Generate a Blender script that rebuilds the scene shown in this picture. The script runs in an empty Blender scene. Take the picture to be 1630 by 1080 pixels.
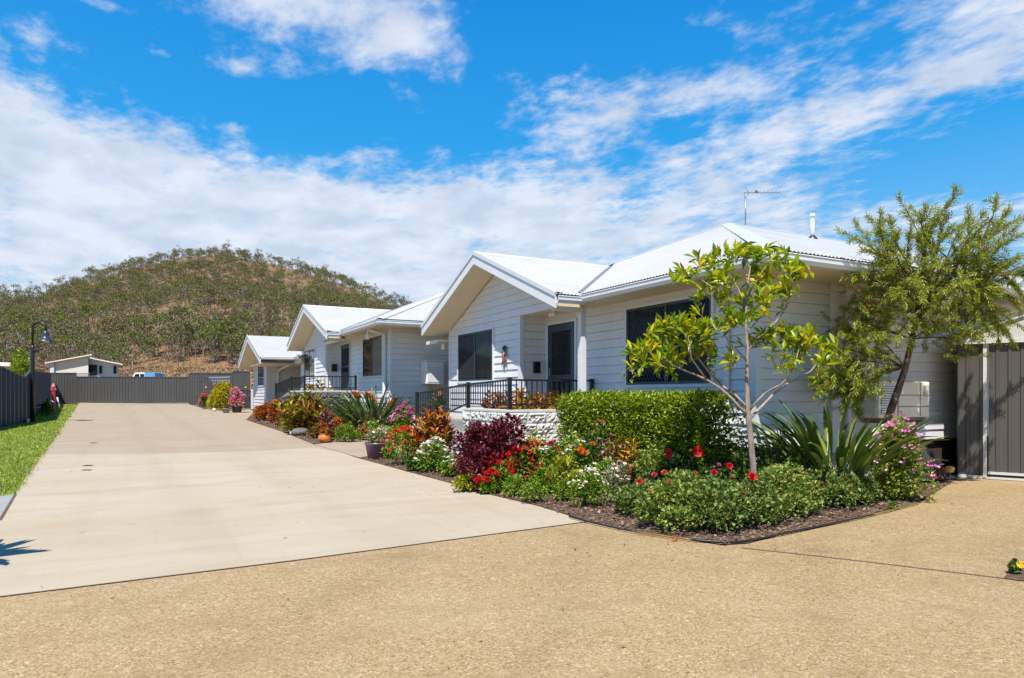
import bpy, bmesh, math, random
import numpy as np
from mathutils import Vector, Matrix
R = math.radians
rnd = random.Random(7)
rng = np.random.default_rng(11)
scene = bpy.context.scene
COL = scene.collection

# ---------------------------------------------------------------- survey: where the camera stood and how the land lies
F = 1086.7; HZ = 628.0; CH = 1.38
YAW = math.atan((815 - 240) / F)
S, C = math.sin(YAW), math.cos(YAW)
SUN = Vector((-1.0, -1.136, 2.59)).normalized()          # towards the sun

def ray(u, v):
    xc = (u - 815) / F
    return Vector((S + xc * C, C - xc * S, (HZ - v) / F))
def atX(u, v, X):
    r = ray(u, v); t = X / r.x; return Vector((X, r.y * t, CH + r.z * t))
def atY(u, v, Y):
    r = ray(u, v); t = Y / r.y; return Vector((r.x * t, Y, CH + r.z * t))
def atD(u, v, d):
    r = ray(u, v); return Vector((r.x * d, r.y * d, CH + r.z * d))
S0 = 7.0; GR = 0.016
def gz(X, Y):
    return GR * max(0.0, (-.066 * X + .998 * Y) - S0)
def G(u, v, dz=0.0):
    r = ray(u, v); lo, hi = .5, 400.
    for _ in range(50):
        m = (lo + hi) / 2
        if CH + r.z * m - gz(r.x * m, r.y * m) > 0: lo = m
        else: hi = m
    return Vector((r.x * lo, r.y * lo, gz(r.x * lo, r.y * lo) + dz))
def dist(p):
    return S * p.x + C * p.y

# ---------------------------------------------------------------- objects
ORG = {}
def tag(o, label=None, cat=None, group=None, kind=None):
    if label: o['label'] = label
    if cat: o['category'] = cat
    if group: o['group'] = group
    if kind: o['kind'] = kind
    return o
def thing(name, loc, label, cat, group=None):
    o = bpy.data.objects.new(name, None); COL.objects.link(o)
    o.empty_display_size = .2
    o.location = loc; ORG[o.name] = Vector(loc)
    return tag(o, label, cat, group)
def link(name, me, parent=None):
    o = bpy.data.objects.new(name, me); COL.objects.link(o)
    if parent is not None:
        o.parent = parent; ORG[o.name] = ORG[parent.name]
    else:
        ORG[o.name] = Vector((0, 0, 0))
    return o
def npmesh(name, V, Fa, mats, midx=None, smooth=False):
    """V (n,3) array, Fa (m,k) array or list of arrays with the same k."""
    me = bpy.data.meshes.new(name)
    V = np.asarray(V, dtype=np.float32); Fa = np.asarray(Fa, dtype=np.int32)
    k = Fa.shape[1]
    me.vertices.add(len(V)); me.vertices.foreach_set('co', V.ravel())
    me.loops.add(Fa.size); me.loops.foreach_set('vertex_index', Fa.ravel())
    me.polygons.add(len(Fa))
    me.polygons.foreach_set('loop_start', np.arange(0, Fa.size, k, dtype=np.int32))
    me.polygons.foreach_set('loop_total', np.full(len(Fa), k, dtype=np.int32))
    if midx is not None: me.polygons.foreach_set('material_index', np.asarray(midx, dtype=np.int32))
    if smooth: me.polygons.foreach_set('use_smooth', np.ones(len(Fa), dtype=bool))
    for m in (mats if isinstance(mats, (list, tuple)) else [mats]): me.materials.append(m)
    me.update(calc_edges=True); me.validate()
    return me

class MB:
    """collects shapes in world coordinates and links them as ONE mesh object"""
    def __init__(s): s.v = []; s.f = []; s.sm = []
    def add(s, vs, fs, smooth=False):
        b = len(s.v); s.v += [tuple(p) for p in vs]
        for f in fs: s.f.append([b + i for i in f]); s.sm.append(smooth)
    def box(s, c, d, M=None):
        hx, hy, hz = d[0] / 2, d[1] / 2, d[2] / 2
        vs = [Vector((x, y, z)) for x in (-hx, hx) for y in (-hy, hy) for z in (-hz, hz)]
        if M is not None: vs = [M @ p for p in vs]
        c = Vector(c); vs = [p + c for p in vs]
        s.add(vs, [(0, 1, 3, 2), (4, 6, 7, 5), (0, 4, 5, 1), (2, 3, 7, 6), (0, 2, 6, 4), (1, 5, 7, 3)])
    def bx(s, x0, x1, y0, y1, z0, z1):
        s.box(((x0 + x1) / 2, (y0 + y1) / 2, (z0 + z1) / 2), (abs(x1 - x0), abs(y1 - y0), abs(z1 - z0)))
    def bar(s, p, q, w, h, up=Vector((0, 0, 1))):
        p = Vector(p); q = Vector(q); d = (q - p).normalized()
        a = d.cross(up).normalized() if abs(d.dot(up)) < .999 else Vector((1, 0, 0)); b = a.cross(d).normalized()
        vs = []
        for c in (p, q):
            for i, j in ((-1, -1), (1, -1), (1, 1), (-1, 1)): vs.append(c + a * (i * w / 2) + b * (j * h / 2))
        s.add(vs, [(3, 2, 1, 0), (4, 5, 6, 7), (0, 1, 5, 4), (1, 2, 6, 5), (2, 3, 7, 6), (3, 0, 4, 7)])
    def quad(s, a, b, c, d): s.add([a, b, c, d], [(0, 1, 2, 3)])
    def tube(s, pts, rad, n=8, cap=True):
        pts = [Vector(p) for p in pts]
        if not isinstance(rad, (list, tuple)): rad = [rad] * len(pts)
        vs = []; fs = []
        ref = None
        for i, p in enumerate(pts):
            t = (pts[min(i + 1, len(pts) - 1)] - pts[max(i - 1, 0)])
            if t.length < 1e-9: t = Vector((0, 0, 1))
            t.normalize()
            if ref is None: ref = t.orthogonal().normalized()
            a = (ref - t * ref.dot(t))
            a = a.normalized() if a.length > 1e-6 else t.orthogonal().normalized()
            ref = a; b = t.cross(a)
            for k in range(n):
                w = 2 * math.pi * k / n
                vs.append(p + (a * math.cos(w) + b * math.sin(w)) * rad[i])
        for i in range(len(pts) - 1):
            for k in range(n):
                fs.append((i * n + k, i * n + (k + 1) % n, (i + 1) * n + (k + 1) % n, (i + 1) * n + k))
        if cap:
            fs.append(tuple(range(n - 1, -1, -1))); fs.append(tuple((len(pts) - 1) * n + k for k in range(n)))
        s.add(vs, fs, True)
    def lathe(s, c, prof, n=20):
        vs = []; fs = []
        for r, z in prof:
            for k in range(n):
                w = 2 * math.pi * k / n
                vs.append(Vector(c) + Vector((r * math.cos(w), r * math.sin(w), z)))
        for i in range(len(prof) - 1):
            for k in range(n): fs.append((i * n + k, i * n + (k + 1) % n, (i + 1) * n + (k + 1) % n, (i + 1) * n + k))
        s.add(vs, fs, True)
    def build(s, name, mat, parent=None, bevel=0, clip=None, label=None):
        o0 = ORG[parent.name] if parent is not None else Vector((0, 0, 0))
        me = bpy.data.meshes.new(name)
        me.from_pydata([tuple(Vector(p) - o0) for p in s.v], [], s.f)
        for i, x in enumerate(s.sm):
            if x: me.polygons[i].use_smooth = True
        for m in (mat if isinstance(mat, (list, tuple)) else [mat]): me.materials.append(m)
        if clip:
            bm = bmesh.new(); bm.from_mesh(me)
            for co, no in clip:
                bmesh.ops.bisect_plane(bm, geom=bm.verts[:] + bm.edges[:] + bm.faces[:], dist=1e-5,
                                       plane_co=Vector(co) - o0, plane_no=Vector(no), clear_outer=True)
            bm.to_mesh(me); bm.free()
        me.update()
        o = link(name, me, parent)
        if bevel:
            m = o.modifiers.new('bevel', 'BEVEL'); m.width = bevel; m.segments = 2; m.limit_method = 'ANGLE'; m.angle_limit = R(40)
        if label: o['label'] = label
        return o

# ---------------------------------------------------------------- materials
def newmat(name):
    m = bpy.data.materials.new(name); m.use_nodes = True
    nt = m.node_tree; nt.nodes.clear()
    out = nt.nodes.new('ShaderNodeOutputMaterial')
    return m, nt, out
def N(nt, t, **kw):
    n = nt.nodes.new(t)
    for k, v in kw.items():
        if hasattr(n, k) and k not in n.inputs.keys(): setattr(n, k, v)
        else: n.inputs[k].default_value = v
    return n
def col4(c): return (c[0], c[1], c[2], 1)
def ramp(nt, fac, stops, interp='LINEAR'):
    r = nt.nodes.new('ShaderNodeValToRGB'); r.color_ramp.interpolation = interp
    e = r.color_ramp.elements
    while len(e) < len(stops): e.new(.5)
    for x, (p, c) in zip(e, stops): x.position = p; x.color = col4(c)
    nt.links.new(fac, r.inputs['Fac']); return r
def mixc(nt, fac, a, b, mode='MIX'):
    m = nt.nodes.new('ShaderNodeMix'); m.data_type = 'RGBA'; m.blend_type = mode
    for sock, val in ((m.inputs[0], fac), (m.inputs[6], a), (m.inputs[7], b)):
        if hasattr(val, 'links'): nt.links.new(val, sock)
        elif isinstance(val, (int, float)): sock.default_value = val
        else: sock.default_value = col4(val)
    return m.outputs[2]
def math_(nt, op, a, b=None, c=None, clamp=False):
    m = nt.nodes.new('ShaderNodeMath'); m.operation = op; m.use_clamp = clamp
    for i, x in enumerate((a, b, c)):
        if x is None: continue
        if hasattr(x, 'links'): nt.links.new(x, m.inputs[i])
        else: m.inputs[i].default_value = x
    return m.outputs[0]
def pos(nt, scale=(1, 1, 1)):
    g = nt.nodes.new('ShaderNodeNewGeometry'); mp = nt.nodes.new('ShaderNodeMapping')
    mp.inputs['Scale'].default_value = scale
    nt.links.new(g.outputs['Position'], mp.inputs['Vector']); return mp.outputs[0]
def noise(nt, vec, scale, detail=4, rough=.5, dist=0):
    n = nt.nodes.new('ShaderNodeTexNoise'); n.inputs['Scale'].default_value = scale
    n.inputs['Detail'].default_value = detail; n.inputs['Roughness'].default_value = rough
    n.inputs['Distortion'].default_value = dist
    nt.links.new(vec, n.inputs['Vector']); return n.outputs['Fac']
def bump(nt, h, strength=.3, dist=.01):
    b = nt.nodes.new('ShaderNodeBump'); b.inputs['Strength'].default_value = strength; b.inputs['Distance'].default_value = dist
    nt.links.new(h, b.inputs['Height']); return b.outputs[0]
def princ(nt, out, color, rough=.5, normal=None, metal=0, spec=.5):
    p = nt.nodes.new('ShaderNodeBsdfPrincipled')
    if hasattr(color, 'links'): nt.links.new(color, p.inputs['Base Color'])
    else: p.inputs['Base Color'].default_value = col4(color)
    if hasattr(rough, 'links'): nt.links.new(rough, p.inputs['Roughness'])
    else: p.inputs['Roughness'].default_value = rough
    p.inputs['Metallic'].default_value = metal
    p.inputs['Specular IOR Level'].default_value = spec
    if normal is not None: nt.links.new(normal, p.inputs['Normal'])
    nt.links.new(p.outputs[0], out.inputs[0]); return p
def paint(name, c, rough=.45, var=.06, scale=1.5, metal=0, bumpy=0, streak=True):
    """paint with faint weathering so that no surface is perfectly even"""
    m, nt, out = newmat(name)
    v = pos(nt, (1, 1, .35 if streak else 1))
    n1 = noise(nt, v, scale, 6, .6); n2 = noise(nt, pos(nt), 30, 3)
    d = [max(0, x * (1 - var * 1.6)) for x in c]; l = [min(1, x * (1 + var)) for x in c]
    r = ramp(nt, n1, [(.3, d), (.7, l)])
    c2 = mixc(nt, .12, r.outputs[0], ramp(nt, n2, [(.3, [x * .8 for x in c]), (.7, c)]).outputs[0])
    nr = bump(nt, n2, bumpy, .004) if bumpy else None
    princ(nt, out, c2, rough, nr, metal); return m
def leafmat(name, cols, rough=.45, trans=.3, pos_list=None, spec=.4, tone=.97, patch=None):
    m, nt, out = newmat(name)
    g = nt.nodes.new('ShaderNodeNewGeometry')
    cols = [tuple(x * tone for x in c) for c in cols]
    k = len(cols); st = [((i + .5) / k if not pos_list else pos_list[i], c) for i, c in enumerate(cols)]
    r = ramp(nt, g.outputs['Random Per Island'], st)
    rc = r.outputs[0]
    if patch: rc = mixc(nt, ramp(nt, noise(nt, pos(nt), .9, 5, .65), [(.5, (0, 0, 0)), (.68, (.65,) * 3)]).outputs[0], rc, patch)
    p = nt.nodes.new('ShaderNodeBsdfPrincipled'); nt.links.new(rc, p.inputs['Base Color'])
    p.inputs['Roughness'].default_value = rough; p.inputs['Specular IOR Level'].default_value = spec
    t = nt.nodes.new('ShaderNodeBsdfTranslucent')
    tc = mixc(nt, 1.0, rc, (1.15, 1.2, .6), 'MULTIPLY'); nt.links.new(tc, t.inputs[0])
    mx = nt.nodes.new('ShaderNodeMixShader'); mx.inputs[0].default_value = trans
    nt.links.new(p.outputs[0], mx.inputs[1]); nt.links.new(t.outputs[0], mx.inputs[2]); nt.links.new(mx.outputs[0], out.inputs[0])
    return m

M = {}
def concrete(name, c, c2, tracks=False, stain=.5):
    m, nt, out = newmat(name)
    v = pos(nt)
    big = noise(nt, pos(nt, (.35, 1.0, 1)), .7, 6, .6, .6); mid = noise(nt, pos(nt, (.5, 1, 1)), 3, 5, .6); fine = noise(nt, v, 90, 3, .6); sp = noise(nt, v, 260, 2)
    a = ramp(nt, big, [(.3, c2), (.62, c)]).outputs[0]
    a = mixc(nt, ramp(nt, mid, [(.45, (0, 0, 0)), (.75, (stain,) * 3)]).outputs[0], a, [x * .82 for x in c2])
    a = mixc(nt, .35, a, ramp(nt, fine, [(.3, [x * .75 for x in c]), (.7, [min(1, x * 1.15) for x in c])]).outputs[0])
    # broom and tyre marks along the drive
    w = noise(nt, pos(nt, (2.2, .12, 1)), 1.6, 4, .6)
    a = mixc(nt, ramp(nt, w, [(.52, (0, 0, 0)), (.75, (.28,) * 3)]).outputs[0], a, [x * .84 for x in c2])
    w2 = noise(nt, pos(nt, (.25, 1.3, 1)), 1.1, 6, .65, .8)
    a = mixc(nt, ramp(nt, w2, [(.5, (0, 0, 0)), (.7, (.55,) * 3)]).outputs[0], a, [c2[0] * .93, c2[1] * .86, c2[2] * .76])
    w3 = noise(nt, pos(nt, (.7, .7, 1)), 5.5, 3, .5)
    a = mixc(nt, ramp(nt, w3, [(.70, (0, 0, 0)), (.78, (.35,) * 3)]).outputs[0], a, [x * .6 for x in c2])
    if tracks:
        g_ = nt.nodes.new('ShaderNodeNewGeometry'); sx = nt.nodes.new('ShaderNodeSeparateXYZ'); nt.links.new(g_.outputs['Position'], sx.inputs[0])
        ac = math_(nt, 'ADD', math_(nt, 'MULTIPLY_ADD', sx.outputs[1], .05, sx.outputs[0]), math_(nt, 'MULTIPLY', noise(nt, pos(nt, (0, .12, 0)), 1, 2), .8))
        tot = None
        for c0 in (1.25, 2.75):
            d = math_(nt, 'DIVIDE', math_(nt, 'SUBTRACT', ac, c0), .26); e = math_(nt, 'EXPONENT', math_(nt, 'MULTIPLY', math_(nt, 'MULTIPLY', d, d), -1)); tot = e if tot is None else math_(nt, 'ADD', tot, e)
        f_ = math_(nt, 'MULTIPLY', tot, math_(nt, 'MULTIPLY', noise(nt, pos(nt, (1, .3, 1)), 2.2, 4, .6), .30))
        a = mixc(nt, f_, a, [c2[0] * .72, c2[1] * .68, c2[2] * .62])
        cr = N(nt, 'ShaderNodeTexVoronoi', Scale=.42); cr.feature = 'DISTANCE_TO_EDGE'; mw = nt.nodes.new('ShaderNodeVectorMath'); mw.operation = 'ADD'
        nz = nt.nodes.new('ShaderNodeTexNoise'); nz.inputs['Scale'].default_value = 2.5; nz.inputs['Detail'].default_value = 5; nt.links.new(g_.outputs['Position'], nz.inputs['Vector'])
        nt.links.new(g_.outputs['Position'], mw.inputs[0]); nt.links.new(nz.outputs['Color'], mw.inputs[1]); nt.links.new(mw.outputs[0], cr.inputs['Vector'])
        ck = math_(nt, 'MULTIPLY', math_(nt, 'LESS_THAN', cr.outputs['Distance'], .0022), ramp(nt, noise(nt, v, .35, 2), [(.55, (0, 0, 0)), (.62, (.45,) * 3)]).outputs[0])
        a = mixc(nt, ck, a, [x * .5 for x in c2])
    princ(nt, out, a, .8, bump(nt, sp, .25, .003), 0, .25); return m
M['concrete_new'] = concrete('pale_concrete', (.425, .362, .270), (.365, .298, .208), True, stain=.42)
M['concrete_old'] = concrete('weathered_concrete', (.355, .288, .205), (.305, .240, .163), True, stain=.5)
M['concrete_grey'] = concrete('grey_concrete', (.30, .30, .29), (.26, .26, .245))
M['ramp_concrete'] = concrete('ramp_concrete', (.36, .335, .30), (.30, .28, .245))

def aggregate():
    m, nt, out = newmat('exposed_aggregate')
    v = pos(nt)
    vo = N(nt, 'ShaderNodeTexVoronoi', Scale=98.0); nt.links.new(v, vo.inputs['Vector'])
    vo2 = N(nt, 'ShaderNodeTexVoronoi', Scale=40.0); nt.links.new(v, vo2.inputs['Vector'])
    sep = nt.nodes.new('ShaderNodeSeparateColor'); nt.links.new(vo.outputs['Color'], sep.inputs[0])
    sep2 = nt.nodes.new('ShaderNodeSeparateColor'); nt.links.new(vo2.outputs['Color'], sep2.inputs[0])
    st = ramp(nt, sep.outputs[0], [(0, (0.145, 0.089, 0.037)), (.12, (0.268, 0.176, 0.081)), (.4, (0.355, 0.245, 0.119)), (.75, (0.413, 0.294, 0.153)), (.93, (0.478, 0.368, 0.224)), (1, (0.565, 0.482, 0.352))]).outputs[0]
    st2 = ramp(nt, sep2.outputs[1], [(0, (0.159, 0.106, 0.054)), (.1, (0.290, 0.199, 0.102)), (.86, (0.347, 0.248, 0.128)), (1, (0.537, 0.446, 0.318))]).outputs[0]
    a = mixc(nt, .35, st, st2)
    gap = ramp(nt, vo.outputs['Distance'], [(.45, (1, 1, 1)), (.75, (.72, .66, .55))]).outputs[0]
    a = mixc(nt, .6, a, gap, 'MULTIPLY')
    big = noise(nt, v, .8, 7, .62, .8); b2 = noise(nt, pos(nt, (1, 1, 1)), 2.6, 6, .65, .5)
    a = mixc(nt, ramp(nt, big, [(.5, (0, 0, 0)), (.8, (.4,) * 3)]).outputs[0], a, (0.417, 0.313, 0.186))
    a = mixc(nt, ramp(nt, b2, [(.52, (0, 0, 0)), (.75, (.6,) * 3)]).outputs[0], a, (0.247, 0.162, 0.078))
    w = noise(nt, pos(nt, (.4, 1.6, 1)), 1.3, 5, .6, .4)
    a = mixc(nt, ramp(nt, w, [(.5, (0, 0, 0)), (.72, (.5,) * 3)]).outputs[0], a, (0.261, 0.176, 0.088))
    g_ = nt.nodes.new('ShaderNodeNewGeometry'); sx = nt.nodes.new('ShaderNodeSeparateXYZ'); nt.links.new(g_.outputs['Position'], sx.inputs[0])
    tot = None; wn = math_(nt, 'MULTIPLY', noise(nt, pos(nt), .5, 3), .7)
    for cx, cy, rad in ((9.5, -2.5, 7.9), (9.5, -2.5, 6.4), (-6.0, 12.0, 10.2), (-6.0, 12.0, 11.7), (14.0, 14.0, 13.2)):
        dx = math_(nt, 'SUBTRACT', sx.outputs[0], cx); dy = math_(nt, 'SUBTRACT', sx.outputs[1], cy); r_ = math_(nt, 'SQRT', math_(nt, 'ADD', math_(nt, 'MULTIPLY', dx, dx), math_(nt, 'MULTIPLY', dy, dy)))
        d = math_(nt, 'DIVIDE', math_(nt, 'SUBTRACT', math_(nt, 'ADD', r_, wn), rad + .35), .2); e = math_(nt, 'EXPONENT', math_(nt, 'MULTIPLY', math_(nt, 'MULTIPLY', d, d), -1)); tot = e if tot is None else math_(nt, 'ADD', tot, e)
    a = mixc(nt, math_(nt, 'MULTIPLY', tot, math_(nt, 'MULTIPLY', b2, .40)), a, mixc(nt, 1.0, a, (.66, .62, .56), 'MULTIPLY'))
    h = math_(nt, 'SUBTRACT', 1.0, vo.outputs['Distance'])
    princ(nt, out, a, .75, bump(nt, h, .38, .005), 0, .25); return m
M['aggregate'] = aggregate()

def soil(name, c1, c2, c3, sc):
    m, nt, out = newmat(name)
    v = pos(nt); n1 = noise(nt, v, sc, 8, .7); n2 = noise(nt, v, sc * 9, 4, .6)
    a = ramp(nt, n1, [(.3, c1), (.5, c2), (.72, c3)]).outputs[0]
    a = mixc(nt, .5, a, ramp(nt, n2, [(.3, c1), (.7, c3)]).outputs[0])
    princ(nt, out, a, .95, bump(nt, n2, .6, .02), 0, .1); return m
M['mulch'] = soil('bark_mulch', (.045, .027, .018), (.115, .072, .050), (.21, .145, .105), 14)
M['drygrass'] = soil('dry_grass_ground', (.11, .07, .03), (.19, .12, .06), (.26, .18, .09), .25)
M['hill'] = soil('hill_ground', (.135, .075, .04), (.21, .128, .068), (.28, .185, .10), .05)
M['lawn'] = soil('lawn_soil', (.11, .18, .018), (.17, .26, .03), (.24, .32, .055), 3)
def chips(name, cols):
    m, nt, out = newmat(name)
    g = nt.nodes.new('ShaderNodeNewGeometry'); k = len(cols)
    r = ramp(nt, g.outputs['Random Per Island'], [((i + .5) / k, c) for i, c in enumerate(cols)])
    princ(nt, out, r.outputs[0], .85, None, 0, .2); return m
M['chips'] = chips('bark_chips', [(.075, .042, .028), (.16, .10, .068), (.24, .16, .115), (.34, .25, .19), (.12, .07, .048)])
M['pebbles'] = chips('white_pebbles', [(.55, .47, .40), (.70, .62, .54), (.62, .56, .5), (.42, .36, .30), (.75, .7, .64)])

M['board'] = paint('weatherboard_paint', (.70, .705, .71), .45, .05)
M['board_shade'] = M['board']
M['trim'] = paint('white_trim_paint', (.66, .68, .69), .4, .03)
M['soffit'] = paint('cream_soffit_paint', (.68, .585, .41), .6, .03)
M['fascia'] = paint('fascia_paint', (.66, .68, .69), .35, .03)
M['frame'] = paint('navy_window_frame', (.028, .042, .062), .35, .08)
M['black'] = paint('black_powdercoat', (.012, .014, .017), .35, .1)
M['fence'] = paint('grey_steel_fence', (.080, .076, .072), .4, .08, 1.2)
M['fence_navy'] = paint('dark_blue_steel_fence', (.045, .05, .062), .4, .1, 1.2)
M['gatebar'] = paint('blue_grey_gate_bar', (.22, .25, .29), .4, .06)
M['shed'] = paint('dark_grey_steel_shed', (.080, .072, .063), .4, .06, 1.0)
M['shedroof'] = paint('light_grey_steel_roof', (.50, .49, .45), .45, .05)
M['shedtrim'] = paint('pale_steel_trim', (.56, .55, .51), .4, .05)
M['ac'] = paint('cream_air_conditioner_case', (.88, .80, .64), .4, .03)
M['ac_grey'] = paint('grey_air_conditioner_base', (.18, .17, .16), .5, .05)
M['white'] = paint('white_plastic', (.78, .78, .76), .35, .03)
M['steel'] = paint('galvanised_steel', (.35, .36, .38), .35, .1, 3, .8)
M['red'] = paint('red_hydrant_paint', (.62, .035, .02), .4, .1)
M['redcap'] = paint('faded_red_paint', (.62, .16, .14), .5, .1)
M['ornred'] = paint('rusty_red_metal', (.30, .10, .085), .4, .2, 8)
M['hose'] = paint('black_hose', (.014, .015, .016), .4, .2, 6)
M['hosey'] = paint('yellow_hose', (.20, .13, .03), .4, .2, 6)
M['purple'] = paint('purple_glazed_pot', (.13, .07, .115), .3, .15, 5)
M['orangepot'] = paint('orange_glazed_pot', (.62, .18, .03), .3, .15, 6)
M['tealpot'] = paint('grey_green_pot', (.18, .25, .24), .5, .12, 5)
M['darkpot'] = paint('dark_plastic_pot', (.03, .026, .03), .4, .15, 5)
M['rock'] = soil('dark_rock', (.03, .028, .03), (.10, .095, .095), (.30, .29, .28), 9)
M['pebble_soil'] = soil('gravel_soil', (.22, .17, .13), (.36, .30, .24), (.50, .43, .36), 12)
M['palestone'] = soil('pale_stone', (.48, .46, .40), (.62, .60, .54), (.72, .70, .65), 12)
M['farwall_cream'] = paint('cream_render_wall', (.60, .55, .46), .7, .03, .4)
M['farwall_grey'] = paint('grey_render_wall', (.52, .54, .55), .7, .03, .4)
M['farroof'] = paint('pale_metal_roof', (.70, .66, .58), .5, .03, .4)
M['car'] = paint('white_car_paint', (.78, .79, .8), .25, .02)
M['blue'] = paint('blue_canopy', (.12, .32, .56), .5, .05)
M['rubber'] = paint('tyre_rubber', (.02, .02, .02), .8, .1)
M['bluecov'] = paint('teal_solar_lamp', (.02, .22, .24), .3, .1)
M['yellowcap'] = paint('amber_lamp_cap', (.72, .38, .06), .3, .1)

def glass():
    m, nt, out = newmat('dark_window_glass')
    n = noise(nt, pos(nt, (.6, .6, .25)), 2.2, 4, .55)
    c = ramp(nt, n, [(.35, (.006, .008, .012)), (.7, (.022, .024, .028))]).outputs[0]
    p = princ(nt, out, c, .03, None, 0, .4); p.inputs['IOR'].default_value = 1.2; return m
M['glass'] = glass()
def curtain():
    m, nt, out = newmat('window_glass_over_pale_blind')
    w = N(nt, 'ShaderNodeTexWave', Scale=9.0); w.bands_direction = 'Y'; nt.links.new(pos(nt), w.inputs['Vector'])
    c = ramp(nt, w.outputs['Fac'], [(.2, (.10, .11, .11)), (.8, (.20, .20, .19))]).outputs[0]
    p = princ(nt, out, c, .05, None, 0, .4); p.inputs['IOR'].default_value = 1.2; return m
M['blind'] = curtain()

def roofmat():
    m, nt, out = newmat('white_corrugated_steel')
    uv = nt.nodes.new('ShaderNodeUVMap'); sx = nt.nodes.new('ShaderNodeSeparateXYZ'); nt.links.new(uv.outputs[0], sx.inputs[0])
    # screw heads: a regular grid of small dark dots
    fx = math_(nt, 'SUBTRACT', math_(nt, 'FRACT', math_(nt, 'DIVIDE', sx.outputs[0], .228)), .5)
    fy = math_(nt, 'SUBTRACT', math_(nt, 'FRACT', math_(nt, 'DIVIDE', sx.outputs[1], .62)), .5)
    dx = math_(nt, 'MULTIPLY', fx, .228); dy = math_(nt, 'MULTIPLY', fy, .62)
    d = math_(nt, 'SQRT', math_(nt, 'ADD', math_(nt, 'MULTIPLY', dx, dx), math_(nt, 'MULTIPLY', dy, dy)))
    dot = math_(nt, 'LESS_THAN', d, .017)
    n1 = noise(nt, pos(nt), 1.2, 5, .6)
    base = ramp(nt, n1, [(.3, (.415, .41, .395)), (.7, (.46, .455, .44))]).outputs[0]
    a = mixc(nt, dot, base, (.16, .14, .12))
    princ(nt, out, a, .45, None, 0, .4); return m
M['roof'] = roofmat()
M['eave'] = paint('flashing_and_eave_shadow_grey', (.16, .18, .20), .5, .06)
M['cap'] = paint('pale_grey_ridge_capping', (.60, .62, .65), .3, .04, 2)

def barkmat(name, c1, c2, c3, sc=9):
    m, nt, out = newmat(name)
    v = pos(nt, (1, 1, .3)); n1 = noise(nt, v, sc, 6, .6); n2 = noise(nt, v, sc * 5, 4)
    a = ramp(nt, n1, [(.3, c1), (.5, c2), (.7, c3)]).outputs[0]
    princ(nt, out, a, .85, bump(nt, n2, .5, .01), 0, .2); return m
M['bark_pale'] = barkmat('pale_smooth_bark', (.17, .13, .105), (.29, .23, .195), (.42, .35, .30), 14)
M['bark_dark'] = barkmat('dark_rough_bark', (.045, .028, .018), (.11, .07, .045), (.19, .13, .09))
M['bark_gum'] = barkmat('gum_tree_bark', (.14, .11, .085), (.28, .24, .20), (.50, .46, .41), 1.2)
M['stem'] = barkmat('green_stem', (.05, .08, .02), (.08, .12, .03), (.12, .15, .05))

def blockmat(name, c1, c2, c3):
    m, nt, out = newmat(name)
    v = pos(nt); n1 = noise(nt, v, 6, 7, .7); n2 = noise(nt, v, 45, 5, .65)
    a = ramp(nt, n1, [(.3, c1), (.5, c2), (.7, c3)]).outputs[0]
    a = mixc(nt, .4, a, ramp(nt, n2, [(.3, c1), (.7, c3)]).outputs[0])
    princ(nt, out, a, .9, bump(nt, n2, .5, .01), 0, .15); return m
M['block'] = blockmat('pale_splitface_block', (.40, .385, .35), (.55, .535, .49), (.66, .645, .60))
M['mortar'] = blockmat('pale_mortar', (.50, .49, .45), (.58, .57, .53), (.64, .63, .6))
M['block_grey'] = blockmat('grey_splitface_block', (.09, .083, .08), (.14, .13, .122), (.20, .185, .175))
M['dark_base'] = paint('dark_base_board', (.06, .045, .04), .7, .1)

# leaves
L = {}
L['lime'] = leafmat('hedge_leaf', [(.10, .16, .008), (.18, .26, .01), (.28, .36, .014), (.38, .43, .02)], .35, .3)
L['tree'] = leafmat('young_tree_leaf', [(.12, .22, .006), (.24, .34, .007), (.37, .44, .008), (.52, .51, .012), (.76, .50, .015)], .3, .42, [0, .3, .6, .86, 1], .5, tone=.95)
L['bottle'] = leafmat('bottlebrush_leaf', [(.13, .18, .02), (.24, .285, .03), (.35, .39, .045), (.46, .47, .07)], .45, .35, tone=.98)
L['geran'] = leafmat('geranium_leaf', [(.075, .14, .022), (.13, .21, .036), (.20, .28, .055), (.28, .34, .09), (.38, .14, .05)], .5, .28, [0, .35, .65, .93, 1], tone=.84)
L['periw'] = leafmat('fresh_shrub_leaf', [(.13, .22, .012), (.24, .34, .018), (.38, .43, .03)], .45, .35)
L['geran2'] = leafmat('yellowish_geranium_leaf', [(.10, .16, .02), (.17, .24, .035), (.26, .33, .055), (.34, .38, .09), (.38, .16, .05)], .5, .28, [0, .35, .65, .93, 1])
L['marig'] = leafmat('marigold_leaf', [(.09, .18, .01), (.17, .29, .015), (.28, .38, .025)], .5, .3)
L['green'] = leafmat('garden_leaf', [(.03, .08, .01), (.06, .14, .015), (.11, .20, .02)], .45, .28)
L['yellowgreen'] = leafmat('yellow_green_leaf', [(.16, .22, .012), (.30, .32, .015), (.42, .38, .02)], .45, .3)
L['strel'] = leafmat('bird_of_paradise_leaf', [(.035, .075, .014), (.065, .115, .022), (.11, .165, .03), (.17, .21, .035)], .32, .2)
L['strel_grey'] = leafmat('grey_green_bird_of_paradise_leaf', [(.05, .085, .04), (.09, .13, .06), (.14, .18, .08), (.20, .22, .09)], .35, .2)
L['diet'] = leafmat('dark_strappy_leaf', [(.014, .035, .012), (.03, .06, .02), (.06, .09, .03)], .35, .15)
L['lily'] = leafmat('bright_strappy_leaf', [(.10, .22, .01), (.18, .33, .015), (.27, .40, .02)], .35, .35)
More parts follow.
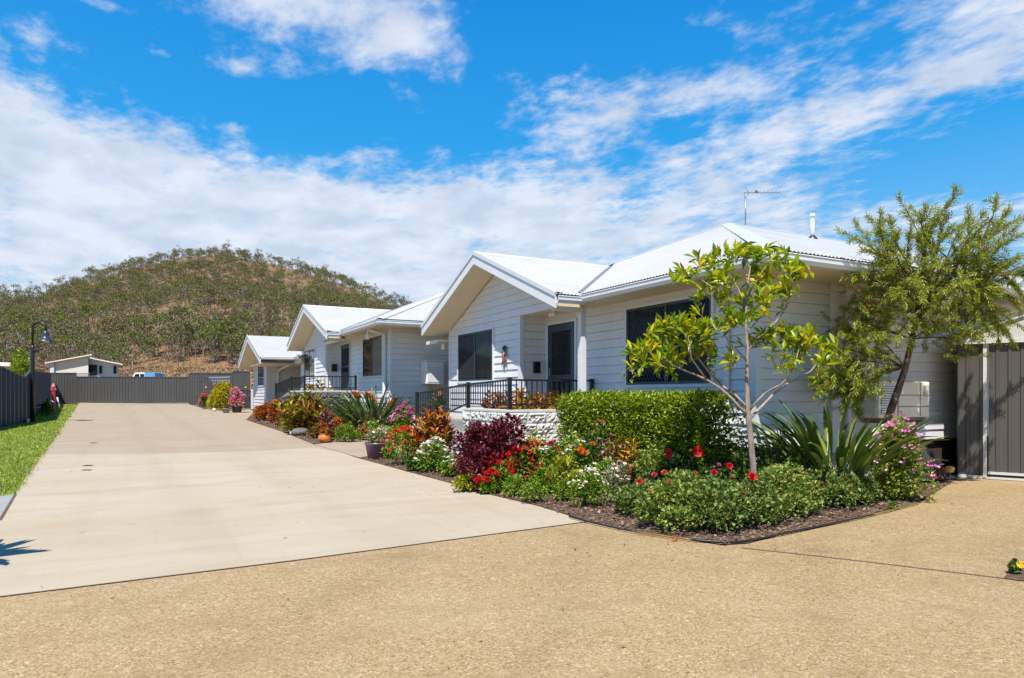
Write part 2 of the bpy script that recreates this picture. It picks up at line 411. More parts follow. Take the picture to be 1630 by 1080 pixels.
L['coleus'] = leafmat('burgundy_leaf', [(.035, .003, .010), (.085, .006, .022), (.15, .012, .035), (.22, .035, .05), (.36, .16, .09)], .4, .25, [0, .35, .68, .94, 1])
L['croton'] = leafmat('orange_red_croton_leaf', [(.09, .014, .012), (.24, .04, .012), (.50, .13, .015), (.65, .30, .02), (.07, .09, .015)], .35, .25)
L['croton_y'] = leafmat('yellow_orange_croton_leaf', [(.30, .07, .012), (.58, .27, .015), (.66, .42, .02), (.12, .14, .015), (.16, .03, .012)], .35, .3)
L['croton_g'] = leafmat('green_red_croton_leaf', [(.14, .18, .012), (.28, .31, .015), (.46, .40, .02), (.30, .06, .012), (.09, .03, .012)], .35, .25)
L['croton_y2'] = leafmat('golden_croton_leaf', [(.34, .30, .02), (.55, .42, .02), (.66, .50, .03), (.20, .22, .02), (.40, .18, .02)], .35, .3)
L['golden'] = leafmat('golden_shrub_leaf', [(.26, .28, .015), (.46, .42, .02), (.60, .50, .025)], .45, .35)
L['rust'] = leafmat('orange_foliage', [(.30, .05, .012), (.55, .11, .02), (.64, .20, .03), (.10, .12, .015)], .45, .25)
L['brown'] = leafmat('bronze_foliage', [(.16, .07, .025), (.32, .15, .05), (.42, .25, .09), (.12, .15, .02)], .45, .25)
L['silver'] = leafmat('silver_green_leaf', [(.14, .19, .10), (.24, .28, .16), (.36, .36, .24), (.40, .34, .08)], .5, .2)
L['purple'] = leafmat('plum_leaf', [(.08, .02, .03), (.16, .05, .06), (.24, .09, .09)], .45, .2)
L['pinkcol'] = leafmat('pink_bract', [(.55, .12, .22), (.68, .24, .34), (.72, .42, .46)], .5, .3)
L['grass'] = leafmat('lawn_blade', [(.15, .23, .02), (.22, .31, .035), (.32, .40, .06), (.48, .46, .13)], .5, .35, tone=1.1, patch=(.40, .34, .13))
L['gum'] = leafmat('gum_leaf_clump', [(.125, .12, .042), (.175, .16, .058), (.22, .19, .075), (.27, .225, .11)], .6, .25, tone=.79)
L['gum_g'] = leafmat('green_gum_leaf_clump', [(.12, .15, .03), (.18, .205, .04), (.235, .25, .055)], .6, .3, tone=.79)
L['gum_b'] = leafmat('brown_grey_gum_leaf_clump', [(.16, .13, .07), (.215, .175, .10), (.27, .215, .14)], .65, .2, tone=.79)
L['dry'] = leafmat('dry_grass_blade', [(.20, .12, .06), (.30, .19, .10), (.38, .26, .15)], .8, .2)
def petal(name, a, b): return leafmat(name, [a, b], .5, .25, tone=.95)
P_ = {
 'red': petal('red_petal', (.55, .006, .012), (.72, .02, .02)), 'crimson': petal('crimson_petal', (.50, .008, .03), (.66, .03, .06)),
 'coral': petal('coral_petal', (.66, .07, .03), (.74, .16, .06)), 'orange': petal('orange_petal', (.70, .12, .01), (.74, .22, .015)),
 'yellow': petal('yellow_petal', (.74, .42, .01), (.78, .56, .02)), 'white': petal('white_petal', (.74, .74, .70), (.82, .82, .80)),
 'pink': petal('pink_petal', (.62, .17, .40), (.74, .36, .55)), 'magenta': petal('magenta_petal', (.56, .05, .38), (.68, .16, .50)),
 'blush': petal('pale_pink_petal', (.68, .46, .46), (.78, .62, .60)), 'rustbrown': petal('spent_flower', (.28, .07, .025), (.40, .13, .05)),
}

# ---------------------------------------------------------------- ground sheets (structure)
def sheet(name, pts, mat, dz=0.0, kind='structure', label=None, thick=0.0, cuts=()):
    """a polygon laid on the land; bent where the land begins to rise"""
    bm = bmesh.new()
    from mathutils.geometry import tessellate_polygon
    V3 = [Vector((p[0], p[1], 0)) for p in pts]
    vs = [bm.verts.new(p) for p in V3]
    for tri in tessellate_polygon([V3]):
        try: bm.faces.new([vs[i] for i in tri])
        except ValueError: pass
    bm.normal_update()
    for f in bm.faces:
        if f.normal.z < 0: f.normal_flip()
    n = Vector((-.066, .998, 0)).normalized(); l = Vector((-.066, .998, 0)).length
    bmesh.ops.bisect_plane(bm, geom=bm.verts[:] + bm.edges[:] + bm.faces[:], plane_co=n * (S0 / l), plane_no=n)
    for v in bm.verts: v.co.z = gz(v.co.x, v.co.y) + dz
    if thick:
        r = bmesh.ops.extrude_face_region(bm, geom=bm.faces[:])
        for e in r['geom']:
            if isinstance(e, bmesh.types.BMVert): e.co.z -= thick
    me = bpy.data.meshes.new(name); bm.to_mesh(me); bm.free(); me.materials.append(mat)
    o = link(name, me); o['kind'] = kind
    if label: o['label'] = label
    return o
def xy(u, v): g = G(u, v); return (g.x, g.y)

# hill and land: one heightfield in polar coordinates round the viewpoint, plain near, ridge far
RIDGE = [(-700, 560), (-400, 520), (-150, 490), (0, 476), (60, 472), (110, 458), (160, 442), (220, 426), (290, 409), (360, 406), (420, 417), (480, 432), (530, 448), (580, 466), (640, 492), (700, 512), (780, 535), (900, 560), (1100, 590), (1500, 606), (2200, 612)]
BASE = [(-700, 612), (0, 598), (200, 591), (300, 588), (380, 588), (700, 596), (1100, 604), (2200, 612)]
def interp(tab, u):
    if u <= tab[0][0]: return tab[0][1]
    for (a, b), (c, d) in zip(tab, tab[1:]):
        if u <= c: t = (u - a) / (c - a); t = t * t * (3 - 2 * t) * .5 + t * .5; return b + (d - b) * t
    return tab[-1][1]
from mathutils import noise as mn
R0, RB = 62.0, 118.0
def ridge_r(u): return 400 - 60 * min(1, abs(u - 330) / 700)
def hill_z(u, r):
    """height at forward distance r along the direction of column u"""
    p = ray(u, 0) * r
    g0 = gz(p.x, p.y) if r < R0 else GR * (R0 / .86 - S0)
    if r <= R0: return gz(p.x, p.y) - .08
    zb = CH + (HZ - interp(BASE, u)) / F * RB
    if r < RB:
        t = (r - R0) / (RB - R0); return (g0 - .08) + (zb - g0 + .08) * (t * t * (3 - 2 * t) * .6 + t * .4)
    RR = ridge_r(u); zr = CH + (HZ - interp(RIDGE, u)) / F * RR
    wob = mn.noise(Vector((p.x * .012, p.y * .012, 3))) * 5 + mn.noise(Vector((p.x * .04, p.y * .04, 9))) * 1.6
    if r < RR:
        t = (r - RB) / (RR - RB); w = math.sin(math.pi * min(1, t)) 
        return zb + (zr - zb) * (t ** 1.08) + wob * w
    t = (r - RR) / 420.0; return zr - (zr - 2) * min(1, t) ** 1.6
def build_hill():
    us = [-760 + i * 20 for i in range(0, 150)]
    rs = [R0 + (RB - R0) * i / 10 for i in range(11)] + [RB + 9 * i for i in range(1, 34)] + [430 + 30 * i for i in range(1, 16)]
    V = []
    for r in rs:
        for u in us:
            d = ray(u, 0) * r; V.append((d.x, d.y, hill_z(u, r)))
    n = len(us); Fa = []
    for i in range(len(rs) - 1):
        for j in range(n - 1): Fa.append((i * n + j, i * n + j + 1, (i + 1) * n + j + 1, (i + 1) * n + j))
    o = link('hill', npmesh('hill', V, Fa, M['hill'], smooth=True)); o['kind'] = 'structure'
build_hill()

sheet('ground', [(-900, -300), (900, -300), (900, 62), (60, 74), (-70, 74), (-900, 62)], M['drygrass'], -.09)

# edges of the drive and the beds, read as points on the land
drive_left = [(-400, 1350), (0, 829), (25, 787), (70, 722), (120, 651), (127, 641)]
DL = [G(u, v) for u, v in drive_left[1:]]
d0 = (DL[0] - DL[1]).normalized(); DL0 = DL[0] + d0 * 2.9
NJ = [xy(-300, 985), xy(0, 951), xy(470, 893), xy(937, 831)]            # joint between smooth concrete and aggregate
E2 = [(937, 831), (856, 806), (780, 788), (718, 770), (640, 749), (600, 738), (569, 729.5)]     # kerb line of the near bed
E1 = [(500, 708), (450, 688), (392, 669)]                                # kerb line of the far bed
OJ = [xy(40, 725), xy(250, 722), xy(420, 718), xy(500, 713), xy(545, 721), xy(640, 747)]   # change of concrete
FAR_R = [(378, 655), (350, 655), (322, 650), (302, 644.5), (300, 641.5)]
foreg = [(-60, -40), (60, -40), (60, 7.05), (14.5, 7.05), xy(1524, 762), xy(1462, 801), xy(1390, 821), xy(1300, 841), xy(1240, 853), xy(1190, 866), xy(1150, 868.5), xy(1080, 858), xy(1000, 846)] + [NJ[3], NJ[2], NJ[1], (-8, 3.4), (-60, 2)]
sheet('aggregate_paving', foreg, M['aggregate'], 0.0)
near = [NJ[1], NJ[2], NJ[3]] + [xy(*p) for p in E2[1:5]] + [OJ[5], OJ[4], OJ[3], OJ[2], OJ[1], OJ[0], (DL[1].x, DL[1].y), (DL[0].x, DL[0].y), (-1.2, 7.0), (-1.05, 6.1)]
sheet('driveway', near, M['concrete_new'], .002)
farr = OJ[:5][::1] + [xy(569, 729.5)][:0] + [xy(569, 729.5), xy(570, 716), xy(585, 697), xy(700, 676), xy(690, 668), xy(600, 676)][:0]
inlet_a = xy(569, 729.5); inlet_b = (5.70, 15.0); inlet_c = (5.70, 17.6); inlet_d = xy(580, 697.5)
farp = [OJ[0], OJ[1], OJ[2], OJ[3], OJ[4], OJ[5], xy(600, 738), inlet_a, inlet_b, inlet_c, inlet_d] + [xy(*p) for p in E1] + [xy(405, 655), xy(396, 652)] + [xy(*p) for p in FAR_R] + [xy(121, 641)] + [(DL[4].x, DL[4].y), (DL[3].x, DL[3].y), (DL[2].x, DL[2].y)]
sheet('driveway_far', farp, M['concrete_old'], .002)
sheet('footpath', [(DL[0].x, DL[0].y), (DL[1].x - .012, DL[1].y), xy(-160, 806), xy(-400, 880), (-6.0, 4.03), NJ[1], (-1.062, 6.1), (-1.212, 7.0)], M['concrete_grey'], .003)
# saw cut joints: thin dark grooves as narrow strips
def joint(pts, w=.012, dz=.006):
    mb = MB()
    for (a, b) in zip(pts, pts[1:]):
        a = Vector((a[0], a[1], 0)); b = Vector((b[0], b[1], 0)); d = (b - a).normalized(); n = Vector((-d.y, d.x, 0)) * w / 2
        q = [a - n, b - n, b + n, a + n]
        mb.quad(*[Vector((p.x, p.y, gz(p.x, p.y) + dz)) for p in q])
    o = mb.build('joint_line', M['joint']); o['kind'] = 'structure'; return o
M['joint'] = paint('joint_filler', (.10, .07, .05), .9, .2, 4)
joint([NJ[0], NJ[1], NJ[2], NJ[3]], .022)
joint([xy(1180, 873), xy(1300, 886), xy(1420, 900), xy(1600, 922), xy(1900, 957)], .018)
joint([xy(500, 708), xy(545, 721), xy(569, 729.5)], .014)
joint([(DL[0].x, DL[0].y), (DL[1].x, DL[1].y), (-1.25 + .02, 7.0)][:2], .03)

# beds
bed2 = [xy(*p) for p in E2][::-1] + [xy(1000, 846), xy(1080, 858), xy(1150, 868.5), xy(1190, 866), xy(1240, 853), xy(1300, 841), xy(1390, 821), xy(1462, 801), xy(1524, 762), (14, 7.05), (7.72, 7.05), (7.72, 10.95), (5.65, 10.95), (5.65, 15.0)]
sheet('mulch_bed', bed2, M['mulch'], .010)
bed1 = [xy(*p) for p in E1] + [xy(405, 656), (5.3, 38), (6.3, 25), (6.3, 18.2), inlet_c, inlet_d]
sheet('mulch_bed_far', bed1, M['mulch'], .010)
lawn = [(DL[0].x * 0 + xy(0, 790)[0], xy(0, 790)[1]), (DL[1].x - .02, DL[1].y), (DL[2].x - .02, DL[2].y), (DL[3].x - .02, DL[3].y), xy(121, 645), xy(82, 644), xy(45, 674), xy(0, 681), xy(-160, 707), xy(-300, 800), xy(-160, 806)]
sheet('lawn', lawn, M['lawn'], .004)

def inside(poly, x, y):
    c = False; j = len(poly) - 1
    for i in range(len(poly)):
        (xi, yi), (xj, yj) = poly[i], poly[j]
        if (yi > y) != (yj > y) and x < (xj - xi) * (y - yi) / (yj - yi) + xi: c = not c
        j = i
    return c
def scatter(poly, n, seed, wt=None):
    r = random.Random(seed); xs = [p[0] for p in poly]; ys = [p[1] for p in poly]; out = []
    while len(out) < n:
        x = r.uniform(min(xs), max(xs)); y = r.uniform(min(ys), max(ys))
        if wt and r.random() > wt(x, y): continue
        if inside(poly, x, y): out.append((x, y))
    return out

# ---------------------------------------------------------------- leaves as arrays
def unit(a): return a / np.maximum(np.linalg.norm(a, axis=1, keepdims=True), 1e-9)
def kites(P, D, Ln, W, seed=0, fold=.3, droop=.15, peak=.5):
    """folded leaves: base, left, tip, right; two triangles each"""
    g = np.random.default_rng(seed); n = len(P)
    D = unit(D); up = g.normal(0, .35, (n, 3)) + np.array([0, 0, 1.])
    Sd = unit(np.cross(D, up)); Nn = unit(np.cross(Sd, D))
    Ln = np.broadcast_to(Ln, (n,))[:, None]; W = np.broadcast_to(W, (n,))[:, None]
    mid = P + D * Ln * peak
    a = mid + Sd * W / 2 + Nn * W * fold; b = mid - Sd * W / 2 + Nn * W * fold
    tip = P + D * Ln - Nn * Ln * droop
    V = np.stack([P, a, tip, b], 1).reshape(-1, 3)
    i = np.arange(n)[:, None] * 4
    Fa = np.concatenate([i + np.array([[0, 1, 2]]), i + np.array([[0, 2, 3]])], 1).reshape(-1, 3)
    return V, Fa
def leafobj(name, arrs, mat, parent, label=None):
    o0 = np.array(ORG[parent.name]) if parent is not None else np.zeros(3)
    V = []; Fs = []; b = 0
    for v, f in arrs: V.append(v - o0); Fs.append(f + b); b += len(v)
    o = link(name, npmesh(name, np.concatenate(V), np.concatenate(Fs), mat), parent)
    if label: o['label'] = label
    return o
def ribbon(base, az, el, length, width, bend, segs=7, prof=None, fold=.25, roll=0):
    """a strap leaf that starts at elevation el and arches by bend radians over its length"""
    p = Vector(base); vs = []; h = Vector((math.cos(az), math.sin(az), 0)); side0 = Vector((-h.y, h.x, 0))
    for i in range(segs + 1):
        t = i / segs; e = el - bend * t * t
        d = h * math.cos(e) + Vector((0, 0, 1)) * math.sin(e)
        nrm = -h * math.sin(e) + Vector((0, 0, 1)) * math.cos(e)
        side = side0 * math.cos(roll) + nrm * math.sin(roll); nr = nrm * math.cos(roll) - side0 * math.sin(roll)
        w = width * (prof(t) if prof else (1 - t ** 2.5) * min(1, .35 + t * 4))
        vs += [p + side * w / 2 + nr * w * fold, p.copy(), p - side * w / 2 + nr * w * fold]
        p = p + d * (length / segs)
    f = []
    for i in range(segs):
        k = i * 3
        f += [(k, k + 1, k + 4), (k, k + 4, k + 3), (k + 1, k + 2, k + 5), (k + 1, k + 5, k + 4)]
    return np.array([tuple(v) for v in vs]), np.array(f)

# flower heads (shared meshes, local coordinates, about 1 unit wide)
_fl = {}
def flowermesh(kind, mk):
    key = (kind, mk)
    if key in _fl: return _fl[key]
    g = np.random.default_rng(hash(kind) % 1000 if False else len(_fl) + 5); P = []; D = []; Ln = []; W = []
    if kind == 'ball':
        for k in range(44):
            z = g.uniform(.05, 1); a = k * 2.4; r = math.sqrt(max(0, 1 - z * z)); D.append((r * math.cos(a), r * math.sin(a), z * .8 + .1)); P.append((0, 0, .05)); Ln.append(.5); W.append(.26)
    elif kind == 'flat':
        for k in range(5): a = k * 2 * math.pi / 5; D.append((math.cos(a), math.sin(a), .25)); P.append((0, 0, 0)); Ln.append(.5); W.append(.5)
    elif kind == 'daisy':
        for k in range(13): a = k * 2 * math.pi / 13; D.append((math.cos(a), math.sin(a), .2)); P.append((0, 0, 0)); Ln.append(.5); W.append(.22)
    elif kind == 'cluster':
        for k in range(11):
            z = g.uniform(.1, 1); a = k * 2.4; r = math.sqrt(1 - z * z); c = np.array((r * math.cos(a), r * math.sin(a), z * .8)) * .36
            for j in range(4):
                b = j * math.pi / 2 + a; D.append(tuple(c / .36 * .5 + np.array((math.cos(b), math.sin(b), .3)))); P.append(tuple(c)); Ln.append(.2); W.append(.19)
    elif kind == 'trumpet':
        for k in range(5):
            a = k * 2 * math.pi / 5
            D.append((math.cos(a), math.sin(a), .55)); P.append((0, 0, -.1)); Ln.append(.62); W.append(.56)
        for k in range(4): D.append((.1 * math.cos(k), .1 * math.sin(k), 1)); P.append((0, 0, 0)); Ln.append(.55); W.append(.08)
    elif kind == 'spike':
        for k in range(26):
            a = k * 2.4; z = k / 26; D.append((math.cos(a), math.sin(a), .7)); P.append((0, 0, z * 1.1 - .1)); Ln.append(.32 * (1.2 - z)); W.append(.16)
    V, Fa = kites(np.array(P, float), np.array(D, float), np.array(Ln), np.array(W), 3, .12, .1, .62)
    _fl[key] = npmesh('flower', V, Fa, P_[mk]); return _fl[key]
def flowers(parent, pts, kind, mk, size, seed=0, name='flower', tilt=.5, face=None):
    r = random.Random(seed); me = flowermesh(kind, mk)
    for p in pts:
        o = bpy.data.objects.new(name, me); COL.objects.link(o); o.parent = parent
        o.location = Vector(p) - ORG[parent.name]; s = size * r.uniform(.75, 1.2); o.scale = (s, s, s)
        o.rotation_euler = (r.uniform(-tilt, tilt) + (.5 if face else 0), r.uniform(-tilt, tilt), r.uniform(0, 6.3)) if not face else (face + r.uniform(-tilt, tilt), r.uniform(-tilt, tilt), -YAW + r.uniform(-.5, .5))

def lobes(base, rx, ry, h, k, seed, flat=.75):
    """sub-domes of an uneven mound"""
    r = random.Random(seed); out = [(Vector(base) + Vector((0, 0, h * .42)), rx * .66, ry * .66, h * .56)]
    for i in range(k):
        a = i * 2.4 + r.uniform(-.4, .4); q = math.sqrt((i + .6) / k); s = r.uniform(.30, .5)
        c = Vector(base) + Vector((math.cos(a) * rx * q * .68, math.sin(a) * ry * q * .68, h * (.22 + .46 * (1 - q * q) + r.uniform(-.06, .12))))
        out.append((c, rx * s, ry * s, max(h * s * .72, (c.z - base[2]) * (.98 if q > .55 else .6))))
    return out
def shell(lb, n, seed, inner=.55, gzb=None):
    g = np.random.default_rng(seed); P = []; Dn = []
    ar = np.array([l[1] * l[2] + l[1] * l[3] for l in lb]); cnt = np.maximum(1, (ar / ar.sum() * n).astype(int))
    for (c, a, b, h), k in zip(lb, cnt):
        d = unit(g.normal(0, 1, (k, 3))); d[:, 2] = np.where(d[:, 2] < -.75, -d[:, 2], d[:, 2])
        rr = g.uniform(inner, 1.05, (k, 1)) ** .6
        P.append(np.array(c) + d * rr * np.array([a, b, h])); Dn.append(d)
    P = np.concatenate(P); Dn = np.concatenate(Dn)
    if gzb is not None:
        k = P[:, 2] > gzb; P = P[k]; Dn = Dn[k]
    return P, Dn
def mound(name, base, rx, ry, h, n, leaf, mat, label, cat, seed, group=None, k=6, up=.35, fl=(), stems=True, inner=.5, peak=.5, jitter=.5, root=None):
    base = Vector(base); t = root or thing(name, base, label, cat, group)
    lb = lobes(base, rx, ry, h, k, seed); g = np.random.default_rng(seed + 1)
    P, D = shell(lb, n, seed, inner, base.z + .015)
    D2 = D + np.array([0, 0, up]) + g.normal(0, jitter, D.shape)
    Ln = g.uniform(.65, 1.25, len(P)) * leaf[0]; W = g.uniform(.75, 1.2, len(P)) * leaf[1]
    leafobj('foliage', [kites(P - unit(D2) * Ln[:, None] * .5, D2, Ln, W, seed, .25, .15, peak)], mat, t)
    if stems:
        mb = MB(); r = random.Random(seed)
        for i in range(7):
            a = r.uniform(0, 6.3); q = r.uniform(.1, .6)
            mb.tube([base + Vector((math.cos(a) * rx * .1, math.sin(a) * ry * .1, -.02)), base + Vector((math.cos(a) * rx * q * .5, math.sin(a) * ry * q * .5, h * .35)), base + Vector((math.cos(a) * rx * q, math.sin(a) * ry * q, h * .7))], [.008, .006, .003], 5)
        mb.build('stems', M['stem'], t)
    for j, (kind, mk, cnt, size, zlo) in enumerate(fl):
        Q, Dq = shell(lb, cnt * 12, seed + 50 + j, .97)
        ok = (Dq[:, 2] > .05) & (Q[:, 2] > base.z + h * zlo); Q = Q[ok] + Dq[ok] * size * .25 + np.array([0, 0, size * .35])
        # keep those on the outside of every lobe
        keep = []
        for q in Q:
            if all(((q[0] - c.x) / a) ** 2 + ((q[1] - c.y) / b) ** 2 + ((q[2] - c.z) / hh) ** 2 > .92 for c, a, b, hh in lb): keep.append(q)
        r = random.Random(seed + j); r.shuffle(keep)
        flowers(t, keep[:cnt], kind, mk, size, seed + j)
    return t
def croton(name, base, rx, h, nst, leaf, mat, label, seed, group=None, cat='shrub', per=26, low=.15, root=None, parts='foliage'):
    base = Vector(base); t = root or thing(name, base, label, cat, group); r = random.Random(seed)
    P = []; D = []; mb = MB()
    for i in range(nst):
        a = i * 2.4 + r.uniform(-.3, .3); q = math.sqrt((i + .5) / nst); hh = h * (1 - .42 * q * q) * r.uniform(.82, 1.0) - leaf[0] * .55
        b0 = base + Vector((math.cos(a) * rx * q * .35, math.sin(a) * rx * q * .35, 0)); tp = base + Vector((math.cos(a) * rx * q * .8, math.sin(a) * rx * q * .8, hh))
        mb.tube([b0, (b0 + tp) / 2 + Vector((0, 0, .02)), tp], [.011, .009, .005], 5)
        for j in range(per):
            tt = low + (1 - low) * (j / per) ** .8; pp = b0.lerp(tp, tt); w = j * 2.4 + r.uniform(-.4, .4); e = .25 + .75 * tt ** 2 + r.uniform(-.25, .25)
            P.append(pp); D.append((math.cos(w) * math.cos(e), math.sin(w) * math.cos(e), math.sin(e)))
    g = np.random.default_rng(seed); n = len(P); P = np.array([tuple(p) for p in P])
    leafobj(parts, [kites(P, np.array(D), g.uniform(.7, 1.15, n) * leaf[0], g.uniform(.8, 1.2, n) * leaf[1], seed, .2, .22, .55)], mat, t)
    mb.build('stems', M['stem'], t); return t
def straps(name, base, rad, n, length, width, mat, label, cat, seed, bend=(1.0, 2.0), el=(.7, 1.5), prof=None, fold=.25, segs=7, group=None, lean=None):
    base = Vector(base); t = thing(name, base, label, cat, group); r = random.Random(seed); A = []
    for i in range(n):
        az = r.uniform(0, 6.283); q = r.uniform(0, 1) ** .5; b = base + Vector((math.cos(az) * rad * q, math.sin(az) * rad * q, 0))
        A.append(ribbon(b, az + r.uniform(-.5, .5), el[1] - (el[1] - el[0]) * (q * .6 + r.random() * .4), length * r.uniform(.65, 1.08), width * r.uniform(.75, 1.15), r.uniform(*bend), segs, prof, fold, r.uniform(-.5, .5)))
    leafobj('leaves', A, mat, t); return t

# ---------------------------------------------------------------- building parts
Z = Vector((0, 0, 1))
EXPO = .165
def boards(name, o, a, nrm, ln, z0, z1, parent, mat=None, clip=None, expo=EXPO):
    """lapped weatherboards: each board leans out at its foot"""
    mb = MB(); o = Vector(o); a = Vector(a); nrm = Vector(nrm)
    k = 0; z = z0
    while z < z1 - 1e-4:
        t = min(z + expo, z1)
        p = lambda x, zz, off: Vector((o.x, o.y, zz)) + a * x + nrm * off
        e = t if t >= z1 - 1e-4 else t - .0040
        mb.quad(p(0, z, .026), p(ln, z, .026), p(ln, e, .004), p(0, e, .004))
        mb.quad(p(0, z, -.05), p(ln, z, -.05), p(ln, z, .026), p(0, z, .026))
        mb.quad(p(0, e, .004), p(ln, e, .004), p(ln, e, -.05), p(0, e, -.05))
        z = t
    # backing
    p0 = Vector((o.x, o.y, z0)) - nrm * .05
    mb.quad(p0, p0 + a * ln, p0 + a * ln + Z * (z1 - z0), p0 + Z * (z1 - z0))
    return mb.build(name, mat or M['board'], parent, clip=clip)
def rect(mb, o, a, nrm, x0, x1, z0, z1, d0, d1):
    """a box on a wall face: x along the wall, z up, d outwards"""
    o = Vector(o); a = Vector(a); nrm = Vector(nrm)
    vs = [o + a * x + nrm * d + Z * z for x in (x0, x1) for d in (d0, d1) for z in (z0, z1)]
    mb.add(vs, [(0, 1, 3, 2), (4, 6, 7, 5), (0, 4, 5, 1), (2, 3, 7, 6), (0, 2, 6, 4), (1, 5, 7, 3)])
def mesh_screen(o, a, nrm, x0, x1, z0, z1, d, parent, s=.085, w=.0055):
    """diamond security mesh"""
    mb = MB(); o = Vector(o); a = Vector(a); nrm = Vector(nrm); W = x1 - x0; H = z1 - z0
    for sg in (1, -1):
        c = -H * .62
        while c < W + H * .62:
            # line x = c + sg' * z*.62 clipped to the rectangle
            pts = []
            for z in (0, H):
                x = c + z * .62 if sg > 0 else W - c - z * .62
                pts.append((x, z))
            (xa, za), (xb, zb) = pts
            t0, t1 = 0.0, 1.0; dx = xb - xa
            for lim, sgn in ((0, 1), (W, -1)):
                f0 = sgn * (xa - lim); f1 = sgn * (xb - lim)
                if f0 < 0 and f1 < 0: t0 = 2; break
                if f0 < 0: t0 = max(t0, f0 / (f0 - f1))
                if f1 < 0: t1 = min(t1, f0 / (f0 - f1))
            if t0 < t1 - .02:
                pa = o + a * (x0 + xa + dx * t0) + Z * (z0 + H * t0) + nrm * d; pb = o + a * (x0 + xa + dx * t1) + Z * (z0 + H * t1) + nrm * d
                mb.bar(pa, pb, .004, w, nrm.cross((pb - pa).normalized()))
            c += s
    return mb.build('security_mesh', M['steel'] if False else M['meshgrey'], parent)
M['meshgrey'] = paint('grey_mesh', (.045, .05, .065), .4, .1)
def window(parent, o, a, nrm, w, z0, z1, screen='left', blind=None, label=None):
    """two-sash sliding window with pale architrave; x runs from left to right seen from outside"""
    mb = MB(); t = .055
    for x0, x1, q0, q1 in ((-t, w + t, z1, z1 + t), (-t, w + t, z0 - t, z0), (-t, 0, z0, z1), (w, w + t, z0, z1)): rect(mb, o, a, nrm, x0, x1, q0, q1, .0, .050)
    fr = MB(); b = .045; c = w / 2
    for x0, x1, q0, q1 in ((0, w, z1 - b, z1), (0, w, z0, z0 + b), (0, b, z0 + b, z1 - b), (w - b, w, z0 + b, z1 - b), (c - b / 2, c + b / 2, z0 + b, z1 - b)): rect(fr, o, a, nrm, x0, x1, q0, q1, .0, .042)
    f = fr.build('window', M['frame'], parent)
    if label: f['label'] = label
    mb.build('architrave', M['trim'], f, bevel=.004)
    for i, (x0, x1) in enumerate(((b, c - b / 2), (c + b / 2, w - b))):
        g = MB(); rect(g, o, a, nrm, x0, x1, z0 + b, z1 - b, .0, .0305)
        side = 'left' if i == 0 else 'right'
        g.build('pane', M['blind'] if blind == side else M['glass'], f)
        if screen == side: mesh_screen(o, a, nrm, x0, x1, z0 + b, z1 - b, .0365, f)
    return f
def door(parent, o, a, nrm, w, z0, z1):
    t = .06; mb = MB()
    for x0, x1, q0, q1 in ((-t, w + t, z1, z1 + t), (-t, 0, z0, z1), (w, w + t, z0, z1)): rect(mb, o, a, nrm, x0, x1, q0, q1, 0, .050)
    fr = MB(); b = .05; s = .11
    for x0, x1, q0, q1 in ((0, b, z0, z1), (w - b, w, z0, z1), (b, w - b, z1 - b, z1)): rect(fr, o, a, nrm, x0, x1, q0, q1, 0, .042)
    for x0, x1, q0, q1 in ((b, b + s, z0, z1 - b), (w - b - s, w - b, z0, z1 - b), (b + s, w - b - s, z1 - b - s, z1 - b), (b + s, w - b - s, z0, z0 + .16), (b + s, w - b - s, z0 + .88, z0 + .97)): rect(fr, o, a, nrm, x0, x1, q0, q1, 0, .038)
    d = fr.build('door', M['frame'], parent)
    mb.build('architrave', M['trim'], d, bevel=.004)
    g = MB(); rect(g, o, a, nrm, b + s, w - b - s, z0 + .16, z1 - b - s, 0, .0300); g.build('door_panel', M['glass'], d)
    mesh_screen(o, a, nrm, b + s, w - b - s, z0 + .97, z1 - b - s, .0345, d)
    h = MB(); rect(h, o, a, nrm, b + .03, b + .06, z0 + .95, z0 + 1.12, .036, .07); h.build('handle', M['steel'], d, bevel=.005)
    return d
def roofplane(name, p, q, up, height, parent, clip=(), pitch=.076, amp=.0095):
    """corrugated sheet: eave from p to q, ribs running up the slope"""
    p = Vector(p); q = Vector(q); up = Vector(up).normalized(); a = (q - p); ln = a.length; a.normalize(); nr = a.cross(up).normalized()
    if nr.z < 0: nr = -nr
    n = int(ln / pitch * 4); vs = []; fs = []; o0 = ORG[parent.name]
    bm = bmesh.new(); uvl = bm.loops.layers.uv.new('UVMap'); rows = [0, height / 2, height]
    grid = []
    for i in range(n + 1):
        x = ln * i / n; w = amp * math.cos(i * math.pi / 2 + .6)
        grid.append([bm.verts.new(p + a * x + up * h + nr * w - o0) for h in rows])
    for i in range(n):
        for j in range(2):
            f = bm.faces.new((grid[i][j], grid[i + 1][j], grid[i + 1][j + 1], grid[i][j + 1])); f.smooth = True
            for lp, (ii, jj) in zip(f.loops, ((i, j), (i + 1, j), (i + 1, j + 1), (i, j + 1))): lp[uvl].uv = (ln * ii / n, rows[jj])
    for co, no in clip:
        bmesh.ops.bisect_plane(bm, geom=bm.verts[:] + bm.edges[:] + bm.faces[:], dist=1e-5, plane_co=Vector(co) - o0, plane_no=Vector(no), clear_outer=True)
    me = bpy.data.meshes.new(name); bm.to_mesh(me); bm.free(); me.materials.append(M['roof'])
    return link(name, me, parent)
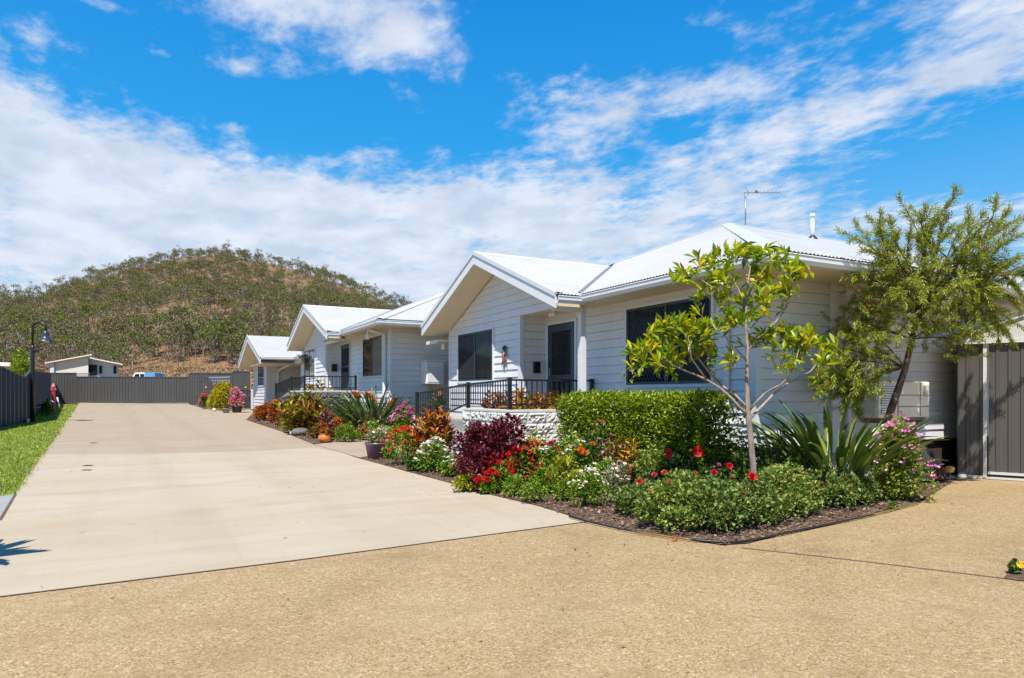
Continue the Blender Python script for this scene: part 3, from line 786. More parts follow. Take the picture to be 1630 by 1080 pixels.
def gutter(name, p, q, out, parent, h=.115, w=.11):
    """quad gutter with a rolled front lip; p,q along the roof edge at its top"""
    p = Vector(p); q = Vector(q); out = Vector(out); mb = MB()
    prof = [(0, -h), (w * .75, -h), (w, -h * .55), (w, -.012), (w + .012, 0), (w + .006, .010), (w - .012, .002), (w - .012, -h * .5), (.01, -h + .01)]
    vs = []
    for c in (p, q): vs += [c + out * x + Z * z for x, z in prof]
    n = len(prof); mb.add(vs, [(i, (i + 1) % n, n + (i + 1) % n, n + i) for i in range(n)] + [tuple(range(n)), tuple(range(2 * n - 1, n - 1, -1))])
    return mb.build(name, M['fascia'], parent)
def downpipe(parent, pts, r=.045):
    mb = MB(); mb.tube(pts, r, 10); return mb.build('downpipe', M['trim'], parent)

def cottage(label, group, H):
    """gable-fronted weatherboard cottage; the gable faces -X, the long side wall faces -Y"""
    g = H['g']
    t = thing('cottage', (H['Xw'], H['Yw'], g), label, 'house', group)
    Xf, Xg, Xm, Xw = H['Xf'], H['Xg'], H['Xm'], H['Xw']; Yl, Ya, Yr = H['Yl'], H['Ya'], H['Yr']; Yrec, YlW, Yw, Yc = H['Yrec'], H['YlW'], H['Yw'], H['Yc']
    zs, zb, ze, zge, zga, fl = H['zs'], H['zb'], H['ze'], H['zge'], H['zga'], H['fl']; Xend = H['Xend']; Ap = Vector(H['apex']); Yfar = 2 * Ap.y - Yc
    kl = (zga - zge) / (Yl - Ya); kr = (zga - zge) / (Ya - Yr)
    # walls
    wf = boards('front_wall', (Xw, Yrec, 0), (0, -1, 0), (-1, 0, 0), Yrec - Yw, zb, zs, t)
    boards('side_wall', (Xw, Yw, 0), (1, 0, 0), (0, -1, 0), Xend - Xw, zb, zs, t)
    boards('recess_wall', (Xg, Yrec, 0), (1, 0, 0), (0, -1, 0), Xw - Xg, zb, zs + .05, t)
    drop = .30
    clip = [((Xg, Ya, zga - drop), (0, kl, 1)), ((Xg, Ya, zga - drop), (0, -kr, 1))]
    boards('gable_wall', (Xg, YlW, 0), (0, -1, 0), (-1, 0, 0), YlW - Yrec, zb, zga, t, clip=clip)
    boards('gable_header', (Xg, Yrec, 0), (0, -1, 0), (-1, 0, 0), Yrec - (Yr + .12), zb + math.floor((zs + .02 - zb) / EXPO) * EXPO, zga, t, clip=clip)
    mb = MB(); mb.bx(Xg + .01, Xw + 8, YlW - .1, YlW - .002, zb, zge - .05); mb.bx(Xend - .1, Xend, Yw + .1, Yfar - 1, zb, zs); mb.bx(Xw + 2.2, Xend, Yfar - 1.0, Yfar - .9, zb, zs); mb.build('rear_wall', M['board'], t)
    # base boards under the cladding, down to the ground
    mb = MB()
    mb.bx(Xw + .05, Xend, Yw + .05, Yw + .09, g - .3, zb + .02); mb.bx(Xw + .05, Xw + .09, Yw + .09, Yrec, g - .3, zb + .02); mb.bx(Xg + .05, Xg + .09, Yrec, YlW, g - .3, zb + .02); mb.bx(Xg + .09, Xw + 4, YlW - .14, YlW - .1, g - .3, zb + .02)
    mb.build('base_board', M['dark_base'], t)
    # corner trims
    c = .07
    for x, y in ((Xw, Yw), (Xg, Yrec)):
        mb = MB(); mb.bx(x - .034, x + c, y - .034, y + .001, zb, zs); mb.bx(x - .034, x - .0005, y + .001, y + c, zb, zs); mb.build('corner_trim', M['trim'], t)
    mb = MB(); mb.bx(Xg - .034, Xg, YlW - c, YlW + .01, zb, zge + .25); mb.build('corner_trim', M['trim'], t)
    # soffits
    mb = MB(); th = .02
    mb.bx(Xm + .03, Xw + .02, Yc + .03, Yrec, zs, zs + th); mb.bx(Xw + .02, Xend, Yc + .03, Yw + .02, zs + .001, zs + th); mb.bx(Xg - .0, Xm + .03, Yr + .14, Yrec, zs + .0005, zs + th)
    mb.build('soffit', M['soffit'], t)
    mb = MB(); e = drop - .03
    def rk(y): return (zga - (y - Ya) * kl if y > Ya else zga - (Ya - y) * kr) - e
    for x0, x1, ya, yb in ((Xf + .03, Xg + .0, Ya, Yl - .03), (Xf + .03, Xg + .0, Yr + .03, Ya), (Xg, Xw + 5, YlW, Yl - .03)):
        pa, pb = Vector((x0, ya, rk(ya))), Vector((x0, yb, rk(yb))); d = Vector((x1 - x0, 0, 0)); u = Vector((0, 0, .02))
        vs = [pa, pb, pb + d, pa + d]; mb.add(vs + [p + u for p in vs], [(0, 1, 2, 3), (7, 6, 5, 4), (0, 4, 5, 1), (1, 5, 6, 2), (2, 6, 7, 3), (3, 7, 4, 0)])
    mb.build('raked_soffit', M['soffit'], t)
    # gable roof with its two slopes
    Xv = H['Xv']
    gr = roofplane('gable_roof', (Xf - .02, Yr - .05, zge - .05 * kr), (Xv, Yr - .05, zge - .05 * kr), (0, 1, kr), math.hypot(Ya - Yr + .05, zga - zge + .05 * kr), t)
    roofplane('gable_roof', (Xf - .02, Yl + .05, zge - .05 * kl), (Xv, Yl + .05, zge - .05 * kl), (0, -1, kl), math.hypot(Yl - Ya + .05, zga - zge + .05 * kl), t)
    # barge boards with a metal capping above
    mb = MB(); cp = MB()
    for ys, k in ((Yr, kr), (Yl, kl)):
        e0 = -.04 if ys == Yr else .04
        pa = Vector((Xf, ys + e0, zge + (-.04 * k))); pb = Vector((Xf, Ya, zga))
        dn = Vector((0, 0, -1))
        for off, hh, th, target in ((.052, .21, .03, mb),):
            q = [pa + dn * off, pb + dn * off, pb + dn * (off + hh), pa + dn * (off + hh)]
            target.add([p + Vector((0, 0, 0)) for p in q] + [p + Vector((th, 0, 0)) for p in q], [(0, 1, 2, 3), (7, 6, 5, 4), (0, 4, 5, 1), (1, 5, 6, 2), (2, 6, 7, 3), (3, 7, 4, 0)])
        q = [pa - dn * .03, pb - dn * .03, pb + dn * .055, pa + dn * .055]
        cp.add([p + Vector((-.022, 0, 0)) for p in q] + [p + Vector((.012, 0, 0)) for p in q], [(0, 1, 2, 3), (7, 6, 5, 4), (0, 4, 5, 1), (1, 5, 6, 2), (2, 6, 7, 3), (3, 7, 4, 0)])
        q = [pa - dn * .030, pb - dn * .030]; ww = Vector((.17, 0, 0))
        cp.add([q[0] + Vector((.012, 0, 0)), q[1] + Vector((.012, 0, 0)), q[1] + ww, q[0] + ww, q[0] + ww + dn * .02, q[1] + ww + dn * .02], [(0, 1, 2, 3), (3, 2, 5, 4)])
    mb.build('barge_board', M['trim'], t); cp.build('barge_capping', M['cap'], t)
    mb = MB(); mb.add([(Xf + .17, Ya - .14, zga - .14 * kr + .006), (Xf + .17, Ya, zga + .022), (Xv, Ya, zga + .022), (Xv, Ya - .14, zga - .14 * kr + .006), (Xf + .17, Ya + .14, zga - .14 * kl + .006), (Xv, Ya + .14, zga - .14 * kl + .006)], [(0, 1, 2, 3), (1, 4, 5, 2)]); mb.build('ridge_capping', M['trim'], t)
    # boxed eave return under the gable's near end
    mb = MB(); mb.bx(Xf + .03, Xm + .0, Yr + .02, Yr + .04, zge - .31, zge - .06); mb.bx(Xf + .032, Xm, Yr + .04, Yr + .14, zge - .31, zge - .29); mb.build('eave_return', M['soffit'], t)
    # main hipped roof
    k1 = (Ap.z - ze) / (Ap.x - Xm); k2 = (Ap.z - ze) / (Ap.y - Yc)
    hipn = lambda P, Q: (Q - P).cross(Z).normalized()
    Cn = Vector((Xm, Yc, ze)); Cf = Vector((Xm, Yfar, ze)); Rd = Vector((Xend + 2, Ap.y, Ap.z))
    n1 = hipn(Cn, Ap)                        # points to the +x,-y side
    if n1.y > 0: n1 = -n1
    n2 = hipn(Cf, Ap)
    if n2.y < 0: n2 = -n2
    roofplane('hip_roof', (Xm - .05, Yc - .05, ze - .05 * k1), (Xm - .05, Yfar + .05, ze - .05 * k1), (1, 0, k1), math.hypot(Ap.x - Xm + .1, Ap.z - ze), t, clip=[(Cn, n1), (Cf, n2), ((Xm, Yr + (ze - zge) / kr, 0), (-k1, kr, 0))])
    roofplane('hip_roof', (Xm - .05, Yc - .05, ze - .05 * k2), (Xend, Yc - .05, ze - .05 * k2), (0, 1, k2), math.hypot(Ap.y - Yc + .05, Ap.z - ze + .05 * k2), t, clip=[(Cn, -n1)])
    roofplane('hip_roof', (Xm - .05, Yfar, ze), (Xend, Yfar, ze), (0, -1, k2), math.hypot(Ap.y - Yc, Ap.z - ze), t, clip=[(Cf, -n2)], pitch=.15)
    mb = MB()
    for a, b in ((Cn + Vector((-.05, -.05, 0)), Ap), (Cf, Ap), (Ap, Vector((Xend, Ap.y, Ap.z)))):
        d = (b - a).normalized(); s = d.cross(Z).normalized() * .16; u = Vector((0, 0, .022)); lo = Vector((0, 0, -.034 if abs(d.z) > .05 else -.046))
        mb.add([a + s + lo, a + u, b + u, b + s + lo, a - s + lo, b - s + lo], [(0, 1, 2, 3), (1, 4, 5, 2)])
    mb.build('hip_capping', M['cap'], t)
    # gutters and fascias
    gutter('gutter', (Xm, Yc - .09, ze - .07), (Xm, Yr + .02, ze - .07), (-1, 0, 0), t)
    gutter('gutter', (Xm - .09, Yc, ze - .07), (Xend, Yc, ze - .07), (0, -1, 0), t)
    gutter('gutter', (Xf + .03, Yr, zge - .07), (Xm + .0, Yr, zge - .07), (0, -1, 0), t)
    mb = MB(); mb.bx(Xm - .012, Xm, Yc - .012, Yr + .01, ze - .075, ze - .028); mb.bx(Xm, Xend, Yc - .012, Yc, ze - .075, ze - .028); mb.bx(Xf + .03, Xm - .012, Yr - .012, Yr, zge - .075, zge - .028); mb.build('eave_shadow_strip', M['eave'], t)  # dark strip painted where shade falls between roof edge and gutter
    vp0 = Vector((Xm, Yr + (ze - zge) / kr, ze)); vs_ = (zga - ze) / k1; vp1 = Vector((Xm + vs_, vp0.y + (zga - ze) / kr, zga)); mb = MB(); mb.bar(vp0 + Z * .012, vp1 + Z * .012, .09, .03); mb.build('valley_flashing', M['eave'], t)
    mb = MB(); mb.bx(Xm + .001, Xm + .025, Yc + .001, Yr + .02, zs - .015, ze - .03); mb.bx(Xm + .025, Xend, Yc + .001, Yc + .025, zs - .015, ze - .03); mb.build('fascia', M['soffit'], t)
    # porch post and floor
    if H.get('post'):
        px, py = H['post']; mb = MB(); mb.bx(px - .06, px + .06, py - .06, py + .06, fl, zs + .01); mb.build('porch_post', M['trim'], t, bevel=.006)
    return t

# ------------------------------------------------ near cottage
zs1 = CH + 1.70
H1 = dict(Xf=6.41, Xg=7.08, Xm=7.04, Xw=7.70, Yl=17.26, Ya=13.96, Yr=10.50, zge=CH + 1.83, zga=CH + 3.19, Yrec=12.98, YlW=16.93, Yw=7.05, Yc=6.15,
          zs=zs1, zb=CH - .77, ze=CH + 1.87, apex=(12.8, 12.58, CH + 4.281), Xend=21.0, Xv=11.0, g=0.05, fl=CH - .56, post=(7.16, 10.72))
c1 = cottage('nearest white weatherboard cottage, with antenna and vent pipe on its roof', 'white weatherboard cottages along the drive', H1)
FL1 = H1['fl']
window(c1, (7.70, 10.02, 0), (0, -1, 0), (-1, 0, 0), 2.13, CH + .17, CH + 1.54, screen='left')
window(c1, (7.08, 16.29, 0), (0, -1, 0), (-1, 0, 0), 2.01, CH + .33, CH + 1.53, screen='left')
door(c1, (7.70, 12.80, 0), (0, -1, 0), (-1, 0, 0), 1.06, FL1, CH + 1.50)
# plumbing vent on the ridge, antenna, downpipes, small awning on the left side
pv = None
for xx in np.arange(12, 22, .05):
    yy = 12.58 - 1.3; zz = CH + 1.87 + (yy - 6.15) * (4.281 - 1.87) / (12.58 - 6.15); d = S * xx + C * yy; u = 815 + F * (C * xx - S * yy) / d
    if pv is None and u > 1292: pv = (xx, yy, zz)
mb = MB(); mb.tube([(pv[0], pv[1], pv[2] - .05), (pv[0], pv[1], pv[2] + .52)], .045, 12); mb.tube([(pv[0], pv[1], pv[2] + .52), (pv[0], pv[1], pv[2] + .6)], .06, 12)
vp = mb.build('vent_pipe', M['white'], c1); mb = MB(); mb.lathe((pv[0], pv[1], pv[2] - .04), [(.13, 0), (.11, .05), (.06, .11)], 14); mb.build('flashing', M['frame'], vp)
ax = None
for xx in np.arange(12.8, 22, .02):
    d = S * xx + C * 12.75; u = 815 + F * (C * xx - S * 12.75) / d
    if ax is None and u > 1186: ax = xx
A0 = Vector((ax, 12.75, CH + 4.2)); AT = 1.0
mb = MB(); mb.tube([A0, A0 + Vector((0, 0, AT - .1))], .016, 8); dirb = Vector((C, -S, 0)); sid = Vector((S, C, 0))
am = mb.build('antenna', M['steel'], c1)
b0 = A0 + Vector((0, 0, AT)) - dirb * .04; b1 = b0 + dirb * .95; mb = MB(); mb.bar(b0, b1, .016, .016)
mb.bar(b0 + Vector((0, 0, -.0)), A0 + Vector((0, 0, AT - .25)), .01, .01)
for i in range(9): c_ = b0.lerp(b1, .06 + i * .11); mb.bar(c_ - sid * (.19 - .008 * i), c_ + sid * (.19 - .008 * i), .007, .007)
for sg in (1, -1): mb.bar(b0 + dirb * .12 + Z * .01 * sg, b0 + dirb * .02 + Z * .14 * sg, .009, .009)
mb.box(b0 + dirb * .32 + Z * .03, (.08, .05, .05)); mb.build('boom', M['steel'], am)
downpipe(c1, [(7.60, 7.55, zs1 + .02), (7.62, 7.55, zs1 - .12), (7.64, 7.55, zs1 - .2), (7.64, 7.55, .62), (7.58, 7.55, .5)])
px = atY(1323, 560, 7.05).x
mb = MB(); mb.bx(px - .055, px + .055, 6.985, 7.03, .35, zs1 + .0); mb.build('cover_strip', M['trim'], c1)
dpx = atY(1348, 560, 7.0).x
downpipe(c1, [(dpx, 6.12, zs1 + .05), (dpx, 6.25, zs1 - .10), (dpx, 6.90, zs1 - .18), (dpx, 6.98, zs1 - .3), (dpx, 6.98, .45)])
mb = MB(); mb.bx(6.75, 8.2, 16.96, 17.75, CH + 1.42, CH + 1.45); mb.bx(6.73, 8.2, 17.70, 17.76, CH + 1.36, CH + 1.45); mb.bx(6.72, 6.75, 16.96, 17.76, CH + 1.36, CH + 1.451); mb.build('side_awning', M['trim'], c1)
mb = MB(); mb.lathe((7.0, 17.2, CH + 1.20), [(.0, 0), (.05, .01), (.055, .12), (.03, .19)], 12); mb.build('flood_light', M['white'], c1)
mb = MB()
for dx in (-.06, .06): mb.lathe((7.35, 12.1 + dx, zs1 - .09), [(.0, 0), (.045, .01), (.05, .06), (.03, .09)], 12)
mb.build('porch_light', M['white'], c1)
# letterbox-like black box, doorbell plate on the recess wall
q = atY(852, 585, 12.98); mb = MB(); mb.bx(q.x - .075, q.x + .075, 12.87, 12.955, q.z - .13, q.z + .12); mb.build('meter_cover', M['black'], c1, bevel=.01)
q = atY(860, 585, 12.98); mb = MB(); mb.bx(q.x - .04, q.x + .04, 12.93, 12.955, q.z - .07, q.z + .07); mb.build('door_bell', M['white'], c1, bevel=.006)
# porch slab (part of the cottage)
mb = MB(); mb.bx(5.80, 7.66, 11.06, 16.0, .0, FL1); mb.build('porch_floor', M['ramp_concrete'], c1)

# red ornament hanging on the gable wall
q = atX(805, 572, 7.055)
orn = thing('wall_ornament', q, 'red gecko shaped metal ornament hanging on the sunlit boards', 'wall ornament')
mb = MB(); x = 7.02
def P3(dy, dz, dx=0): return Vector((x + dx, q.y + dy, q.z + dz))
mb.tube([P3(.0, .15), P3(.03, .08, -.02), P3(-.02, -.02, -.02), P3(.025, -.11), P3(-.02, -.18)], [.022, .038, .042, .022, .006], 8); mb.build('body', M['ornred'], orn)
mb = MB()
for s_, z_ in ((1, .09), (-1, .07), (1, -.09), (-1, -.07)): mb.tube([P3(0, z_), P3(.10 * s_, z_ + .04), P3(.12 * s_, z_ + (.12 if z_ > 0 else -.08))], [.016, .012, .007], 6); mb.build('limb', M['frame'], orn); mb = MB()

for k in range(5): mb.tube([P3(.0, .15), P3((k - 2) * .05, .31 - abs(k - 2) * .02)], [.010, .012], 6)
mb.build('crest', M['frame'], orn)

# air conditioner on brackets
a0 = atY(1399, 607, 6.62); a1 = atY(1480, 664, 6.62)
acx0, acx1, az0, az1 = a0.x, a1.x, a1.z, a0.z
ac = thing('air_conditioner', ((acx0 + acx1) / 2, 6.9, az0), 'cream split system air conditioner bracketed to the side wall behind the bottlebrush', 'air conditioner')
mb = MB(); mb.bx(acx0, acx1, 6.62, 6.95, az0, az1); mb.build('case', M['ac'], ac, bevel=.02)
mb = MB(); n = 13
for i in range(n): zz = az0 + .06 + i * (az1 - az0 - .12) / (n - 1); mb.bx(acx0 - .018, acx0 + .0, 6.66, 6.92, zz - .011, zz + .011)
gw = (acx1 - acx0) * .30
for i in range(n): zz = az0 + .06 + i * (az1 - az0 - .12) / (n - 1); mb.bx(acx0 + .04, acx0 + gw, 6.596, 6.619, zz - .012, zz + .012)
mb.build('grille', M['white'], ac)
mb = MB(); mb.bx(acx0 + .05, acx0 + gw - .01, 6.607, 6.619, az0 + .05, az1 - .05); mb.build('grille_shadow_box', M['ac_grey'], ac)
mb = MB()
for fx in (.36, .80): x_ = acx0 + (acx1 - acx0) * fx; mb.bx(x_ - .006, x_ + .006, 6.612, 6.6195, az0 + .02, az1 - .02)
for fz in (.3, .62): zz = az0 + (az1 - az0) * fz; mb.bx(acx0 + (acx1 - acx0) * .37, acx1 - .01, 6.613, 6.6195, zz - .005, zz + .005)
mb.build('panel_seam', M['ac_grey'], ac)
mb = MB(); mb.bx(acx0 + .1, acx1 - .05, 6.66, 6.98, az0 - .05, az0 - .004)
for x_ in (acx0 + .18, acx1 - .16): mb.bar((x_, 6.64, az0 - .06), (x_, 7.0, az0 - .06), .05, .05); mb.bar((x_, 6.70, az0 - .07), (x_, 7.0, az0 - .36), .03, .03)
mb.build('bracket', M['ac_grey'], ac)
mb = MB(); mb.bx(acx1 - .17, acx1 - .06, 6.60, 6.6195, az1 - .24, az1 - .06); mb.build('service_cover', M['shedroof'], ac)

# ------------------------------------------------ middle cottage
q2 = 1.1556
H2 = dict(Xf=5.2, Xg=5.87, Xm=5.73, Xw=6.39, Yl=30.6, Ya=27.0, Yr=23.17, zge=CH + 2.13, zga=CH + 3.43, Yrec=26.0, YlW=30.2, Yw=0, Yc=18.85,
          zs=CH + 1.98, zb=.62, ze=CH + 2.16, apex=(11.49, 25.28, CH + 4.57), Xend=17.0, Xv=9.6, g=.22, fl=CH + .10)
H2['Yw'] = atX(622, 600, 6.39).y
H2['Yrec'] = atX(541, 600, 6.39).y
H2['YlW'] = atX(480, 560, 5.87).y
H2['Yr'] = 23.17
c2 = cottage('middle white weatherboard cottage with a white box on its side wall', 'white weatherboard cottages along the drive', H2)
w0 = atX(579.5, 541.5, 6.39); w1 = atX(610, 598, 6.39); zt = w0.z; zb_ = atX(579.5, 600, 6.39).z
window(c2, (6.39, w0.y, 0), (0, -1, 0), (-1, 0, 0), w0.y - w1.y, zb_, zt, screen=None, blind='right')
w0 = atX(486, 560, 5.87); w1 = atX(502.5, 555, 5.87); zt = atX(494, 557.5, 5.87).z; zb_ = atX(494, 600, 5.87).z
window(c2, (5.87, w0.y, 0), (0, -1, 0), (-1, 0, 0), w0.y - w1.y, zb_, zt, screen=None, blind='right')
d0_ = atX(544.4, 550, 6.39); d1_ = atX(558.6, 548, 6.39); door(c2, (6.39, d0_.y, 0), (0, -1, 0), (-1, 0, 0), d0_.y - d1_.y, H2['fl'], atX(551, 548.5, 6.39).z)
q = atX(531.5, 586, 6.1); q = atY(531.5, 586, H2['Yrec']); mb = MB(); mb.bx(q.x - .1, q.x + .1, H2['Yrec'] - .13, H2['Yrec'] - .025, q.z - .14, q.z + .14); mb.build('mail_box', M['black'], c2, bevel=.01)
q = atX(588, 523, 5.95); mb = MB(); mb.lathe((5.9, q.y, H2['zs'] - .30), [(.0, 0), (.06, .01), (.075, .14), (.03, .2), (.03, .3)], 12); mb.build('flood_light', M['white'], c2)
q = atX(611.5, 560, 6.3); zs2 = H2['zs']
downpipe(c2, [(5.80, q.y, zs2 - .02), (6.1, q.y, zs2 - .1), (6.30, q.y, zs2 - .14), (6.31, q.y, zs2 - .3), (6.31, q.y, H2['fl'] - .15), (6.2, q.y, H2['fl'] - .35)], .06)
b0 = atY(671, 612, H2['Yw'] - .1); b1 = atY(699, 577, H2['Yw'] - .1)
mb = MB(); y1 = H2['Yw'] - .025; y0 = y1 - .5
mb.bx(b0.x, b1.x, y0, y1, b0.z, b1.z); o_ = mb.build('utility_box', M['white'], c2, bevel=.02)
mb = MB(); mb.bx(b0.x - .03, b1.x + .03, y0 - .03, y1, b1.z, b1.z + .05); mb.build('lid', M['trim'], o_)
mb = MB(); mb.bx(b0.x + .05, b1.x - .05, y0 - .012, y0 - .001, b0.z + .06, b1.z - .16); mb.build('front_panel', M['trim'], o_)
mb = MB(); mb.bx(b0.x + .2, b1.x - .3, y1 - .12, y1, b0.z - .55, b0.z - .0); mb.build('conduit_cover', M['shedroof'], o_)
mb = MB(); mb.bx(4.75, 6.36, atX(560, 600, 6.39).y - .2, 30.5, .2, H2['fl'] - .03); mb.build('porch_floor', M['ramp_concrete'], c2)

# ------------------------------------------------ far cottage (only its gable and one side wall show)
X3, X3w = 4.2, 4.98
t3 = thing('cottage', (X3w, 36, .55), 'furthest white cottage, partly hidden behind its neighbour', 'house', 'white weatherboard cottages along the drive')
Pl, Pa, Pr = atX(379, 581, X3), atX(393, 534.5, X3), atX(414, 567, X3)
Pl.z = Pr.z = (Pl.z + Pr.z) / 2; Pa.y = (Pl.y + Pr.y) / 2 * .35 + Pa.y * .65
y3l, y3r = atX(404.7, 600, X3w).y, atX(424.5, 600, X3w).y; X3e = atY(469.6, 568, Pr.y).x; zb3 = atX(404.7, 650, X3w).z
kl = (Pa.z - Pl.z) / (Pl.y - Pa.y); kr = (Pa.z - Pr.z) / (Pa.y - Pr.y)
boards('gable_wall', (X3w, y3l, 0), (0, -1, 0), (-1, 0, 0), y3l - y3r, zb3, Pa.z, t3, clip=[((X3w, Pa.y, Pa.z - .3), (0, kl, 1)), ((X3w, Pa.y, Pa.z - .3), (0, -kr, 1))])
boards('side_wall', (X3w, y3r, 0), (1, 0, 0), (0, -1, 0), 9, zb3 - .1, Pr.z - .2, t3)
mb = MB(); mb.bx(X3w + .02, 14, y3l - .15, y3l - .02, zb3 - .2, Pl.z - .2); mb.build('rear_wall', M['board'], t3)
mb = MB(); mb.bx(X3w - .034, X3w + .08, y3r - .034, y3r + .0, zb3, Pr.z - .2); mb.bx(X3w - .034, X3w - .001, y3r, y3r + .1, zb3, Pr.z - .2); mb.build('corner_trim', M['trim'], t3)
mb = MB(); mb.bx(X3w - .034, X3w, y3l - .09, y3l + .02, zb3, Pl.z - .1); mb.build('corner_trim', M['trim'], t3)
mb = MB(); mb.bx(X3w + .05, 13.5, y3r + .05, y3r + .09, .2, zb3); mb.bx(X3w + .05, X3w + .09, y3r + .09, y3l, .2, zb3); mb.build('base_board', M['dark_base'], t3)
roofplane('gable_roof', (X3 - .02, Pr.y - .05, Pr.z - .05 * kr), (13, Pr.y - .05, Pr.z - .05 * kr), (0, 1, kr), math.hypot(Pa.y - Pr.y + .05, Pa.z - Pr.z + .02), t3, pitch=.15)
roofplane('gable_roof', (X3 - .02, Pl.y + .05, Pl.z - .05 * kl), (13, Pl.y + .05, Pl.z - .05 * kl), (0, -1, kl), math.hypot(Pl.y - Pa.y + .05, Pa.z - Pl.z + .02), t3, pitch=.15)
mb = MB(); mb2 = MB()
for Pe in (Pr, Pl):
    a, b = Vector(Pe), Vector(Pa); dn = Vector((0, 0, -1))
    for off, hh, tg in ((.06, .24, mb), (-.04, .10, mb2)):
        qd = [a + dn * off, b + dn * off, b + dn * (off + hh), a + dn * (off + hh)]; th = Vector((.03 if tg is mb else -.03, 0, 0))
        tg.add(qd + [p + th for p in qd], [(0, 1, 2, 3), (7, 6, 5, 4), (0, 4, 5, 1), (1, 5, 6, 2), (2, 6, 7, 3), (3, 7, 4, 0)])
mb.build('barge_board', M['trim'], t3); mb2.build('barge_capping', M['cap'], t3)
mb = MB()
for Pe in (Pr, Pl):
    a, b = Vector(Pe) + Vector((.03, 0, -.28)), Vector(Pa) + Vector((.03, 0, -.28)); d = Vector((X3w - X3, 0, 0)) + (Vector((6, 0, 0)) if Pe is Pl else Vector())
    b_ = b if Pe is Pr else Vector((b.x, b.y, b.z)); mb.quad(a, b_, b_ + Vector((X3w - X3, 0, 0)), a + Vector((X3w - X3, 0, 0)))
mb.bx(X3 + .03, 13, Pr.y + .03, y3r + .03, Pr.z - .30, Pr.z - .28)
mb.build('soffit', M['soffit'], t3)
gutter('gutter', (X3 + .03, Pr.y, Pr.z - .01), (X3e, Pr.y, Pr.z - .01), (0, -1, 0), t3)
# main roof rising behind the gable at its right end
k3 = .4; roofplane('hip_roof', (X3e, Pr.y - 1.4, Pr.z), (X3e, Pr.y + .5, Pr.z), (1, 0, k3), 6, t3, pitch=.15)
gutter('gutter', (X3e, Pr.y - 1.4, Pr.z - .01), (X3e, Pr.y - .1, Pr.z - .01), (-1, 0, 0), t3)
mb = MB(); mb.bx(X3e + .001, X3e + .03, Pr.y - 1.4, Pr.y, Pr.z - .3, Pr.z - .03); mb.build('fascia', M['soffit'], t3)
w0 = atX(412, 600, X3w); w1 = atX(421.5, 600, X3w); window(t3, (X3w, w0.y, 0), (0, -1, 0), (-1, 0, 0), w0.y - w1.y, atX(417, 614, X3w).z, atX(417, 581.5, X3w).z, screen=None)
q = atY(443, 600, y3r - .06); downpipe(t3, [(q.x + .2, Pr.y + .05, Pr.z - .2), (q.x + .05, y3r - .2, Pr.z - .42), (q.x, y3r - .07, Pr.z - .6), (q.x, y3r - .07, zb3)], .06)

# ---------------------------------------------------------------- walls of split-face blocks and ramps
def blockrun(mb, mm, p, q, z0, z1, out, bh=.205, bl=.40, seed=1, rough=.035):
    """courses of split-face blocks on the face from p to q"""
    r = random.Random(seed); p = Vector((p[0], p[1], 0)); q = Vector((q[0], q[1], 0)); a = q - p; ln = a.length; a.normalize(); out = Vector(out)
    k = 0; z = z1
    mm.add([p + Z * z0, q + Z * z0, q + Z * z1, p + Z * z1] + [v - out * .15 for v in (p + Z * z0, q + Z * z0, q + Z * z1, p + Z * z1)], [(0, 1, 2, 3), (7, 6, 5, 4), (3, 2, 6, 7), (0, 3, 7, 4), (1, 5, 6, 2)])
    while z > z0 + .02:
        zb = max(z0, z - bh); x = -(bl / 2 if k % 2 else 0)
        while x < ln - .01:
            xa, xb = max(0, x) + .006, min(ln, x + bl) - .006
            if xb - xa > .03:
                n, m = max(2, int((xb - xa) / .035)), 6; vs = []
                sl = r.uniform(-.02, .02); sl2 = r.uniform(-.02, .02)
                for j in range(m + 1):
                    for i in range(n + 1):
                        e = min(i, n - i, j, m - j); s_, t_ = i / n - .5, j / m - .5
                        d = .004 if e == 0 else .022 + sl * s_ * 2 + sl2 * t_ * 2 + r.uniform(-rough, rough) * .6 + .02 * mn.noise(Vector((xa * 9 + i * .5, zb * 9 + j * .5, seed)))
                        vs.append(p + a * (xa + (xb - xa) * i / n) + Z * (zb + .006 + (z - zb - .012) * j / m) + out * max(.003, d))
                w = n + 1
                mb.add(vs, [(j * w + i, j * w + i + 1, (j + 1) * w + i + 1, (j + 1) * w + i) for j in range(m) for i in range(n)])
            x += bl
        z -= bh; k += 1
Y3 = atX(950, 607, 7.7).y; X3p = atY(809, 605, Y3).x; WT = CH - .335
wall1 = thing('retaining_wall', (X3p, Y3, 0), 'pale split-face block retaining wall beneath the nearest porch railing', 'retaining wall')
mb = MB(); mm = MB()
Yb2 = atX(737, 658, X3p).y
blockrun(mb, mm, (X3p, Y3), (7.66, Y3), -.02, WT, (0, -1, 0), seed=3); blockrun(mb, mm, (X3p, Yb2), (X3p, Y3), -.02, WT, (-1, 0, 0), seed=4)
mm.bx(X3p + .16, 7.66, Y3 + .16, Y3 + .5, 0, WT - .004)
mb.build('blocks', M['block'], wall1); mm.build('mortar', M['mortar'], wall1)
mb = MB(); mb.bx(X3p - .01, 7.66, Y3 - .012, Y3 + .22, WT + .001, WT + .05); mb.bx(X3p - .012, X3p + .22, Y3 + .22, Yb2, WT + .001, WT + .05); mb.build('capping', M['mortar'], wall1, bevel=.006)
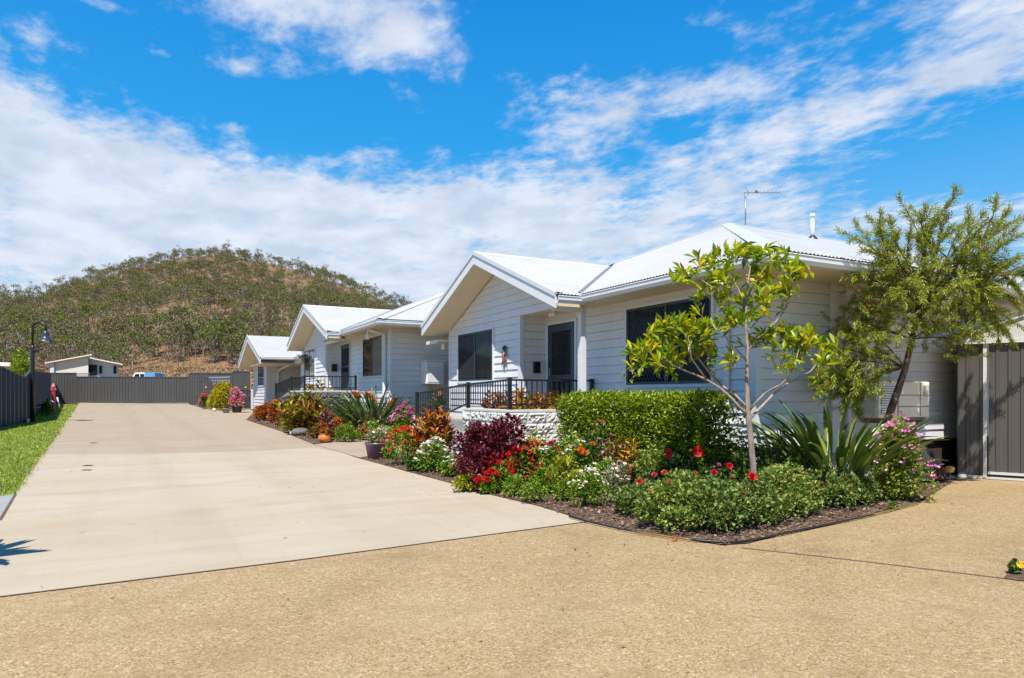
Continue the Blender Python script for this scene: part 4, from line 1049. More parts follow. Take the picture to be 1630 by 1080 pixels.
# lower ramp wall further along
YR1 = atX(660, 627, X3p).y
wall1b = thing('ramp_wall', (X3p, Yb2, .1), 'low stepped pale block wall carrying the ramp railing', 'ramp wall')
mb = MB(); mm = MB(); zr1 = atX(700, 684, X3p).z
blockrun(mb, mm, (X3p, YR1 + .2), (X3p, Yb2 + .17), .02, zr1, (-1, 0, 0), seed=6); mb.build('blocks', M['block'], wall1b); mm.build('mortar', M['mortar'], wall1b)
mb = MB(); mb.add([(X3p + .16, Yb2 + .17, 0), (7.0, Yb2 + .17, 0), (7.0, YR1 + .4, 0), (X3p + .16, YR1 + .4, 0), (X3p + .16, Yb2 + .17, FL1 - .02), (7.0, Yb2 + .17, FL1 - .02), (7.0, YR1 + .4, zr1 - .12), (X3p + .16, YR1 + .4, zr1 - .12)], [(3, 2, 1, 0), (4, 5, 6, 7), (0, 1, 5, 4), (1, 2, 6, 5), (2, 3, 7, 6), (3, 0, 4, 7)]); mb.build('ramp', M['ramp_concrete'], wall1b)

def railing(label, posts, group, mat='black', sp=.112, pw=.065):
    """posts: (x, y, z_foot, z_toprail); bays between consecutive posts"""
    t = thing('railing', Vector(posts[0][:3]), label, 'railing', group)
    for (x, y, zf, zt) in posts:
        mb = MB(); mb.bx(x - pw / 2, x + pw / 2, y - pw / 2, y + pw / 2, zf, zt + .03); mb.bx(x - pw / 2 - .004, x + pw / 2 + .004, y - pw / 2 - .004, y + pw / 2 + .004, zt + .03, zt + .042); mb.build('post', M[mat], t)
    for (a, b) in zip(posts, posts[1:]):
        pa, pb = Vector((a[0], a[1], 0)), Vector((b[0], b[1], 0)); d = (pb - pa); ln = d.length; d.normalize(); pa = pa + d * pw / 2; pb = pb - d * pw / 2
        low = .09
        mb = MB(); mb.bar(pa + Z * a[3], pb + Z * b[3], .04, .035); mb.build('top_rail', M[mat], t)
        mb = MB(); mb.bar(pa + Z * (a[2] + low), pb + Z * (b[2] + low), .035, .03); mb.build('bottom_rail', M[mat], t)
        n = max(2, int(round(ln / sp)))
        for i in range(1, n):
            f = i / n; p = pa.lerp(pb, f); mb = MB(); z0 = a[2] + (b[2] - a[2]) * f + low + .013; z1 = a[3] + (b[3] - a[3]) * f - .016
            mb.bx(p.x - .008, p.x + .008, p.y - .008, p.y + .008, z0, z1); mb.build('baluster', M[mat], t)
    return t
p3t = atY(809, 605, Y3).z; p2 = atX(741, 612, X3p); p1 = atX(660, 627, X3p); xr = X3p + .06
railing('black baluster railing on the pale block wall of the nearest porch', [(7.62, Y3 + .06, WT + .051, p3t), (xr, Y3 + .06, WT + .051, p3t), (xr, p2.y, WT + .051, p2.z), (xr, p1.y, zr1 - .1, p1.z)], 'black porch railings')
# middle cottage: grey block wall, landing and railing
Yn = atX(566, 600, 6.2).y; Xk = 4.78
r1, r2, r3 = atX(482.5, 600, Xk), atX(464, 601, Xk), atX(439, 612, Xk)
Xk2 = atY(482.5, 600, Yn).x
wt2 = H2['fl'] - .02
wall2 = thing('retaining_wall', (Xk, Yn, .2), 'dark grey block retaining wall behind the crotons at the middle cottage', 'retaining wall')
ya = atX(566, 626, 6.2).y
mb = MB(); mm = MB()
rp = atY(482.5, 601, ya)          # near corner post
blockrun(mb, mm, (rp.x, ya), (6.3, ya), .1, wt2, (0, -1, 0), seed=8); yb = atX(462, 630, rp.x).y; blockrun(mb, mm, (rp.x, yb), (rp.x, ya), .1, wt2, (-1, 0, 0), seed=9)
yc_ = atX(440, 640, rp.x).y; zlow = atX(448, 643, rp.x).z
blockrun(mb, mm, (rp.x, yc_ + .3), (rp.x, yb + .17), .2, zlow, (-1, 0, 0), seed=10)
mb.build('blocks', M['block_grey'], wall2); mm.build('mortar', M['block_grey'], wall2)
mb = MB(); mb.bx(rp.x + .16, 6.3, ya + .16, yb, .1, wt2 - .004); mb.build('landing', M['ramp_concrete'], wall2)
mb = MB(); mb.bx(rp.x - .01, 6.3, ya - .01, ya + .2, wt2 + .001, wt2 + .05); mb.bx(rp.x - .01, rp.x + .2, ya + .2, yb, wt2 + .001, wt2 + .05); mb.build('capping', M['mortar'], wall2)
e2 = atY(566, 600, ya + .06)
railing('black baluster railing at the porch of the middle cottage', [(e2.x, ya + .06, wt2 + .051, atY(566, 600, ya + .06).z), (rp.x + .06, ya + .06, wt2 + .051, atY(482.5, 600, ya + .06).z), (rp.x + .06, atX(464, 601, rp.x + .06).y, wt2 + .051, atX(464, 601, rp.x + .06).z), (rp.x + .06, atX(439, 612, rp.x + .06).y, zlow, atX(439, 612, rp.x + .06).z)], 'black porch railings', sp=.13)

# ---------------------------------------------------------------- fences
def steelfence(name, label, pts, mat, group, rib=.20, dep=.035):
    """pts: list of (x, y, z_base, z_top); a sheet-steel panel between neighbours, a post at each, a rail above and below"""
    t = thing(name, Vector(pts[0][:3]), label, 'fence', group)
    for (a, b) in zip(pts, pts[1:]):
        pa, pb = Vector((a[0], a[1], 0)), Vector((b[0], b[1], 0)); d = pb - pa; ln = d.length; d.normalize(); nr = Vector((d.y, -d.x, 0))
        # keep the ribs on the side of the camera
        if nr.dot(pa) > 0: nr = -nr
        n = max(1, int(round(ln / rib))); prof = []
        for i in range(n):
            x = i / n; w = 1 / n
            prof += [(x, .0), (x + w * .62, .0), (x + w * .72, dep), (x + w * .90, dep)]
        prof.append((1, 0)); vs = []; fs = []
        for i, (x, o) in enumerate(prof):
            p = pa + d * ln * x + nr * o; zb = a[2] + (b[2] - a[2]) * x; zt = a[3] + (b[3] - a[3]) * x
            vs += [p + Z * zb, p + Z * zt]
        for i in range(len(prof) - 1): fs.append((2 * i, 2 * i + 2, 2 * i + 3, 2 * i + 1))
        mb = MB(); mb.add(vs, fs); mb.build('panel', M[mat], t)
        mb = MB(); mb.bar(pa + Z * (a[3] - .01), pb + Z * (b[3] - .01), .075, .06); mb.build('top_rail', M[mat], t)
        mb = MB(); mb.bar(pa + Z * (a[2] + .02), pb + Z * (b[2] + .02), .07, .05); mb.build('bottom_rail', M[mat], t)
    for k_, (x, y, zb, zt) in enumerate(pts):
        mb = MB(); mb.bx(x - .035, x + .035, y - .035, y + .035, zb - .1, zt + .02); mb.build('post', M[mat], t)
    return t
def fp(ub, vb, vt):
    g = G(ub, vb); return (g.x, g.y, g.z, CH + (HZ - vt) / F * dist(g))
lf = [fp(0, 681, 584), fp(39.5, 674.5, 602)]
a_, b_ = Vector(lf[0]), Vector(lf[1]); ext = a_ + (a_ - b_) * 1.6; ext.z = a_.z - .03; 
dz_ = lf[0][3]
corner = G(80, 641.5); ln_ = Vector((corner.x, corner.y, 0)) - Vector((b_.x, b_.y, 0))
def lerp4(a, b, t): return tuple(a[i] + (b[i] - a[i]) * t for i in range(4))
cN = fp(79, 641.5, 594)
s1 = fp(48, 671.5, 590); s0_ = fp(40.2, 674.4, 600)
mid = [s0_] + [lerp4(s1, cN, k / 6) for k in range(0, 7)]
steelfence('steel_fence', 'dark blue steel fence with a sagging top beside the lawn', [(ext.x, ext.y, a_.z - .05, dz_ + .12), lerp4(lf[0], (ext.x, ext.y, a_.z - .05, dz_ + .12), .35), lf[0], lerp4(lf[0], lf[1], .5), lf[1]], 'fence_navy', 'steel boundary fences', .40, .07)
steelfence('steel_fence', 'dark blue steel fence running from the lamp post to the far corner', mid, 'fence_navy', 'steel boundary fences', .40, .07)
def fence_uv(name, label, cols, mat, group='steel boundary fences', rib=.22):
    return steelfence(name, label, [fp(*c) for c in cols], mat, group, rib)
D_ = dist(G(121, 641.5))
def flat(u, vb, vt, d=None):
    p = atD(u, vb, d or D_); q = atD(u, vt, d or D_); return (p.x, p.y, p.z, q.z)
steelfence('steel_fence', 'short tall grey steel fence panel behind the red hydrant', [flat(81, 645, 594), flat(121, 645, 594)], 'fence', 'steel boundary fences')
steelfence('steel_fence', 'long low grey steel fence across the end of the drive', [flat(121.3, 641.5, 600), flat(158, 641.5, 600), flat(219, 641.5, 600.3), flat(277, 641.5, 600.6), flat(301, 641.5, 600.6)], 'fence', 'steel boundary fences')
D2_ = dist(G(302, 645))
steelfence('steel_fence', 'tall grey steel fence with a step up behind the yellow shrub', [flat(302.5, 645, 594, D2_), flat(370, 643, 594.4, D2_ - 1), flat(372, 643, 591, D2_ - 1.1), flat(397, 645, 591.5, D2_ - 2.2)], 'fence', 'steel boundary fences')
# pergola-like gate frame in front of it
gp = [atD(318.5, 645, D2_ - 3.2), atD(334, 645, D2_ - 3.6), atD(366, 645, D2_ - 4.2)]
gt = thing('gate_frame', gp[0], 'grey steel gate frame with a pale top bar beside the yellow shrub', 'gate frame')
for p in gp[:2]:
    mb = MB(); zt = CH + (HZ - 606) / F * dist(p); mb.bx(p.x - .11, p.x + .11, p.y - .11, p.y + .11, p.z - .05, zt); mb.build('post', M['fence'], gt)
mb = MB(); pa = atD(314, 600.5, D2_ - 3.1); pb = atD(334, 601.5, D2_ - 3.6); pc = atD(367, 600.8, D2_ - 4.2)
mb.bar(pb, pc, .12, .09); mb.bar(pb - Z * .18, pc - Z * .18, .06, .05)
for i in range(9): c_ = pb.lerp(pc, .05 + i * .11); mb.bar(c_, c_ - Z * .36, .05, .05)
mb.build('top_bar', M['gatebar'], gt)
mb = MB()
for i in range(7): c_ = pa.lerp(pb, i / 6); mb.bar(c_ + Z * .04, c_ - Z * .28, .06, .05)
mb.bar(pa, pb, .07, .05); mb.bar(pa - Z * .2, pb - Z * .2, .06, .05); mb.build('lattice', M['fence'], gt)
# low side gate by the far cottage
sg0, sg1 = G(382, 651), G(401, 651); zt = CH + (HZ - 622.5) / F * dist(sg0)
sg = thing('side_gate', sg0, 'low dark side gate beside the furthest cottage', 'gate')
mb = MB(); mb.bar(sg0 + Z * (zt - sg0.z), sg1 + Z * (zt - sg1.z), .05, .05); mb.bar(sg0 + Z * .1, sg1 + Z * .1, .05, .05)
for i in range(9): c_ = sg0.lerp(sg1, i / 8); mb.bar(c_ + Z * .1, c_ + Z * (zt - c_.z), .025, .025)
mb.build('bars', M['black'], sg)
mb = MB(); c0 = sg0 + Vector((.3, .6, 0)); mb.bar(c0 + Z * .22, sg1 + Vector((.3, .6, 0)) + Z * .22, .04, .44); mb.build('lower_panel', M['fence'], sg)
mb = MB(); mb.bx(sg1.x - .06, sg1.x + .06, sg1.y - .06, sg1.y + .06, sg1.z, zt + .1); mb.build('post', M['trim'], sg)

# ---------------------------------------------------------------- garden shed on the right
sA, sB = G(1525, 760), G(1640, 767)
sd = (sB - sA); sd.z = 0; sdn = sd.normalized(); sout = Vector((sdn.y, -sdn.x, 0))
if sout.dot(sA) > 0: sout = -sout
shed = thing('garden_shed', sA, 'dark grey ribbed steel garden shed with pale roof, dappled by tree shade', 'shed')
zt = atD(1525, 545, dist(sA)).z; Lsh = 2.6; u0 = dist(sA)
xp = None
pp = G(1568, 762.5); s_post = (pp - sA).dot(sdn)
def ribbed(mb, p, d, ln, z0, z1, out, pitch=.19):
    prof = []; n = max(1, round(ln / pitch))
    for i in range(n):
        w = ln / n; x = i * w; prof += [(x, 0), (x + w * .55, 0), (x + w * .63, .018), (x + w * .83, .018), (x + w * .91, 0)]
    prof.append((ln, 0)); vs = []
    for x, o in prof: q = p + d * x + out * o; vs += [Vector((q.x, q.y, z0)), Vector((q.x, q.y, z1))]
    mb.add(vs, [(2 * i, 2 * i + 2, 2 * i + 3, 2 * i + 1) for i in range(len(prof) - 1)])
zb = sA.z + .03
mb = MB(); ribbed(mb, sA, sdn, s_post, zb, zt, sout); mb.build('front_panel', M['shed'], shed)
mb = MB(); ribbed(mb, sA + sdn * (s_post + .05) + sout * .03, sdn, Lsh - s_post, zb + .07, zt, sout, .165); mb.build('sliding_door', M['shed'], shed)
mb = MB(); ribbed(mb, sA - sout * 2.2, sout, 2.2, zb, zt + .0, -sdn); mb.build('side_panel', M['shed'], shed)
mb = MB(); c_ = sA + sdn * s_post + sout * .035; mb.bar(c_ + Z * zb, c_ + Z * zt, .055, .05, sdn); mb.build('door_post', M['shedtrim'], shed)
mb = MB(); mb.bar(sA + sout * .02 + Z * (zb + .0), sA + sdn * s_post + sout * .02 + Z * zb, .05, .045); mb.bar(sA + sdn * (s_post + .04) + sout * .045 + Z * (zb + .075), sA + sdn * Lsh + sout * .045 + Z * (zb + .075), .04, .04); mb.bar(sA + sdn * s_post + sout * .01 + Z * (zb - .005), sA + sdn * Lsh + sout * .01 + Z * (zb - .005), .09, .035); mb.build('floor_track', M['shedtrim'], shed)
# gable end of the shed: its pale panel rises to the right, the roof runs back from it
hw = 1.36; sl = .35; pk0 = sA - sdn * .07; ht = zt + .02
def sp_(x, o, z): p = pk0 + sdn * x + sout * o; return Vector((p.x, p.y, z))
mb = MB(); g0, g1, g2 = (0, ht), (hw, ht + hw * sl), (2 * hw, ht)
fr_ = [sp_(x, .075, z) for x, z in ((0, ht), (2 * hw, ht), (hw, ht + hw * sl))]; bk_ = [sp_(x, .05, z) for x, z in ((0, ht), (2 * hw, ht), (hw, ht + hw * sl))]
mb.add(fr_ + bk_, [(0, 1, 2), (5, 4, 3), (0, 3, 4, 1), (1, 4, 5, 2), (2, 5, 3, 0)]); mb.build('gable_panel', M['shedroof'], shed)
mb = MB()
for x0, x1, z0, z1 in ((-.05, hw, ht - .017, ht + hw * sl), (hw, 2 * hw + .05, ht + hw * sl, ht - .017)):
    q = [sp_(x0, .11, z0 + .012), sp_(x1, .11, z1 + .012), sp_(x1, -2.3, z1 + .012), sp_(x0, -2.3, z0 + .012)]
    mb.add(q + [p + Z * .03 for p in q], [(3, 2, 1, 0), (4, 5, 6, 7), (0, 1, 5, 4), (1, 2, 6, 5), (2, 3, 7, 6), (3, 0, 4, 7)])
mb.build('roof', M['shedroof'], shed)
mb = MB(); mb.bar(sp_(-.0, .085, ht - .03), sp_(2 * hw, .085, ht - .03), .04, .07); mb.build('roof_edge', M['shedtrim'], shed)
mb = MB()
for u_, v_ in ((1559, 690), (1559.5, 745), (1623, 684)): p = atD(u_, v_, u0 - .06); mb.lathe(p - Vector((0, 0, .01)), [(0, 0), (.012, .005), (.012, .012), (0, .018)], 8)
mb.build('screws', M['white'], shed)

# ---------------------------------------------------------------- street furniture along the lawn
lb_ = G(52, 673); dl = dist(lb_); lamp = thing('street_lamp', lb_, 'tall black street lamp with a hooked neck and bell shade', 'street lamp')
def lp(u, v): return atD(u, v, dl)
mb = MB(); top = lp(56.5, 524); mb.tube([lb_ - Z * .1, Vector((lb_.x, lb_.y, lp(0, 600).z)), Vector((lb_.x, lb_.y, lp(0, 555).z)), Vector((lb_.x, lb_.y, lp(0, 550).z))], [.075, .07, .062, .05], 12); mb.build('pole', M['black'], lamp)
off = lp(52.5, 600) - lp(55.5, 600); dx_ = Vector((C, -S, 0)); k_ = dl / F
pts = [Vector((lb_.x, lb_.y, lp(0, 551).z)), Vector((lb_.x, lb_.y, lp(0, 522).z))]
for i in range(1, 10): a = math.pi * (1 - i / 9); pts.append(Vector((lb_.x, lb_.y, lp(0, 522).z)) + dx_ * (10.5 * k_) * (1 + math.cos(a)) + Z * (8.5 * k_) * math.sin(a))
pts.append(pts[-1] - Z * 5 * k_)
mb = MB(); mb.tube(pts, .04, 10); mb.build('neck', M['black'], lamp)
hc = pts[-1]; mb = MB(); k2_ = k_; mb.lathe(hc - Z * 17 * k_, [(12.5 * k_, 0), (12.3 * k_, .9 * k_), (8.5 * k_, 3.5 * k_), (5.8 * k_, 6.5 * k_), (5.2 * k_, 8.5 * k_), (5.0 * k_, 13 * k_), (4 * k_, 15.5 * k_), (1.6 * k_, 17.5 * k_)], 20); sh = mb.build('lamp_shade', M['frame'], lamp)
mb = MB(); mb.lathe(hc - Z * 18.2 * k_, [(0, 0), (4 * k_, .5 * k_), (5 * k_, 3 * k_), (4 * k_, 5 * k_)], 14); mb.build('lamp_lens', M['white'], sh)

hb = G(85, 656); kh = dist(hb) / F; hyd = thing('fire_hydrant', hb, 'tall red fire hydrant standpipe in the corner of the lawn', 'fire hydrant')
mb = MB(); mb.lathe(hb, [(2.8 * kh, -.05), (2.8 * kh, 1.2 * kh), (2.2 * kh, 1.8 * kh), (2.2 * kh, 31 * kh), (2.0 * kh, 33 * kh)], 14); mb.build('standpipe', M['red'], hyd)
mb = MB(); mb.lathe(hb + Z * 33 * kh, [(2.2 * kh, 0), (2.9 * kh, 1 * kh), (2.6 * kh, 5 * kh), (3.2 * kh, 6 * kh), (3.0 * kh, 8 * kh), (1.8 * kh, 10.5 * kh), (.8 * kh, 11 * kh), (.8 * kh, 12.6 * kh), (0, 12.8 * kh)], 14)
for sg in (-1, 1): mb.tube([hb + Z * 36 * kh, hb + Z * 36 * kh + dx_ * sg * 4.6 * kh], 1.2 * kh, 8)
mb.build('hydrant_head', M['redcap'], hyd)
st0, st1 = G(97, 656), None; st1 = atD(91, 633, dist(st0)); pk = thing('white_stake', st0, 'thin white stake leaning beside the red hydrant', 'stake')
mb = MB(); mb.tube([st0, st0.lerp(st1, .55)], .03, 8); mb.build('lower_shaft', M['hosey'], pk); mb = MB(); mb.tube([st0.lerp(st1, .55), st1], .035, 8); mb.build('upper_shaft', M['white'], pk)
pb_ = G(43.5, 675); kp = dist(pb_) / F; cap = thing('pipe_riser', pb_, 'short grey pipe riser with a cap against the blue fence', 'pipe riser')
mb = MB(); mb.lathe(pb_, [(2.6 * kp, -.03), (2.6 * kp, 6 * kp)], 14); mb.build('pipe', M['steel'], cap); mb = MB(); mb.lathe(pb_ + Z * 6 * kp, [(3.1 * kp, 0), (3.1 * kp, 2.2 * kp), (0, 2.4 * kp)], 14); mb.build('cap', M['steel'], cap)
# drain covers let into the drive
def cover(u, v, w, dp, label, round_=False):
    g = G(u, v); t = thing('drain_cover', g, label, 'drain cover'); k = dist(g) / F; hw = w / 2 * k
    mb = MB(); a = Vector((C, -S, 0)); b = Vector((S, C, 0))
    def at(x, y): p = g + a * x + b * y; return Vector((p.x, p.y, gz(p.x, p.y) + .008))
    if round_: mb.add([at(hw * math.cos(i * .3927), dp * math.sin(i * .3927)) for i in range(16)], [tuple(range(16))])
    else: mb.quad(at(-hw, -dp), at(hw, -dp), at(hw, dp), at(-hw, dp))
    mb.build('lid', M['joint'], t)
    mb = MB()
    for i in range(5): y = -dp + dp * 2 * (i + .5) / 5; mb.quad(*[p + Z * .004 for p in (at(-hw * .8, y - dp * .06), at(hw * .8, y - dp * .06), at(hw * .8, y + dp * .06), at(-hw * .8, y + dp * .06))])
    mb.build('grating', M['black'], t)
cover(125, 669.3, 22, .12, 'long dark drain slot near the top of the lawn'); cover(140, 741.8, 13, .07, 'small dark square cover in the middle of the drive'); cover(138, 749, 15, .045, 'pale rusty cover just in front of a small dark one'); cover(213, 656.5, 6, .10, 'tiny dark cover far up the drive'); cover(149, 705.5, 10, .05, 'faint small cover in the drive halfway to the fence')

# ---------------------------------------------------------------- far buildings and car
def farhouse():
    d = 84.0; P = lambda u, v, e=0: atD(u, v, d + e)
    t = thing('house', P(130, 612), 'pale distant house with two opposed skillion roofs beyond the fence', 'house')
    B = 9.0
    def wallpoly(name, uvs, mat, e=0, depth=6):
        mb = MB(); f = [P(u, v, e) for u, v in uvs]; bk = [p + Vector((p.x, p.y, 0)).normalized() * depth for p in f]; n = len(f)
        mb.add(f + bk, [tuple(range(n)), tuple(range(2 * n - 1, n - 1, -1))] + [(i, (i + 1) % n, n + (i + 1) % n, n + i) for i in range(n)]); return mb.build(name, M[mat], t)
    wallpoly('wall', [(80.5, 620), (80.5, 578), (140.5, 566.5), (140.5, 620)], 'farwall_cream')
    wallpoly('wall', [(140.6, 620), (140.6, 571), (188, 580), (188, 620)], 'farwall_grey', .6)
    wallpoly('corner_pier', [(79.5, 620), (79.5, 578.5), (86, 577), (86, 620)], 'farwall_grey', -.25, 1)
    def roofp(name, a, b, th=1.6):
        mb = MB(); f = [P(*a, -.6), P(*b, -.6), P(b[0], b[1] + th, -.6), P(a[0], a[1] + th, -.6)]; bk = [p + Vector((p.x, p.y, 0)).normalized() * 9 - Z * .1 for p in f]
        mb.add(f + bk, [(0, 1, 2, 3), (7, 6, 5, 4)] + [(i, (i + 1) % 4, 4 + (i + 1) % 4, 4 + i) for i in range(4)]); mb.build(name, M['farroof'], t)
    roofp('roof', (71, 577.5), (146, 564)); roofp('roof', (143, 569.2), (195.5, 579.8))
    for (u0, u1, v0, v1, lab) in ((141.6, 153.6, 581, 597.5, 'sliding_door'), (157.8, 161.4, 582.5, 595, 'window'), (180.6, 184.2, 582.5, 595, 'window')):
        mb = MB(); f = [P(u0, v1, .45), P(u1, v1, .45), P(u1, v0, .45), P(u0, v0, .45)]; bk = [p + Vector((S, C, 0)) * .2 for p in f]
        mb.add(f + bk, [(0, 1, 2, 3), (7, 6, 5, 4)] + [(i, (i + 1) % 4, 4 + (i + 1) % 4, 4 + i) for i in range(4)]); w = mb.build(lab, M['frame'], t)
        m2 = .45; f = [P(u0 + m2, v1 - m2, .42), P(u1 - m2, v1 - m2, .42), P(u1 - m2, v0 + m2, .42), P(u0 + m2, v0 + m2, .42)]; mb = MB(); mb.quad(*f); mb.build('pane', M['glass'], w)
    mb = MB()
    for i in range(14): p = P(121 + i * 1.6, 603, -1.5); q = P(121 + i * 1.6, 594.5, -1.5); mb.bar(p, q, .05, .05)
    mb.bar(P(120, 594.6, -1.5), P(144, 594.6, -1.5), .06, .06); mb.build('balcony_rail', M['steel'], t)
    t2 = thing('house', P(-10, 600), 'low pale roofed house behind the blue fence and green bush', 'house'); d2 = 52
    Q = lambda u, v, e=0: atD(u, v, d2 + e); V8 = [Q(-60, 577, 0), Q(17, 580, 0), Q(17, 583.5, 0), Q(-60, 581, 0)]; mb = MB(); bk = [p + Vector((p.x, p.y, 0)).normalized() * 5 + Z * .3 for p in V8]
    mb.add(V8 + bk, [(0, 1, 2, 3), (7, 6, 5, 4)] + [(i, (i + 1) % 4, 4 + (i + 1) % 4, 4 + i) for i in range(4)]); mb.build('roof', M['farroof'], t2)
    V8 = [Q(-60, 625, .5), Q(14, 625, .5), Q(14, 582.5, .5), Q(-60, 580, .5)]; mb = MB(); bk = [p + Vector((p.x, p.y, 0)).normalized() * 4 for p in V8]
    mb.add(V8 + bk, [(0, 1, 2, 3), (7, 6, 5, 4)] + [(i, (i + 1) % 4, 4 + (i + 1) % 4, 4 + i) for i in range(4)]); mb.build('wall', M['farwall_grey'], t2)
farhouse()
def ute():
    d = 78.0; k = d / F; c = atD(228, 600, d); zg = c.z - 1.32; a = Vector((C, -S, 0)).normalized(); b = Vector((S, C, 0)); o = Vector((c.x, c.y, zg))
    t = thing('utility_truck', o, 'white pickup truck with a blue canopy parked beyond the long fence', 'truck')
    X = lambda u: (u - 228) * k
    def prism(name, prof, y0, y1, mat):
        mb = MB(); f = [o + a * x + b * y0 + Z * z for x, z in prof]; g = [o + a * x + b * y1 + Z * z for x, z in prof]; n = len(prof)
        mb.add(f + g, [tuple(range(n)), tuple(range(2 * n - 1, n - 1, -1))] + [(i, (i + 1) % n, n + (i + 1) % n, n + i) for i in range(n)]); return mb.build(name, M[mat], t, bevel=.04)
    x0, x1 = X(208), X(252)
    prism('body', [(x0, .35), (x0, .85), (x0 + .25, 1.0), (X(217), 1.05), (x1, 1.05), (x1, .4)], -.9, .9, 'car')
    cab = prism('cab', [(X(216), 1.05), (X(220.5), 1.66), (X(224), 1.74), (X(236.5), 1.74), (X(237), 1.05)], -.82, .82, 'car')
    prism('canopy', [(X(237.2), 1.05), (X(237.2), 1.76), (X(252.5), 1.76), (X(252.5), 1.05)], -.88, .88, 'blue')
    for (xa, xb, xc, xd) in ((218.6, 221.8, 228, 228), (229.4, 229.4, 235.6, 235.6)):
        mb = MB(); mb.add([o + a * X(u) + b * -.832 + Z * z for u, z in ((xa, 1.12), (xb, 1.60), (xc, 1.62), (xd, 1.12))], [(3, 2, 1, 0)]); mb.build('side_window', M['glass'], t)
    for u in (214, 246):
        for s_ in (-1, 1):
            mb = MB(); p = o + a * X(u) + b * s_ * .8 + Z * .36; mb.tube([p - b * .11, p + b * .11], .36, 16); w = mb.build('wheel', M['rubber'], t)
            mb = MB(); mb.tube([p - b * .115, p + b * .115], .2, 12); mb.build('rim', M['steel'], w)
ute()

# ---------------------------------------------------------------- garden
BED = 'garden bed plants'
def gp_(u, v): return G(u, v, .01)
# hedge: clipped box of small leaves
hx0 = 6.12; hx1 = 6.9; hy1 = atX(887, 627, hx0).y; hy0 = atX(1186, 630, hx1).y; hz1 = CH + .0
hd = thing('hedge', ((hx0 + hx1) / 2, (hy0 + hy1) / 2, .03), 'clipped boxy green hedge in front of the nearest cottage window', 'hedge')
def hedge():
    g = np.random.default_rng(5); n = 17000
    x = g.uniform(hx0, hx1, n); y = g.uniform(hy0, hy1, n); z = g.uniform(.15, hz1 - .03, n); D = g.normal(0, .55, (n, 3)); D[:, 2] += .5
    w = g.random(n); dep = np.abs(g.normal(0, .07, n))
    i = w < .58; x[i] = hx0 + dep[i]; D[i, 0] -= .9
    i = (w >= .58) & (w < .86); z[i] = hz1 - dep[i] * .8; D[i, 2] += 1.0
    i = (w >= .86) & (w < .93); y[i] = hy0 + dep[i]; D[i, 1] -= .9
    i = w >= .93; y[i] = hy1 - dep[i]; D[i, 1] += .9
    wob = np.array([mn.noise(Vector((a * 2.2, b * 2.2, c * 2.2))) for a, b, c in zip(x, y, z)]) * .05
    wob2 = np.array([mn.noise(Vector((a * 7, b * 7, c * 7 + 5))) for a, b, c in zip(x, y, z)]) * .03
    # rounded shoulders
    sh = np.clip((z - (hz1 - .22)) / .22, 0, 1) ** 2 * .09
    x += np.where(x < (hx0 + hx1) / 2, sh + wob + wob2, -sh); z += wob * .5 + wob2
    y += np.where(y - hy0 < .3, wob + sh * .8, 0) - np.where(hy1 - y < .3, wob + sh * .8, 0)
    # a few shoots above the cut
    k = g.random(n) < .05; z = np.where(k & (z > hz1 - .1), z + g.uniform(0, .05, n), z)
    P = np.stack([x, y, z], 1); Ln = g.uniform(.04, .07, n); leafobj('foliage', [kites(P, D, Ln, Ln * .55, 3, .25, .12)], L['lime'], hd)
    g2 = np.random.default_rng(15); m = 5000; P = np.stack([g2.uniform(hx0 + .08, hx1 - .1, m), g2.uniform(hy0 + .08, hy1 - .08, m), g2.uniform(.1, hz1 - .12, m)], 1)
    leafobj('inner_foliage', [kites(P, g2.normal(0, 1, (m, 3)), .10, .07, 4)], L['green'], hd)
    mb = MB(); r = random.Random(4)
    for i in range(14):
        y_ = hy0 + .2 + (hy1 - hy0 - .4) * i / 13; hm = (hx0 + hx1) / 2; mb.tube([(hm, y_, -.0), (hm + r.uniform(-.1, .1), y_ + r.uniform(-.1, .1), .5), (hm + r.uniform(-.3, .3), y_ + r.uniform(-.2, .2), 1.1)], [.018, .014, .006], 6)
    mb.build('stems', M['bark_dark'], hd)
hedge()

